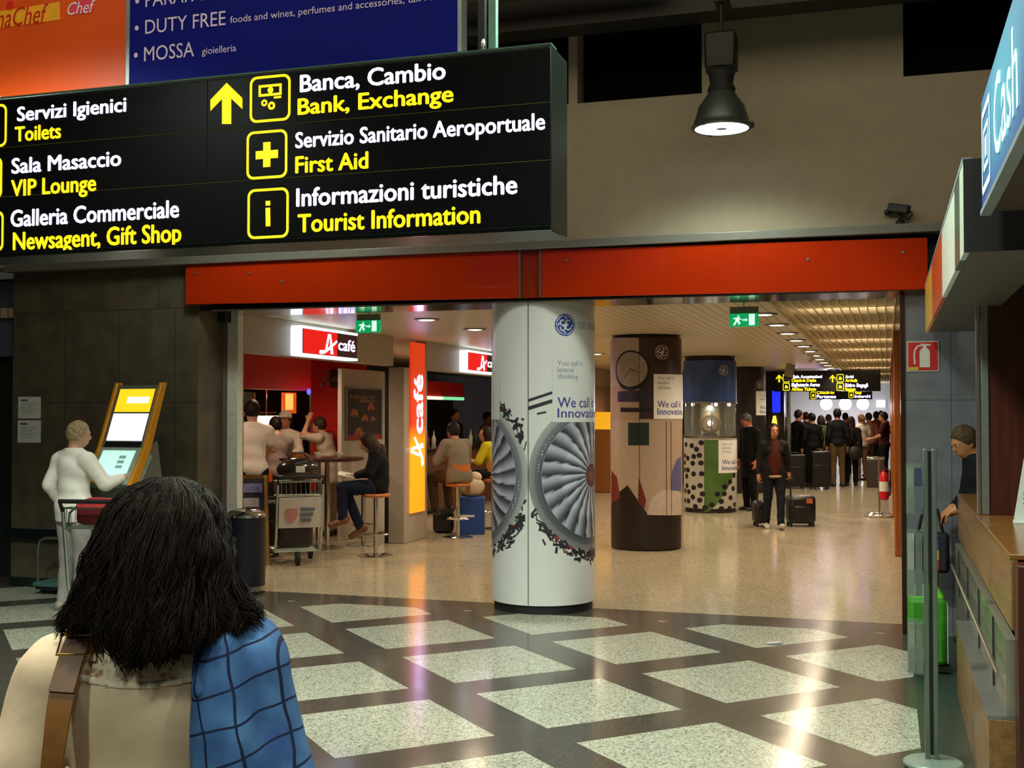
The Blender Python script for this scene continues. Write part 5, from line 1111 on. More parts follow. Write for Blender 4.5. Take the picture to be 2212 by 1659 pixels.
q = on_z(750, 1180); st2 = stool((q[0]+.12, q[1]+.22, 0), 0, 'empty bar stool behind the round high table', M_SEATO)
# trolley and suitcases by the high table
q = at_d(637, 1100, 13.35); tq = np.array([q[0], q[1], 0]); t_b = trolley(tq, PSI+math.radians(20), 'luggage trolley with a white advert panel by the round high table')
def suitcase(name, loc, rz, w, d, h, m, label, handle=True, z0=.05, lean=0):
    t = thing(name, label, 'suitcase', loc, rz)
    MB().box((-w/2, -d/2, z0), (w/2, d/2, z0+h)).build('shell', m, t, local=True, bevel=.035)
    MB().box((-w/2+.05, -d/2-.012, z0+.06), (w/2-.05, -d/2+.01, z0+h*.62)).build('pocket', m, t, local=True, bevel=.012)
    if z0 > .03:
        for sx in (-1, 1):
            for sy in (-1, 1): MB().cyl((sx*(w/2-.05)-.012, sy*(d/2-.04), .03), (sx*(w/2-.05)+.012, sy*(d/2-.04), .03), .03, 12).build('wheel', M_RUBBER, t, local=True)
    if handle: MB().tube([(-.08, 0, z0+h-.01), (-.08, 0, z0+h+.035), (.08, 0, z0+h+.035), (.08, 0, z0+h-.01)], .011, 8).build('handle', M_BLACK, t, local=True)
    return t
M_CASEB = mat('case_black', '#0e0d10', .45); M_CASEP = mat('case_plum', '#241a1e', .3, coat=.3)
q = at_d(578, 1150, 13.95); suitcase('suitcase', (q[0], q[1], 0), PSI, .30, .26, .62, M_CASEB, 'black upright suitcase on the floor between the wooden menu board and the luggage trolley')
cc_ = np.array([tq[0], tq[1]]); cb, sb = math.cos(PSI+math.radians(20)), math.sin(PSI+math.radians(20))
Lt = lambda x, y, z: (cc_[0]+x*cb-y*sb, cc_[1]+x*sb+y*cb, z)
bg = thing('travel_bag', 'shiny silver black bag lying on top of the luggage trolley basket', 'bag', Lt(0, -.2, .945), PSI+math.radians(20))
MB().ell((0, 0, .13), (.24, .15, .13), 24, 16).build('body', mat('bag_silver', '#3c3835', .18, .5, var=.5, scale=5), bg, local=True); MB().tube([(-.12, 0, .24), (-.06, 0, .31), (.06, 0, .31), (.12, 0, .24)], .01, 8).build('handle', M_BLACK, bg, local=True)
MB().box((-.05, -.16, .10), (.05, -.145, .17)).build('tag', M_PAPER, bg, local=True)
sc2 = suitcase('suitcase', Lt(0.02, .16, .175), PSI+math.radians(20), .40, .24, .5, M_CASEP, 'dark plum suitcase standing on the platform of the luggage trolley', True, 0.0)
# wooden menu board
q = on_z(568, 1226); mbd = thing('menu_board', 'tan wooden framed folding menu board leaning by the bar entrance', 'board', (q[0]-.36, q[1]+.12, 0), PSI+math.radians(22))
M_TAN = mat('board_tan', '#9a7330', .5); 
def leaf(y0, y1, nm):
    m = MB(); 
    for x in (-.28, .28): m.obox((x, (y0+y1)/2, .50), (.02, 0, 0), (0, .014, 0), (0, (y1-y0)/2, .50))
    m.obox((0, y1, .985), (.26, 0, 0), (0, .014, 0), (0, 0, .02)); m.obox((0, y0+(y1-y0)*.25, .25), (.26, 0, 0), (0, .014, 0), (0, 0, .02))
    m.build('frame', M_TAN, mbd, local=True)
    MB().obox((0, y0+(y1-y0)*.62, .62), (.26, 0, 0), (0, .006, 0), (0, (y1-y0)*.36, .35)).build('panel', mat('menu_dark', '#1f1a24', .5, var=.3), mbd, local=True)
leaf(-.17, 0, ''); leaf(.17, 0, '')
for k, (z, c, w_) in enumerate(((.86, '#6d6da0', .18), (.70, '#9a96a0', .14), (.52, '#8c8478', .16), (.40, '#70504a', .2))):
    yy = -.17+.17*z-.012; MB().obox((.06, yy, z), (w_, 0, 0), (0, .003, 0), (0, .012, .05)).build('menu_picture', mat('menu_pic_%d' % k, c, .5, var=.4, scale=40), mbd, local=True)
# second opening: stools, bags
q_s3 = on_z(968, 1166); q_s3 = np.array([q_s3[0]+.03, q_s3[1]+.30, 0]); st3 = stool(q_s3, PSI+math.radians(40), 'orange backed bar stool under the man in tan at the second bar opening', M_SEATO, True)
q_s4 = on_z(1035, 1152); q_s4 = np.array([q_s4[0], q_s4[1]+.6, 0]); st4 = stool(q_s4, PSI+math.radians(40), 'orange backed bar stool under the woman in yellow', M_SEATO, True)
q = on_z(1006, 1156); bb = thing('blue_box_bag', 'tall blue carrier box with a pale line of print beside the bar stool', 'bag', (q[0], q[1]+.2, 0), PSI)
MB().box((-.2, -.13, 0), (.2, .13, .52)).build('body', mat('carrier_blue', '#123e8a', .5), bb, local=True, bevel=.01)
MB().box((-.19, -.1325, .245), (.06, -.1295, .275)).build('print_line', M_PAPER, bb, local=True)
wbg = thing('white_plastic_bag', 'crumpled white plastic bag lying on top of the blue carrier box', 'bag', (q[0], q[1]+.2, .535), PSI)
MB().ell((0, 0, .13), (.2, .12, .14), 20, 14).ell((.06, 0, .26), (.1, .07, .08), 16, 10).build('body', mat('plastic_white', '#b9a68c', .5, var=.25, scale=8), wbg, local=True); MB().box((-.06, -.125, .05), (.0, -.10, .2)).build('print', mat('bag_print', '#8a5a34', .5), wbg, local=True)
q = on_z(950, 1152); hb = thing('dark_backpack', 'dark brown backpack slumped on the floor beside the blue carrier box', 'bag', (q[0], q[1]+.15, 0), PSI)
MB().box((-.15, -.10, 0), (.15, .12, .31)).build('body', mat('backpack_brown', '#1c120d', .6), hb, local=True, bevel=.06); MB().tube([(-.05, -.02, .30), (0, -.02, .36), (.06, -.02, .30)], .012, 8).build('handle', M_DARK, hb, local=True); MB().box((-.11, -.125, .03), (.11, -.09, .19)).build('pocket', mat('backpack_brown', '#1c120d', .6), hb, local=True)
# ================================================================= PEOPLE
def field(prims, h, k, pad=.03, cuts=(), noise=None):
    """signed distance of smoothly joined cones and ellipsoids on a grid; cuts keep the side n.(p-c)<0"""
    lo = np.full(3, 9e9); hi = -lo; B = []
    for p in prims:
        if p[0] == 'c': a, b, r1, r2 = p[1:5]; m = max(r1, r2); l = np.minimum(a, b)-m; u = np.maximum(a, b)+m
        else: c, r = p[1], p[2]; m = max(r); l = c-m; u = c+m
        B.append((l, u)); lo = np.minimum(lo, l); hi = np.maximum(hi, u)
    lo = lo-pad-h; n = np.ceil((hi+pad+h-lo)/h).astype(int)+1
    D = np.full(n, .3, np.float32); ax = [lo[i]+h*np.arange(n[i]) for i in range(3)]
    mg = k*1.2+2.5*h
    for p, (l, u) in zip(prims, B):
        i0 = np.maximum(0, np.floor((l-mg-lo)/h).astype(int)); i1 = np.minimum(n, np.ceil((u+mg-lo)/h).astype(int)+1)
        if (i1 <= i0).any(): continue
        sl = tuple(slice(a, b) for a, b in zip(i0, i1))
        X, Y, Z = np.meshgrid(*[ax[i][sl[i]] for i in range(3)], indexing='ij')
        if p[0] == 'c':
            a, b, r1, r2 = p[1:5]; ba = b-a; q = ba@ba+1e-12
            t = np.clip(((X-a[0])*ba[0]+(Y-a[1])*ba[1]+(Z-a[2])*ba[2])/q, 0, 1)
            d = np.sqrt((X-a[0]-t*ba[0])**2+(Y-a[1]-t*ba[1])**2+(Z-a[2]-t*ba[2])**2)-(r1+(r2-r1)*t)
        else:
            c, r = p[1], p[2]; x, y, z = X-c[0], Y-c[1], Z-c[2]
            if len(p) > 3 and p[3] is not None:
                R = p[3]; x, y, z = R[0, 0]*x+R[1, 0]*y+R[2, 0]*z, R[0, 1]*x+R[1, 1]*y+R[2, 1]*z, R[0, 2]*x+R[1, 2]*y+R[2, 2]*z
            k0 = np.sqrt((x/r[0])**2+(y/r[1])**2+(z/r[2])**2)+1e-9; k1 = np.sqrt((x/r[0]**2)**2+(y/r[1]**2)**2+(z/r[2]**2)**2)+1e-9
            d = k0*(k0-1)/k1
        kk = k if len(p) < 6 or p[5] is None else p[5]
        o = D[sl]; hh = np.clip(.5+.5*(o-d)/kk, 0, 1); D[sl] = o+(d-o)*hh-kk*hh*(1-hh)
    if cuts or noise is not None:
        X, Y, Z = np.meshgrid(*ax, indexing='ij')
        if noise is not None: D = D+noise(X, Y, Z)
        for c_ in cuts:
            if callable(c_): D = np.maximum(D, c_(X, Y, Z)); continue
            c, nv = c_; D = np.maximum(D, (X-c[0])*nv[0]+(Y-c[1])*nv[1]+(Z-c[2])*nv[2])
    return D, lo
def surface(D, lo, h):
    """naive surface nets"""
    S = D < 0; n = np.array(D.shape); c = [S[i:n[0]-1+i, j:n[1]-1+j, k:n[2]-1+k] for i in (0, 1) for j in (0, 1) for k in (0, 1)]
    al = c[0].copy(); an = c[0].copy()
    for q in c[1:]: al &= q; an |= q
    I = np.argwhere(an & ~al)
    if not len(I): return [], []
    acc = np.zeros((len(I), 3)); cnt = np.zeros(len(I)); co = [np.array((i, j, k)) for i in (0, 1) for j in (0, 1) for k in (0, 1)]
    val = [D[tuple((I+q).T)] for q in co]
    for a in range(8):
        for b in range(a+1, 8):
            if np.abs(co[a]-co[b]).sum() != 1: continue
            m = (val[a] < 0) != (val[b] < 0); t = np.where(m, val[a]/np.where(m, val[a]-val[b], 1), 0)
            acc += np.where(m[:, None], co[a]+t[:, None]*(co[b]-co[a]), 0); cnt += m
    V = lo+h*(I+acc/cnt[:, None]); vid = np.full(n-1, -1, np.int64); vid[tuple(I.T)] = np.arange(len(I)); Fs = []
    for ax in range(3):
        e = np.zeros(3, int); e[ax] = 1; u, w = np.eye(3, dtype=int)[(ax+1) % 3], np.eye(3, dtype=int)[(ax+2) % 3]
        sh = n-e; A = S[:sh[0], :sh[1], :sh[2]]; Bq = S[e[0]:, e[1]:, e[2]:]; X = np.argwhere(A != Bq)
        X = X[(X[:, (ax+1) % 3] > 0) & (X[:, (ax+2) % 3] > 0)]; X = X[(X[:, (ax+1) % 3] < n[(ax+1) % 3]-1) & (X[:, (ax+2) % 3] < n[(ax+2) % 3]-1)]
        q = np.stack([vid[tuple((X-u-w).T)], vid[tuple((X-w).T)], vid[tuple(X.T)], vid[tuple((X-u).T)]], 1)
        fl = ~S[tuple(X.T)]; q[fl] = q[fl][:, ::-1]; Fs.append(q[(q >= 0).all(1)])
    return V, np.concatenate(Fs)
def skin_mesh(name, prims, mats, parent, h=.012, k=.03, cuts=(), noise=None, label=None, smooth=0, extra=None):
    D, lo = field(prims, h, k, cuts=cuts, noise=noise); V, Fq = surface(D, lo, h)
    me = bpy.data.meshes.new(name); V = np.asarray(V); nf = len(Fq)
    VV, FF = V.tolist(), Fq.tolist() if nf else []
    if extra is not None:
        n0 = len(VV); VV += [tuple(v) for v in extra.v]; FF += [tuple(n0+i for i in f) for f in extra.f]
    me.from_pydata(VV, [], FF); me.polygons.foreach_set('use_smooth', [True]*len(FF)); me.materials.append(mats)
    o = bpy.data.objects.new(name, me); COL.objects.link(o); o.parent = parent; FR[o.name] = FR[parent.name]
    if smooth: md = o.modifiers.new('smooth', 'SMOOTH'); md.iterations = smooth; md.factor = .5
    if label: o['label'] = label
    return o
A3 = lambda *v: np.array(v, float)
def rotx(a): c, s = math.cos(a), math.sin(a); return np.array([[1, 0, 0], [0, c, -s], [0, s, c]])
def rotz(a): c, s = math.cos(a), math.sin(a); return np.array([[c, -s, 0], [s, c, 0], [0, 0, 1]])
def roty(a): c, s = math.cos(a), math.sin(a); return np.array([[c, 0, s], [0, 1, 0], [-s, 0, c]])
STAND = dict(pelvis=(0, 0, .95), waist=(0, .0, 1.09), chest=(0, .0, 1.27), neck=(0, -.012, 1.44), head=(0, .02, 1.585),
             shL=(-.168, -.01, 1.352), elL=(-.215, -.035, 1.10), wrL=(-.225, .04, .86), shR=(.168, -.01, 1.352), elR=(.215, -.035, 1.10), wrR=(.225, .04, .86),
             hpL=(-.085, 0, .90), knL=(-.095, .015, .49), anL=(-.10, -.02, .085), hpR=(.085, 0, .90), knR=(.095, .015, .49), anR=(.10, -.02, .085))
M_EYE = mat('eye_dark', '#140d0a', .2); M_EYEW = mat('eye_white', '#cfc8c0', .3); M_LIP = mat('lips', '#8c4238', .5)
def skinm(c): return mat('skin_'+c.strip('#'), c, .5, var=.06, scale=9)
def cloth(c, rough=.8): return mat('cloth_'+c.strip('#'), c, rough, var=.05, scale=22, bump=.15, spec=.15)
def hand_prims(wr, el, side, curl=.5, pn=None, s=1.0, grow=1.0, hd=None):
    """palm, four jointed fingers of unequal length and a thumb from the side of the palm"""
    d = (wr-el) if hd is None else np.array(hd, float); d = d/np.linalg.norm(d)
    pn = np.array(pn if pn is not None else (-side, 0, 0), float); pn = pn-d*(pn@d); pn /= np.linalg.norm(pn)+1e-9
    lat = np.cross(d, pn)*side                      # towards the thumb
    if lat[1] < 0 and hd is None: lat = -lat
    P = [('c', wr, wr+d*.045*s, .024*s, .026*s), ('e', wr+d*.055*s, A3(.040, .045, .017)*s, np.stack([lat, d, pn], 1)), ]
    for o, l in ((.030, .070), (.011, .080), (-.009, .074), (-.028, .058)):
        b = wr+d*.088*s+lat*o*s; m = b+(d*math.cos(curl*.6)+pn*math.sin(curl*.6))*l*.5*s; e = m+(d*math.cos(curl*1.6)+pn*math.sin(curl*1.6))*l*.5*s
        P += [('c', b, m, .0088*s*grow, .0080*s*grow, .006), ('c', m, e, .0080*s*grow, .0066*s*grow, .004)]
    t0 = wr+d*.030*s+lat*.028*s; t1 = t0+(d*.55+lat*.7+pn*.25)*.042*s; t2 = t1+(d*.8+lat*.25+pn*.4)*.034*s
    return P+[('c', t0, t1, .0125*s*grow, .0105*s*grow, .010), ('c', t1, t2, .0105*s*grow, .0082*s*grow, .004)]
def person(label, loc, rz, H=1.70, pose=None, skin='#b98468', top='#333333', bottom='#22252e', shoe='#1a1716', hair='#20140e', hairstyle='short', sleeve='long', hem=.88, build=1.0,
           headrot=(0, 0, 0), h=.012, coat=False, curl=.5, hands=None, collar=None, group=None, female=False, top_name='shirt', waist_cut=None, inner=None, tuck=0):
    s = H/1.70; J = {k: A3(*v)*s for k, v in {**STAND, **(pose or {})}.items()}
    t = thing('person', label, 'person', loc, rz, group); C = lambda a, b, r1, r2, kk=None: ('c', J[a] if isinstance(a, str) else a, J[b] if isinstance(b, str) else b, r1*s, r2*s, kk)
    E = lambda c, r, R=None, kk=None: ('e', J[c] if isinstance(c, str) else c, A3(*r)*s, R, None, kk)
    hr = rotz(headrot[0])@rotx(headrot[1])@roty(headrot[2]); hc = J['head']; HP = lambda x, y, z: hc+hr@A3(x, y, z)*s
    up = J['neck']-J['pelvis']; up = up/np.linalg.norm(up); lat = J['shR']-J['shL']; lat = lat/np.linalg.norm(lat); fw = np.cross(up, lat); fw /= np.linalg.norm(fw); lat = np.cross(fw, up)
    TR = np.stack([lat, fw, up], 1); w = build
    lat2 = J['hpR']-J['hpL']; lat2 /= np.linalg.norm(lat2)
    body = [E(hc, (.073, .094, .108), hr), ('e', HP(0, .028, -.062), A3(.052, .060, .060)*s, hr), ('e', HP(0, .098, -.022), A3(.013, .020, .020)*s, hr, None, .012), ('e', HP(0, .088, .018), A3(.045, .012, .012)*s, hr, None, .015),
            ('e', HP(-.074, -.005, -.022), A3(.010, .020, .030)*s, hr, None, .008), ('e', HP(.074, -.005, -.022), A3(.010, .020, .030)*s, hr, None, .008), ('e', HP(0, .088, -.068), A3(.022, .010, .008)*s, hr, None, .01),
            C('neck', HP(0, -.018, -.06), .053, .050), E('chest', (.148*w, .098*w, .165), TR), E('waist', (.122*w, .092*w, .13), TR), E('pelvis', (.155*w, .108*w, .115), TR),
            C(J['neck']-up*.02*s, 'shL', .046, .052), C(J['neck']-up*.02*s, 'shR', .046, .052)]
    if female: body += [E(J['chest']+fw*.075*s-lat*.065*s-up*.01*s, (.055, .05, .055), TR), E(J['chest']+fw*.075*s+lat*.065*s-up*.01*s, (.055, .05, .055), TR)]
    arms = {}; legs = {}
    for sd, q in (('L', -1), ('R', 1)):
        arms[sd] = [C('sh'+sd, 'el'+sd, .052*w, .040*w), C('el'+sd, 'wr'+sd, .040*w, .026)]
        legs[sd] = [C('hp'+sd, 'kn'+sd, .086*w, .056*w), C('kn'+sd, 'an'+sd, .054*w, .037), E(J['kn'+sd]*.68+J['an'+sd]*.32-np.cross(lat2, (J['an'+sd]-J['kn'+sd])/np.linalg.norm(J['an'+sd]-J['kn'+sd]))*0, (.05*w, .052*w, .09), None)]
        sh = J['an'+sd]-J['kn'+sd]; toe = np.cross(sh, lat2); toe = toe/np.linalg.norm(toe); toe = toe if toe@fw > -.2 or True else -toe
        if (toe@fw < 0 and abs(sh[2]) > .5*np.linalg.norm(sh)): toe = -toe
        if pose and 'toe'+sd in pose: toe = A3(*pose['toe'+sd]); toe /= np.linalg.norm(toe)
        J['toe'+sd] = J['an'+sd]+toe*.15*s+sh/np.linalg.norm(sh)*.052*s; J['heel'+sd] = J['an'+sd]-toe*.04*s+sh/np.linalg.norm(sh)*.05*s
        legs[sd+'f'] = [C('heel'+sd, 'toe'+sd, .036, .028), C('an'+sd, 'heel'+sd, .038, .036)]
        body += arms[sd]+legs[sd]+legs[sd+'f']
        hp = (hands or {}).get(sd, {})
        body += hand_prims(J['wr'+sd], J['el'+sd], q, hp.get('curl', curl), hp.get('pn'), s, 1.0 if h < .01 else 1.25, hp.get('hd'))
    sm = skinm(skin); skin_mesh('body', body, sm, t, h, .03*s)
    # face
    for q in (-1, 1):
        m = MB(); mw = MB(); mw.ell(HP(q*.031, .083, .0), A3(.013, .008, .0062)*s, 10, 8, hr); m.ell(HP(q*.031, .0895, .0), A3(.0064, .003, .0058)*s, 8, 6, hr)
        ew = mw.build('eye', M_EYEW, t, local=True); m.build('iris', M_EYE, ew, local=True)
    m = MB(); m.ell(HP(0, .0965, -.066), A3(.020, .003, .006)*s, 10, 6, hr); m.build('mouth', M_LIP, t, local=True)
    for q in (-1, 1): MB().ell(HP(q*.032, .0955, .022), A3(.018, .004, .004)*s, 8, 6, hr).build('eyebrow', mat('hair_'+hair.strip('#'), hair, .6, var=.35, scale=45, bump=.4, spec=.2), t, local=True)
    # clothes
    g = .014 if not coat else .020; inf = lambda P, g_: [((p[0], p[1], p[2], p[3]+g_*s, p[4]+g_*s)+tuple(p[5:])) if p[0] == 'c' else ((p[0], p[1], p[2]+g_*s)+tuple(p[3:])) for p in P]
    tors = [p for p in body[8:13+(2 if female else 0)]]
    tp = inf(tors, g); cuts = [(J['neck']+up*.022*s, up)]
    hemp = J['pelvis']-up*(.95-hem)*s; cuts.append((hemp, -up))
    tp += [E(J['pelvis']+up*.0*s, (.150*w+g, .108*w+g, .15), TR), E(J['waist'], (.138*w, .100*w, .20), TR)]
    if hem < .84: tp += [E(J['pelvis']-up*(.95-hem)*.6*s, (.165*w+g, .118*w+g, .15+(.9-hem)*.35), TR)]
    slv = []
    for sd in 'LR':
        a = J['sh'+sd]; b = J['el'+sd]; c_ = J['wr'+sd]
        if sleeve == 'long':
            wp = b+(c_-b)*.93; wd = (c_-b)/np.linalg.norm(c_-b)
            cuts.append(lambda X, Y, Z, wp=wp, wd=wd: np.minimum((X-wp[0])*wd[0]+(Y-wp[1])*wd[1]+(Z-wp[2])*wd[2], .085*s-np.sqrt((X-wp[0])**2+(Y-wp[1])**2+(Z-wp[2])**2)))
            slv += [('c', a, b, (.054*w+g)*s, (.044*w+g)*s, .02), ('c', b, b+(c_-b)*(.90 if not coat else .84), (.044*w+g)*s, (.033+g*.45)*s, .02)]
        elif sleeve == 'short': slv += [('c', a, a+(b-a)*.55, (.056*w+g)*s, (.056*w+g)*s, .02)]
        elif sleeve == 'elbow': slv += [('c', a, b, (.056*w+g)*s, (.050*w+g)*s, .02)]
    fold = lambda X, Y, Z: (.003*s*np.sin(31*Z/s+9*X/s+5*np.sin(13*Y/s)))
    skin_mesh(top_name, tp+slv, cloth(top), t, h, .035*s, cuts, fold)
    if collar: skin_mesh('collar', inf([body[7]], .016), cloth(collar), t, h, .02, [(J['neck']+up*.035*s, up), (J['neck']-up*.02*s, -up)])
    if inner:
        c_ = J['chest']+fw*.02*s
        skin_mesh('inner_top', [E(J['chest']*.55+J['pelvis']*.45+fw*.045*s, (.108*w, .117*w+g, .36), TR)], cloth(inner), t, h, .03*s, [(J['neck']-up*.01*s, up), (J['pelvis']-up*.115*s, -up)])
        skin_mesh('hem_trim', [E(J['pelvis']-up*.10*s+fw*.035*s, (.122*w, .117*w+g, .05), TR)], cloth('#b59a80'), t, h, .02*s, [(J['pelvis']-up*.085*s, up), (J['pelvis']-up*.125*s, -up)])
    legp = [p for p in [body[10]]]+[]
    tro = inf([body[10]], .012)
    for sd in 'LR': tro += inf(legs[sd][:2], .014)
    tro = [p if p[0] == 'e' else (p[0], p[1], p[2], p[3], max(p[4], .058*s), .02) for p in tro]
    cut2 = [(J['pelvis']+up*.09*s, up)]
    skin_mesh('trousers', tro, cloth(bottom), t, h, .03*s, cut2, fold)
    for sd in 'LR': skin_mesh('shoe', inf(legs[sd+'f'], .009), mat('shoe_'+shoe.strip('#'), shoe, .45), t, h, .02*s)
    # hair
    hm = mat('hair_'+hair.strip('#'), hair, .6, var=.35, scale=45, bump=.4, spec=.2); wave = lambda X, Y, Z: .0035*np.sin(95*X+40*np.sin(9*Z))*np.sin(55*Y+17*Z)
    opening = lambda c, nv, hw: (lambda X, Y, Z: np.minimum((X-c[0])*nv[0]+(Y-c[1])*nv[1]+(Z-c[2])*nv[2], hw*s-np.abs((X-hc[0])*hr[0, 0]+(Y-hc[1])*hr[1, 0]+(Z-hc[2])*hr[2, 0])))
    nf = hr@A3(0, .80, -.60); face = (HP(0, .052, .025), nf)
    hp_ = [E(HP(0, -.010, .014), (.086, .104, .112), hr)]
    if hairstyle == 'short': skin_mesh('hair', hp_, hm, t, h*.8, .02, [face, (HP(0, 0, -.065), hr@A3(0, .3, -1))], wave)
    elif hairstyle == 'bob': skin_mesh('hair', hp_+[E(HP(0, -.045, -.05), (.098, .075, .09), hr), E(HP(-.07, -.01, -.05), (.03, .05, .08), hr), E(HP(.07, -.01, -.05), (.03, .05, .08), hr)], hm, t, h*.8, .03, [opening(HP(0, .045, .045), hr@A3(0, .86, -.5), .060)], wave)
    elif hairstyle == 'long': skin_mesh('hair', hp_+[E(HP(0, -.065, -.10), (.095, .055, .15), hr), E(HP(0, -.085, -.22), (.085, .045, .12), TR), E(HP(-.078, -.01, -.09), (.026, .045, .13), hr), E(HP(.078, -.01, -.09), (.026, .045, .13), hr)], hm, t, h*.8, .03, [opening(HP(0, .045, .045), hr@A3(0, .86, -.5), .058)], wave)
    elif hairstyle == 'tied': skin_mesh('hair', hp_+[E(HP(0, -.115, .0), (.045, .045, .05), hr), E(HP(0, -.13, -.09), (.03, .03, .10), hr)], hm, t, h*.8, .02, [face, (HP(0, 0, -.065), hr@A3(0, .3, -1))], wave)
    elif hairstyle == 'cap':
        skin_mesh('hair', hp_, hm, t, h*.8, .02, [face, (HP(0, 0, -.065), hr@A3(0, .3, -1)), (HP(0, 0, .05), hr@A3(0, 0, 1))], wave)
        skin_mesh('cap', [E(HP(0, -.005, .045), (.092, .108, .09), hr), ('e', HP(0, .10, .045), A3(.06, .055, .010)*s, hr)], cloth(top), t, h*.8, .02, [(HP(0, 0, .03), hr@A3(0, 0, -1))])
    t['_J'] = 0; del t['_J']; t_J[t.name] = J
    return t
t_J = {}
def gp(px, D): q = at_d(px, 900, D); return (q[0], q[1], 0)
R_ = math.radians
# --- the woman in white at the kiosk
pw = gp(162, 10.22)
person('grey haired woman in a white jacket and pale trousers touching the yellow kiosk screen', pw, PSI-R_(28), 1.63, dict(elR=(.29, .09, 1.14), wrR=(.345, .275, 1.19), elL=(-.245, -.06, 1.12), wrL=(-.22, .05, .92), head=(.015, .03, 1.585)),
       skin='#c39278', top='#efe8de', bottom='#a39d9b', shoe='#8d8478', hair='#a3906c', hairstyle='short', hem=.80, build=1.06, headrot=(R_(-38), R_(-8), 0), h=.008, coat=True, female=True, top_name='jacket', hands={'R': dict(curl=.35, pn=(0, .3, -1))})
# --- seated reader
sp_ = (q_s1[0], q_s1[1], 0)
READ = dict(pelvis=(0, -.02, .86), waist=(0, -.05, .98), chest=(0, -.04, 1.13), neck=(0, .02, 1.29), head=(0, .10, 1.385), shL=(-.16, -.0, 1.24), shR=(.16, -.0, 1.24), elL=(-.21, .06, 1.02), elR=(.21, .06, 1.02), wrL=(-.10, .25, .985), wrR=(.10, .25, .985),
            hpL=(-.085, .02, .84), hpR=(.085, .02, .84), knL=(-.08, .40, .86), knR=(.07, .38, .80), anL=(-.04, .40, .48), anR=(.08, .20, .36), toeL=(0, 1, -.35), toeR=(0, .9, -.6))
person('dark haired woman in a black jacket and jeans seated on a bar stool reading', sp_, PSI+R_(92), 1.66, READ, skin='#b07c60', top='#121114', bottom='#1c2336', shoe='#7a4a34', hair='#2b1a10', hairstyle='long', hem=.84, headrot=(0, R_(-32), 0), h=.009, coat=True, female=True, top_name='jacket', hands={'L': dict(curl=.6, pn=(0, 0, 1)), 'R': dict(curl=.6, pn=(0, 0, 1))})
c_, s_ = math.cos(PSI+R_(92)), math.sin(PSI+R_(92)); bl_ = lambda x, y, z: (sp_[0]+x*c_-y*s_, sp_[1]+x*s_+y*c_, z)
bk = thing('book', 'open book held on the lap of the seated woman in the black jacket', 'book', bl_(0, .34, .955), PSI+R_(92))
for q in (-1, 1): MB().obox((q*.075, 0, .012), (.075, 0, .012*1), (0, .10, .02), (0, -.001, .006)).build('page_block', M_PAPER, bk, local=True); MB().obox((q*.077, 0, .003), (.079, 0, .012), (0, .105, .02), (0, 0, .002)).build('cover', mat('book_cover', '#6a3a22', .5), bk, local=True)
# --- people at the bar
person('man in a white shirt and dark trousers standing with his back turned at the bar', gp(545, 14.3), PSI+R_(22), 1.86, dict(elL=(-.24, .10, 1.16), wrL=(-.15, .30, 1.14), elR=(.24, .06, 1.15), wrR=(.17, .27, 1.10)), top='#ddd2ca', bottom='#17141a', hair='#1a0f0a', hairstyle='short', sleeve='short', hem=.87, build=1.02)
person('dark haired person in a grey shirt leaning at the bar beside the man in white', gp(598, 15.7), PSI+R_(35), 1.66, dict(elL=(-.22, .14, 1.14), wrL=(-.12, .32, 1.10), elR=(.22, .14, 1.14), wrR=(.12, .32, 1.10), head=(0, .05, 1.575)), top='#8d7f7a', bottom='#241c1c', hair='#120b08', sleeve='elbow')
person('bartender in a white shirt and pale cap facing the bar customers', gp(617, 16.7), PSI+R_(168), 1.72, dict(elL=(-.25, .10, 1.16), wrL=(-.14, .30, 1.08), elR=(.25, .10, 1.16), wrR=(.14, .30, 1.08)), top='#d6cabb', bottom='#2a2224', hair='#3a2016', hairstyle='cap', skin='#b5744e')
person('person in a loose white shirt raising one arm to the head by the red partition', gp(712, 16.4), PSI+R_(75), 1.68, dict(chest=(0, .06, 1.26), neck=(0, .10, 1.42), head=(0, .16, 1.55), shL=(-.165, .09, 1.37), shR=(.165, .09, 1.37), elL=(-.25, .28, 1.42), wrL=(-.14, .26, 1.62), elR=(.23, .18, 1.13), wrR=(.15, .40, 1.10)), top='#bcae9d', bottom='#b0a292', hair='#3a2416', hem=.72, build=1.08, sleeve='elbow')
# --- second opening
SIT = dict(pelvis=(0, -.02, .86), waist=(0, -.02, .99), chest=(0, .02, 1.15), neck=(0, .06, 1.31), head=(0, .11, 1.44), shL=(-.17, .05, 1.26), shR=(.17, .05, 1.26), elL=(-.25, .14, 1.03), elR=(.25, .14, 1.03), wrL=(-.14, .36, 1.02), wrR=(.14, .36, 1.02),
           hpL=(-.09, .02, .84), hpR=(.09, .02, .84), knL=(-.13, .42, .80), knR=(.13, .42, .80), anL=(-.12, .36, .40), anR=(.12, .36, .40), toeL=(0, 1, -.2), toeR=(0, 1, -.2))
person('man in a tan shirt seated with his back turned on an orange stool', (q_s3[0], q_s3[1], 0), PSI+R_(40), 1.72, SIT, top='#6e6656', bottom='#4a3728', hair='#140e0b', sleeve='elbow', hem=.83, build=1.12, skin='#a0664a')
person('woman in a yellow shirt with long dark hair seated at the second bar opening', (q_s4[0], q_s4[1], 0), PSI+R_(72), 1.64, SIT, top='#b3a31c', bottom='#17151a', hair='#160d08', hairstyle='long', sleeve='elbow', hem=.84, female=True, headrot=(R_(30), 0, 0), skin='#b07a58')
person('bartender in a pink shirt behind the brown counter', (-8.35, on_x(1052, 900, -8.35)[1], 0), R_(-95), 1.72, top='#c2605a', bottom='#221a1a', hair='#1a0f0a', sleeve='short', skin='#b5744e')
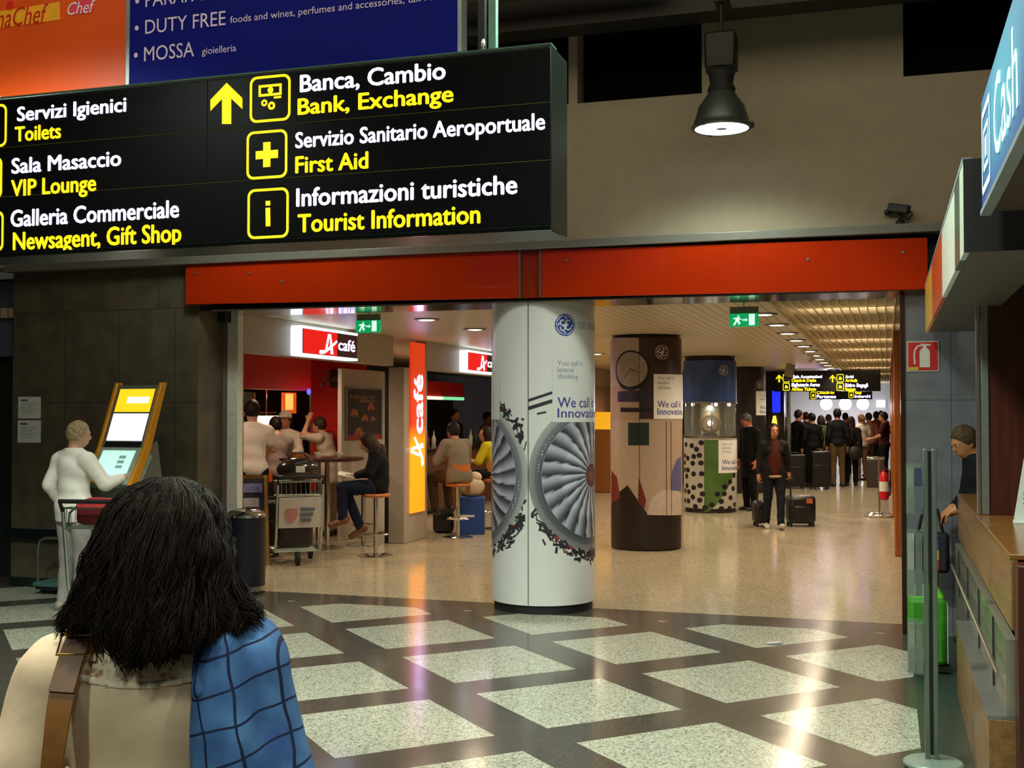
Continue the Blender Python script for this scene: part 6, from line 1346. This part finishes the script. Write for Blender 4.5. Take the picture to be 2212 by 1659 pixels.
person('dark dressed person behind the brown counter near the tan man', (-8.35, on_x(981, 900, -8.35)[1], 0), R_(-110), 1.78, top='#2a1a18', bottom='#221a1a', hair='#2a140c', skin='#b5744e')
# --- the traveller walking up the passage
ww = gp(1671, 17.35)
person('young woman in a dark jacket, brown top and jeans walking towards the hall', ww, PSI+R_(180), 1.545, dict(knL=(-.09, .10, .50), anL=(-.07, .17, .10), knR=(.10, .0, .49), anR=(.11, -.10, .11), elR=(.22, -.05, 1.12), wrR=(.245, .0, .86), elL=(-.235, -.09, 1.13), wrL=(-.275, -.14, .90)),
       top='#1d1a1b', bottom='#171a22', shoe='#b9b4ae', hair='#150c09', hairstyle='long', hem=.80, inner='#4a2018', collar='#a06c18', h=.009, female=True, top_name='jacket', skin='#b07458', curl=.9, hands={'L': dict(curl=1.3), 'R': dict(curl=1.2)})
Jw = t_J[[o.name for o in COL.objects if o.get('label', '').startswith('young woman in a dark jacket')][0]]
c_, s_ = math.cos(PSI+PI), math.sin(PSI+PI); wl = lambda x, y, z: np.array([ww[0]+x*c_-y*s_, ww[1]+x*s_+y*c_, z])
def roller(px, D, w, hgt, label, grip, tagc=None, d=.3):
    q = gp(px, D); t = thing('trolley_case', label, 'suitcase', q, PSI)
    MB().box((-w/2, -d/2, .045), (w/2, d/2, .045+hgt)).build('shell', M_CASEB, t, local=True, bevel=.06)
    MB().box((-w/2+.07, -d/2-.02, .09), (w/2-.07, -d/2+.02, .05+hgt*.62)).build('pocket', M_CASEB, t, local=True, bevel=.02)
    if tagc: MB().box((w*.12, -d/2-.026, .05+hgt*.72), (w*.34, -d/2-.004, .05+hgt*.88)).build('tag', mat('tag_'+tagc.strip('#'), tagc, .6), t, local=True)
    for sx in (-1, 1):
        for yy_, rr_ in ((d/2-.05, .035), (-d/2+.06, .03)): MB().cyl((sx*(w/2-.04)-.015, yy_, rr_), (sx*(w/2-.04)+.015, yy_, rr_), rr_, 14).build('wheel', M_RUBBER, t, local=True)
    g = np.array(grip)-np.array(q); c1_, s1_ = math.cos(-PSI), math.sin(-PSI); g = np.array([g[0]*c1_-g[1]*s1_, g[0]*s1_+g[1]*c1_, g[2]])
    top = A3(max(-w/2+.06, min(w/2-.06, g[0])), 0, .045+hgt-.02); MB().tube([top, g], .012, 8).tube([g-A3(.045, 0, 0), g+A3(.045, 0, 0)], .014, 8).build('pull_handle', M_DARK, t, local=True)
    return t
sc_ = 1.545/1.70
hL = wl(-.29*sc_, -.15*sc_, .80*sc_); hR = wl(.245*sc_, .0, .78*sc_)
roller(1728, 17.75, .41, .42, 'black trolley case with an orange tag pulled by the walking woman', hL, '#b85a30')
roller(1643, 17.75, .24, .34, 'smaller black trolley case beside the legs of the walking woman', hR)
# --- man by the third column
person('grey haired man in a black coat bending his head beside the lit glass showcase column', gp(1619, 20.6), PSI+R_(118), 1.72, dict(head=(0, .075, 1.555), neck=(0, .02, 1.43)), top='#0d0c0e', bottom='#0e0d10', hair='#4a453f', hem=.55, headrot=(0, R_(-28), 0), coat=True, top_name='coat', skin='#b06a48', collar='#b9b2a8')
# --- the queue at the end of the passage
Q = [(1724, 27.4, 1.77, '#0e0d0f', '#161a24', '#1a100b', 'short', 'short', -70, 'man in a black short sleeved shirt at the near edge of the queue'),
     (1754, 27.0, 1.70, '#0c0b0d', '#0d0c0f', '#0e0a08', 'short', 'long', 10, 'person all in black with back turned in the queue, beside the black shirted man'),
     (1774, 28.8, 1.64, '#4d5230', '#1c1a1c', '#2a1a10', 'bob', 'long', 5, 'person in an olive jacket in the queue behind the one all in black'),
     (1809, 27.2, 1.80, '#12131a', '#5d4c33', '#14100e', 'short', 'long', 0, 'tall man in a dark jacket and khaki trousers with back turned in the queue'),
     (1838, 27.5, 1.62, '#131113', '#121114', '#2a160d', 'long', 'long', -20, 'long haired woman in dark clothes carrying a dark bag in the queue'),
     (1861, 29.6, 1.66, '#c9bcb2', '#6a4a3a', '#5a3a24', 'tied', 'short', 15, 'woman in a white sleeveless top in the queue'),
     (1877, 31.5, 1.70, '#b0705c', '#3a2c2a', '#2a1a12', 'short', 'short', 20, 'person in a salmon shirt in the queue behind the white top'),
     (1893, 33.2, 1.74, '#b5503c', '#332c2c', '#4a2a18', 'short', 'short', 0, 'person in an orange red shirt deep in the queue near the wooden posts'),
     (1910, 27.7, 1.72, '#3a1614', '#1a1416', '#160d0a', 'short', 'short', 60, 'person in a dark red shirt behind the grey bin in the queue'),
     (1701, 29.2, 1.60, '#151217', '#121114', '#20140e', 'short', 'long', 0, 'short person in black at the pole end of the queue'),
     (1741, 30.6, 1.72, '#1c1822', '#141218', '#1a120d', 'short', 'long', 10, 'person in a dark purple top deep in the queue behind the black shirted man'),
     (1790, 31.4, 1.66, '#242024', '#1a181a', '#3a2416', 'short', 'long', 0, 'brown haired person in charcoal deep in the queue beside the tall man'),
     (1826, 32.5, 1.70, '#1f1d22', '#1a181a', '#20150f', 'short', 'long', -10, 'person in a dark grey top deep in the queue beside the long haired woman'),
     (1903, 35.5, 1.76, '#c07a70', '#3a2c2a', '#3a2416', 'short', 'short', 0, 'person in a pink shirt farthest in the queue by the wall')]
for px, D, H, tc_, bc_, hc_, hs, sl, a, lab in Q:
    pose = {}
    if 'near edge' in lab: pose = dict(elL=(-.21, .06, 1.12), wrL=(-.05, .26, 1.0), elR=(.21, .06, 1.12), wrR=(.05, .26, .98))
    if 'grey bin' in lab: pose = dict(elL=(-.22, .06, 1.14), wrL=(-.16, .30, 1.06))
    person(lab, gp(px, D), PSI+R_(a), H, pose, top=tc_, bottom=bc_, hair=hc_, hairstyle=hs, sleeve=sl, h=.014, female=('woman' in lab), skin='#b0775a')
q = gp(1847, 27.2); hb = thing('shoulder_bag', 'dark shoulder bag hanging beside the long haired woman in the queue', 'bag', (q[0], q[1], .62), PSI)
MB().ell((0, 0, .16), (.17, .09, .16), 18, 12).build('body', mat('bag_dark', '#151312', .6), hb, local=True); MB().tube([(-.14, 0, .22), (-.05, 0, .72), (.02, 0, .72), (.14, 0, .22)], .011, 8).build('strap', M_BLACK, hb, local=True)
q = gp(1716, 26.6); suitcase('suitcase', q, PSI, .45, .3, .72, M_CASEB, 'tall black suitcase standing beside the black shirted man in the queue')
q = gp(1771, 26.3); suitcase('suitcase', q, PSI, .42, .3, .80, M_CASEB, 'tall black suitcase standing before the tall man in khaki trousers')
# --- customer at the far end of the counter
cq = on_y(2112, 900, 9.33); cq = (cq[0], cq[1], 0)
person('person in dark clothes leaning at the far counter end by the marble wall', cq, R_(105), 1.66, dict(head=(0, .10, 1.53), neck=(0, .04, 1.42), elL=(-.20, .04, 1.12), wrL=(-.10, .20, 1.02), elR=(.18, .02, 1.12), wrR=(.10, .16, 1.02)), top='#14161c', bottom='#15161c', hair='#4a3a24', hairstyle='short', headrot=(R_(10), R_(-25), 0), h=.009, hands={'L': dict(curl=.7, pn=(0, 0, -1)), 'R': dict(curl=.7, pn=(0, 0, -1))}, skin='#b57a50')
hb = thing('hand_bag', 'dark navy hand bag with a colourful strap hung at the far counter end', 'bag', (.30, 9.30, .52), 0)
MB().box((-.13, -.06, 0), (.13, .06, .30)).build('body', mat('bag_navy', '#12141d', .6), hb, local=True, bevel=.03)
MB().tube([(-.09, 0, .28), (-.05, 0, .47), (.05, 0, .47), (.09, 0, .28)], .012, 8).build('handle', M_BLACK, hb, local=True)
for k, c in enumerate(('#a82a2a', '#c9962a', '#2a3a8a')): MB().box((.03, -.068, .02+.08*k), (.055, -.058, .095+.08*k)).build('strap_patch', mat('patch_%d' % k, c, .6), hb, local=True)
# ================================================================= THE WOMAN IN FRONT OF THE CAMERA
fwp = at_d(336, 900, 2.12); FWX, FWY = fwp[0], fwp[1]; FW_RZ = PSI-R_(2); S_ = 1.565/1.70
fw_ = person('woman seen from behind with wavy dark brown hair and a thin cream top', (FWX, FWY, 0), FW_RZ, 1.565,
    dict(elL=(-.262, -.05, 1.10), wrL=(-.25, .10, .90), elR=(.25, -.02, 1.09), wrR=(.20, .20, 1.02), head=(.0, .02, 1.575), neck=(0, -.015, 1.43), shL=(-.182, -.015, 1.345), shR=(.182, -.015, 1.345)),
    skin='#b46a3c', top='#d0b496', bottom='#2c2a30', shoe='#2a1f1a', hair='#170d08', hairstyle='none', sleeve='elbow', hem=.84, build=1.13, h=.007, female=True, top_name='cream_top')
c_, s_ = math.cos(FW_RZ), math.sin(FW_RZ)
FWl = lambda p: np.array([FWX+p[0]*c_-p[1]*s_, FWY+p[0]*s_+p[1]*c_, p[2]])
# hair: a full wavy mass with flicked ends, covered in loose strands
HM = raw_mat('dark_wavy_hair'); nt = HM.node_tree; N, L, b = nodes_of(HM); tc = N.new('ShaderNodeTexCoord'); mp = N.new('ShaderNodeMapping'); mp.inputs['Scale'].default_value = (60, 60, 5); L.new(tc.outputs['Object'], mp.inputs[0])
nz = N.new('ShaderNodeTexNoise'); nz.inputs['Scale'].default_value = 1.5; nz.inputs['Detail'].default_value = 5; nz.inputs['Distortion'].default_value = .8; L.new(mp.outputs[0], nz.inputs[0])
cr = N.new('ShaderNodeValToRGB'); cr.color_ramp.elements[0].position = .35; cr.color_ramp.elements[1].position = .75; cr.color_ramp.elements[0].color = lin('#090504')+(1,); cr.color_ramp.elements[1].color = lin('#26170c')+(1,)
L.new(nz.outputs[0], cr.inputs[0]); L.new(cr.outputs[0], b.inputs['Base Color']); b.inputs['Roughness'].default_value = .62; b.inputs['Specular IOR Level'].default_value = .10
bp = N.new('ShaderNodeBump'); bp.inputs['Strength'].default_value = .6; bp.inputs['Distance'].default_value = .006; L.new(nz.outputs[0], bp.inputs['Height']); L.new(bp.outputs[0], b.inputs['Normal'])
e_ = lambda c, r, R=None: ('e', A3(*c), A3(*r), R)
HZ = .035
HX = .022
hp_ = [e_((0, -.01, 1.445+HZ), (.092, .110, .115)), e_((0, -.045, 1.38+HZ), (.112, .095, .115)), e_((.018, -.055, 1.33+HZ), (.105, .082, .075)), e_((-.112, -.035, 1.325+HZ), (.038, .05, .05), roty(.5)), e_((-.140, -.045, 1.300+HZ), (.020, .03, .020)),
       e_((.095, -.045, 1.325+HZ), (.045, .052, .052), roty(-.5)), e_((.005, -.085, 1.295+HZ), (.065, .042, .062)), e_((.06, -.075, 1.30+HZ), (.05, .035, .045))]
rs = random.Random(11); ex = MB(); clumps = [(rs.uniform(-PI*.06, PI*1.06), rs.uniform(0, 6.28), rs.uniform(.003, .013), rs.uniform(.95, 1.08), rs.uniform(7, 12)) for _ in range(170)]
ZP = np.array([1.245, 1.285, 1.32, 1.38, 1.44, 1.50, 1.54, 1.558])+HZ; RP = np.array([.140, .150, .141, .124, .112, .094, .058, .010]); UE = [-.15, -.115, -.09, -.07, -.05, 0, .05, .10, .15]; ZE = [1.330, 1.325, 1.365, 1.365, 1.31, 1.288, 1.298, 1.318, 1.335]
for k in range(3200):
    ph, wv, am, f, fq = clumps[rs.randrange(170)]; ph += rs.gauss(0, .035); f += rs.gauss(0, .015); wv += rs.gauss(0, .15)
    z0 = rs.choice([1.557, 1.556, 1.555, 1.55, 1.545, 1.53, 1.50, 1.45])+HZ-rs.uniform(0, .008); z1 = np.interp(.146*math.cos(ph), UE, ZE)+rs.gauss(0, .010); P = []
    n = 13
    for i in range(n):
        t = i/(n-1); z = z0+(z1-z0)*t; r = np.interp(z, ZP, RP)*f; p = ph+.10*math.sin(wv+7*t)*t
        fl = (.034 if math.cos(ph) > 0 else .022)*max(0, t-.72)*3.6*(abs(math.cos(ph)) ** 2)
        P.append((( r*.96+fl)*math.cos(p)+am*math.sin(wv+fq*t), -.030*min(1, t*2)-( r*.93)*math.sin(p)+am*math.cos(wv+9*t)-.004, z+.030*max(0, t-.85)*4*abs(math.cos(ph))**2))
    ex.tube([(a+HX, b, c) for a, b, c in P], [.0012]*(n-2)+[.0009, .0004], 3, cap=False)
lock = lambda X, Y, Z: (.004*np.sin(70*X+6*np.sin(24*Z+3))*np.sin(48*Y+9*Z))*np.clip((1.53-Z)*9, 0, 1)+.009
hp_ = [(p[0], p[1]+A3(HX, 0, 0))+tuple(p[2:]) for p in hp_]
skin_mesh('hair', hp_, HM, fw_, .006, .035, [(A3(HX, .055, 1.46), A3(0, .86, -.5))], lock, extra=ex)
# lace edging round the neckline and thin straps of the top
J = t_J[fw_.name]; upn = A3(0, -.05, 1); upn /= np.linalg.norm(upn)
LM = raw_mat('lace_trim'); nt = LM.node_tree; N, L, b = nodes_of(LM); tc = N.new('ShaderNodeTexCoord'); vo = N.new('ShaderNodeTexVoronoi'); vo.inputs['Scale'].default_value = 70; L.new(tc.outputs['Object'], vo.inputs['Vector'])
cr = N.new('ShaderNodeValToRGB'); cr.color_ramp.elements[0].color = lin('#a87a58')+(1,); cr.color_ramp.elements[1].color = lin('#d9c4a8')+(1,); cr.color_ramp.elements[0].position = .25; cr.color_ramp.elements[1].position = .5
L.new(vo.outputs['Distance'], cr.inputs[0]); L.new(cr.outputs[0], b.inputs['Base Color']); b.inputs['Roughness'].default_value = .8
g = .0165
tors = [('e', J['chest'], A3(.148*1.13, .098*1.13, .165)*S_+g, None), ('c', J['neck']-A3(0, 0, .02)*S_, J['shL'], .046*S_+g, .052*S_+g), ('c', J['neck']-A3(0, 0, .02)*S_, J['shR'], .046*S_+g, .052*S_+g)]
zc_ = J['neck'][2]
nb = A3(0, -.55, .83)
skin_mesh('lace_edging', tors, LM, fw_, .004, .035*S_, [(J['neck']+A3(0, 0, .024), A3(0, 0, 1)), (J['neck']+A3(0, -.03, -.050), A3(0, .35, -.94)), lambda X, Y, Z: np.abs(X)-.125, lambda X, Y, Z: Y+.01])
skin_mesh('lace_edging', [(p[0], p[1], p[2]+.003, p[3]) if p[0] == 'e' else (p[0], p[1], p[2], p[3]+.003, p[4]+.003) for p in tors], cloth('#dccaae'), fw_, .0035, .035*S_, [(J['neck']+A3(0, -.03, -.046), A3(0, -.35, .94)), (J['neck']+A3(0, -.03, -.056), A3(0, .35, -.94)), lambda X, Y, Z: np.abs(X)-.135, lambda X, Y, Z: Y+.01])
# shoulder bag with strap
sb = thing('brown_shoulder_bag', 'tan brown leather shoulder bag whose buckled strap crosses the cream top', 'bag', (FWX, FWY, 0), FW_RZ)
LE = mat('strap_leather', '#7a4c1c', .5, var=.18, scale=25)
pts = [A3(-.08, .140, 1.12), A3(-.088, .130, 1.22), A3(-.095, .09, 1.305), A3(-.100, .03, 1.338), A3(-.102, -.03, 1.338), A3(-.105, -.085, 1.305), A3(-.110, -.132, 1.235), A3(-.118, -.144, 1.15), A3(-.130, -.140, 1.07), A3(-.150, -.134, .98), A3(-.18, -.135, .88), A3(-.23, -.10, .78)]
def band(pts, w, th, ws=None):
    m = MB(); V = []; n = len(pts)
    for i, p in enumerate(pts):
        t = pts[min(i+1, n-1)]-pts[max(i-1, 0)]; t /= np.linalg.norm(t); l = A3(1, 0, 0)-t*t[0]; l /= np.linalg.norm(l); nn = np.cross(t, l); ww_ = (ws[i] if ws else w)/2
        V += [p+l*ww_+nn*th/2, p-l*ww_+nn*th/2, p-l*ww_-nn*th/2, p+l*ww_-nn*th/2]
    Fs = [(4*i+a, 4*i+(a+1) % 4, 4*i+4+(a+1) % 4, 4*i+4+a) for i in range(n-1) for a in range(4)]+[(3, 2, 1, 0), tuple(4*n-4+a for a in range(4))]
    return m.add(V, Fs)
def densify(P, k=4):
    P = np.array(P); out = []
    for i in range(len(P)-1):
        p0, p1, p2, p3 = P[max(i-1, 0)], P[i], P[i+1], P[min(i+2, len(P)-1)]
        for j in range(k):
            t = j/k; out.append(.5*((2*p1)+(-p0+p2)*t+(2*p0-5*p1+4*p2-p3)*t*t+(-p0+3*p1-3*p2+p3)*t**3))
    return out+[P[-1]]
dp = densify(pts); band(dp, .042, .005, [float(np.interp(i, [0, 24, 28, 36, 44], [.044, .044, .038, .026, .034])) for i in range(len(dp))]).build('strap', LE, sb, local=True)
band(densify([p+A3(0, -.005, .002) for p in pts[4:7]]), .043, .006).build('strap_fold', mat('strap_leather_dark', '#5c3813', .5, var=.18, scale=25), sb, local=True)
bz = pts[5]+A3(0, -.008, .004)
MB().tube([bz+A3(-.028, .012, .014), bz+A3(.028, .012, .014), bz+A3(.028, -.010, -.016), bz+A3(-.028, -.010, -.016)], .0028, 8, closed=True).build('buckle', mat('brass', '#c9a050', .2, 1.0), sb, local=True)
MB().box((-.33, -.17, .50), (-.20, .10, .80)).build('body', LE, sb, local=True, bevel=.03); MB().box((-.338, -.15, .62), (-.331, .08, .80)).build('flap', mat('strap_leather_dark', '#5c3813', .5, var=.18, scale=25), sb, local=True)
# blue checked jacket carried over the right shoulder
jk = thing('blue_checked_jacket', 'blue jacket with dark check lines slung over the shoulder of the woman in cream', 'jacket', (FWX, FWY, 0), FW_RZ)
PM = raw_mat('blue_check_cloth'); nt = PM.node_tree; N, L, b = nodes_of(PM); tc = N.new('ShaderNodeTexCoord'); sp = N.new('ShaderNodeSeparateXYZ'); L.new(tc.outputs['Object'], sp.inputs[0])
nz = N.new('ShaderNodeTexNoise'); nz.inputs['Scale'].default_value = 7; L.new(tc.outputs['Object'], nz.inputs[0]); wob = math_node(nt, 'MULTIPLY', math_node(nt, 'SUBTRACT', nz.outputs[0], .5), .03)
lu = math_node(nt, 'ADD', math_node(nt, 'ADD', math_node(nt, 'MULTIPLY', sp.outputs[0], 1.0), math_node(nt, 'MULTIPLY', sp.outputs[2], .22)), wob); lv = math_node(nt, 'ADD', math_node(nt, 'ADD', sp.outputs[2], math_node(nt, 'MULTIPLY', sp.outputs[0], -.30)), wob)
line = lambda v, per, w_, off=0: math_node(nt, 'LESS_THAN', math_node(nt, 'ABSOLUTE', math_node(nt, 'SUBTRACT', math_node(nt, 'FRACT', math_node(nt, 'ADD', math_node(nt, 'DIVIDE', v, per), off)), .5)), w_/per)
n2 = N.new('ShaderNodeTexNoise'); n2.inputs['Scale'].default_value = 14; L.new(tc.outputs['Object'], n2.inputs[0]); cr = N.new('ShaderNodeValToRGB'); cr.color_ramp.elements[0].color = lin('#2c4878')+(1,); cr.color_ramp.elements[1].color = lin('#4a719f')+(1,); cr.color_ramp.elements[0].position = .3; cr.color_ramp.elements[1].position = .7; L.new(n2.outputs[0], cr.inputs[0])
col = mix_col(nt, math_node(nt, 'MAXIMUM', line(lu, .062, .0022, .2), line(lv, .058, .0022)), cr.outputs[0], lin('#15203c')); L.new(col, b.inputs['Base Color']); b.inputs['Roughness'].default_value = .8; b.inputs['Specular IOR Level'].default_value = .2
jp = [('c', A3(.125, -.02, 1.300), A3(.175, -.02, 1.280), .052, .062), ('c', A3(.135, .10, 1.24), A3(.16, .02, 1.29), .045, .055), e_((.150, -.105, 1.20), (.050, .040, .14)), ('c', A3(.190, -.03, 1.245), A3(.238, -.035, 1.02), .064, .078), e_((.170, -.12, 1.03), (.060, .045, .20)), e_((.218, -.07, .96), (.082, .09, .20)), ('c', A3(.15, .13, 1.20), A3(.18, .14, .95), .045, .055)]
folds = lambda X, Y, Z: .009*(np.abs(np.sin(26*X+7*Z+.8*np.sin(9*Z)))-.5)*np.clip((1.36-Z)*4, .2, 1.2)+.003*np.sin(45*Y+30*X+12*Z)
skin_mesh('cloth', jp, PM, jk, .007, .03, [(A3(0, 0, .82), A3(0, .1, -1))], folds)
skin_mesh('collar_roll', [('c', A3(.110, .06, 1.310), A3(.108, -.06, 1.325), .014, .016), ('c', A3(.108, -.06, 1.325), A3(.122, -.128, 1.24), .016, .014)], PM, jk, .006, .02)
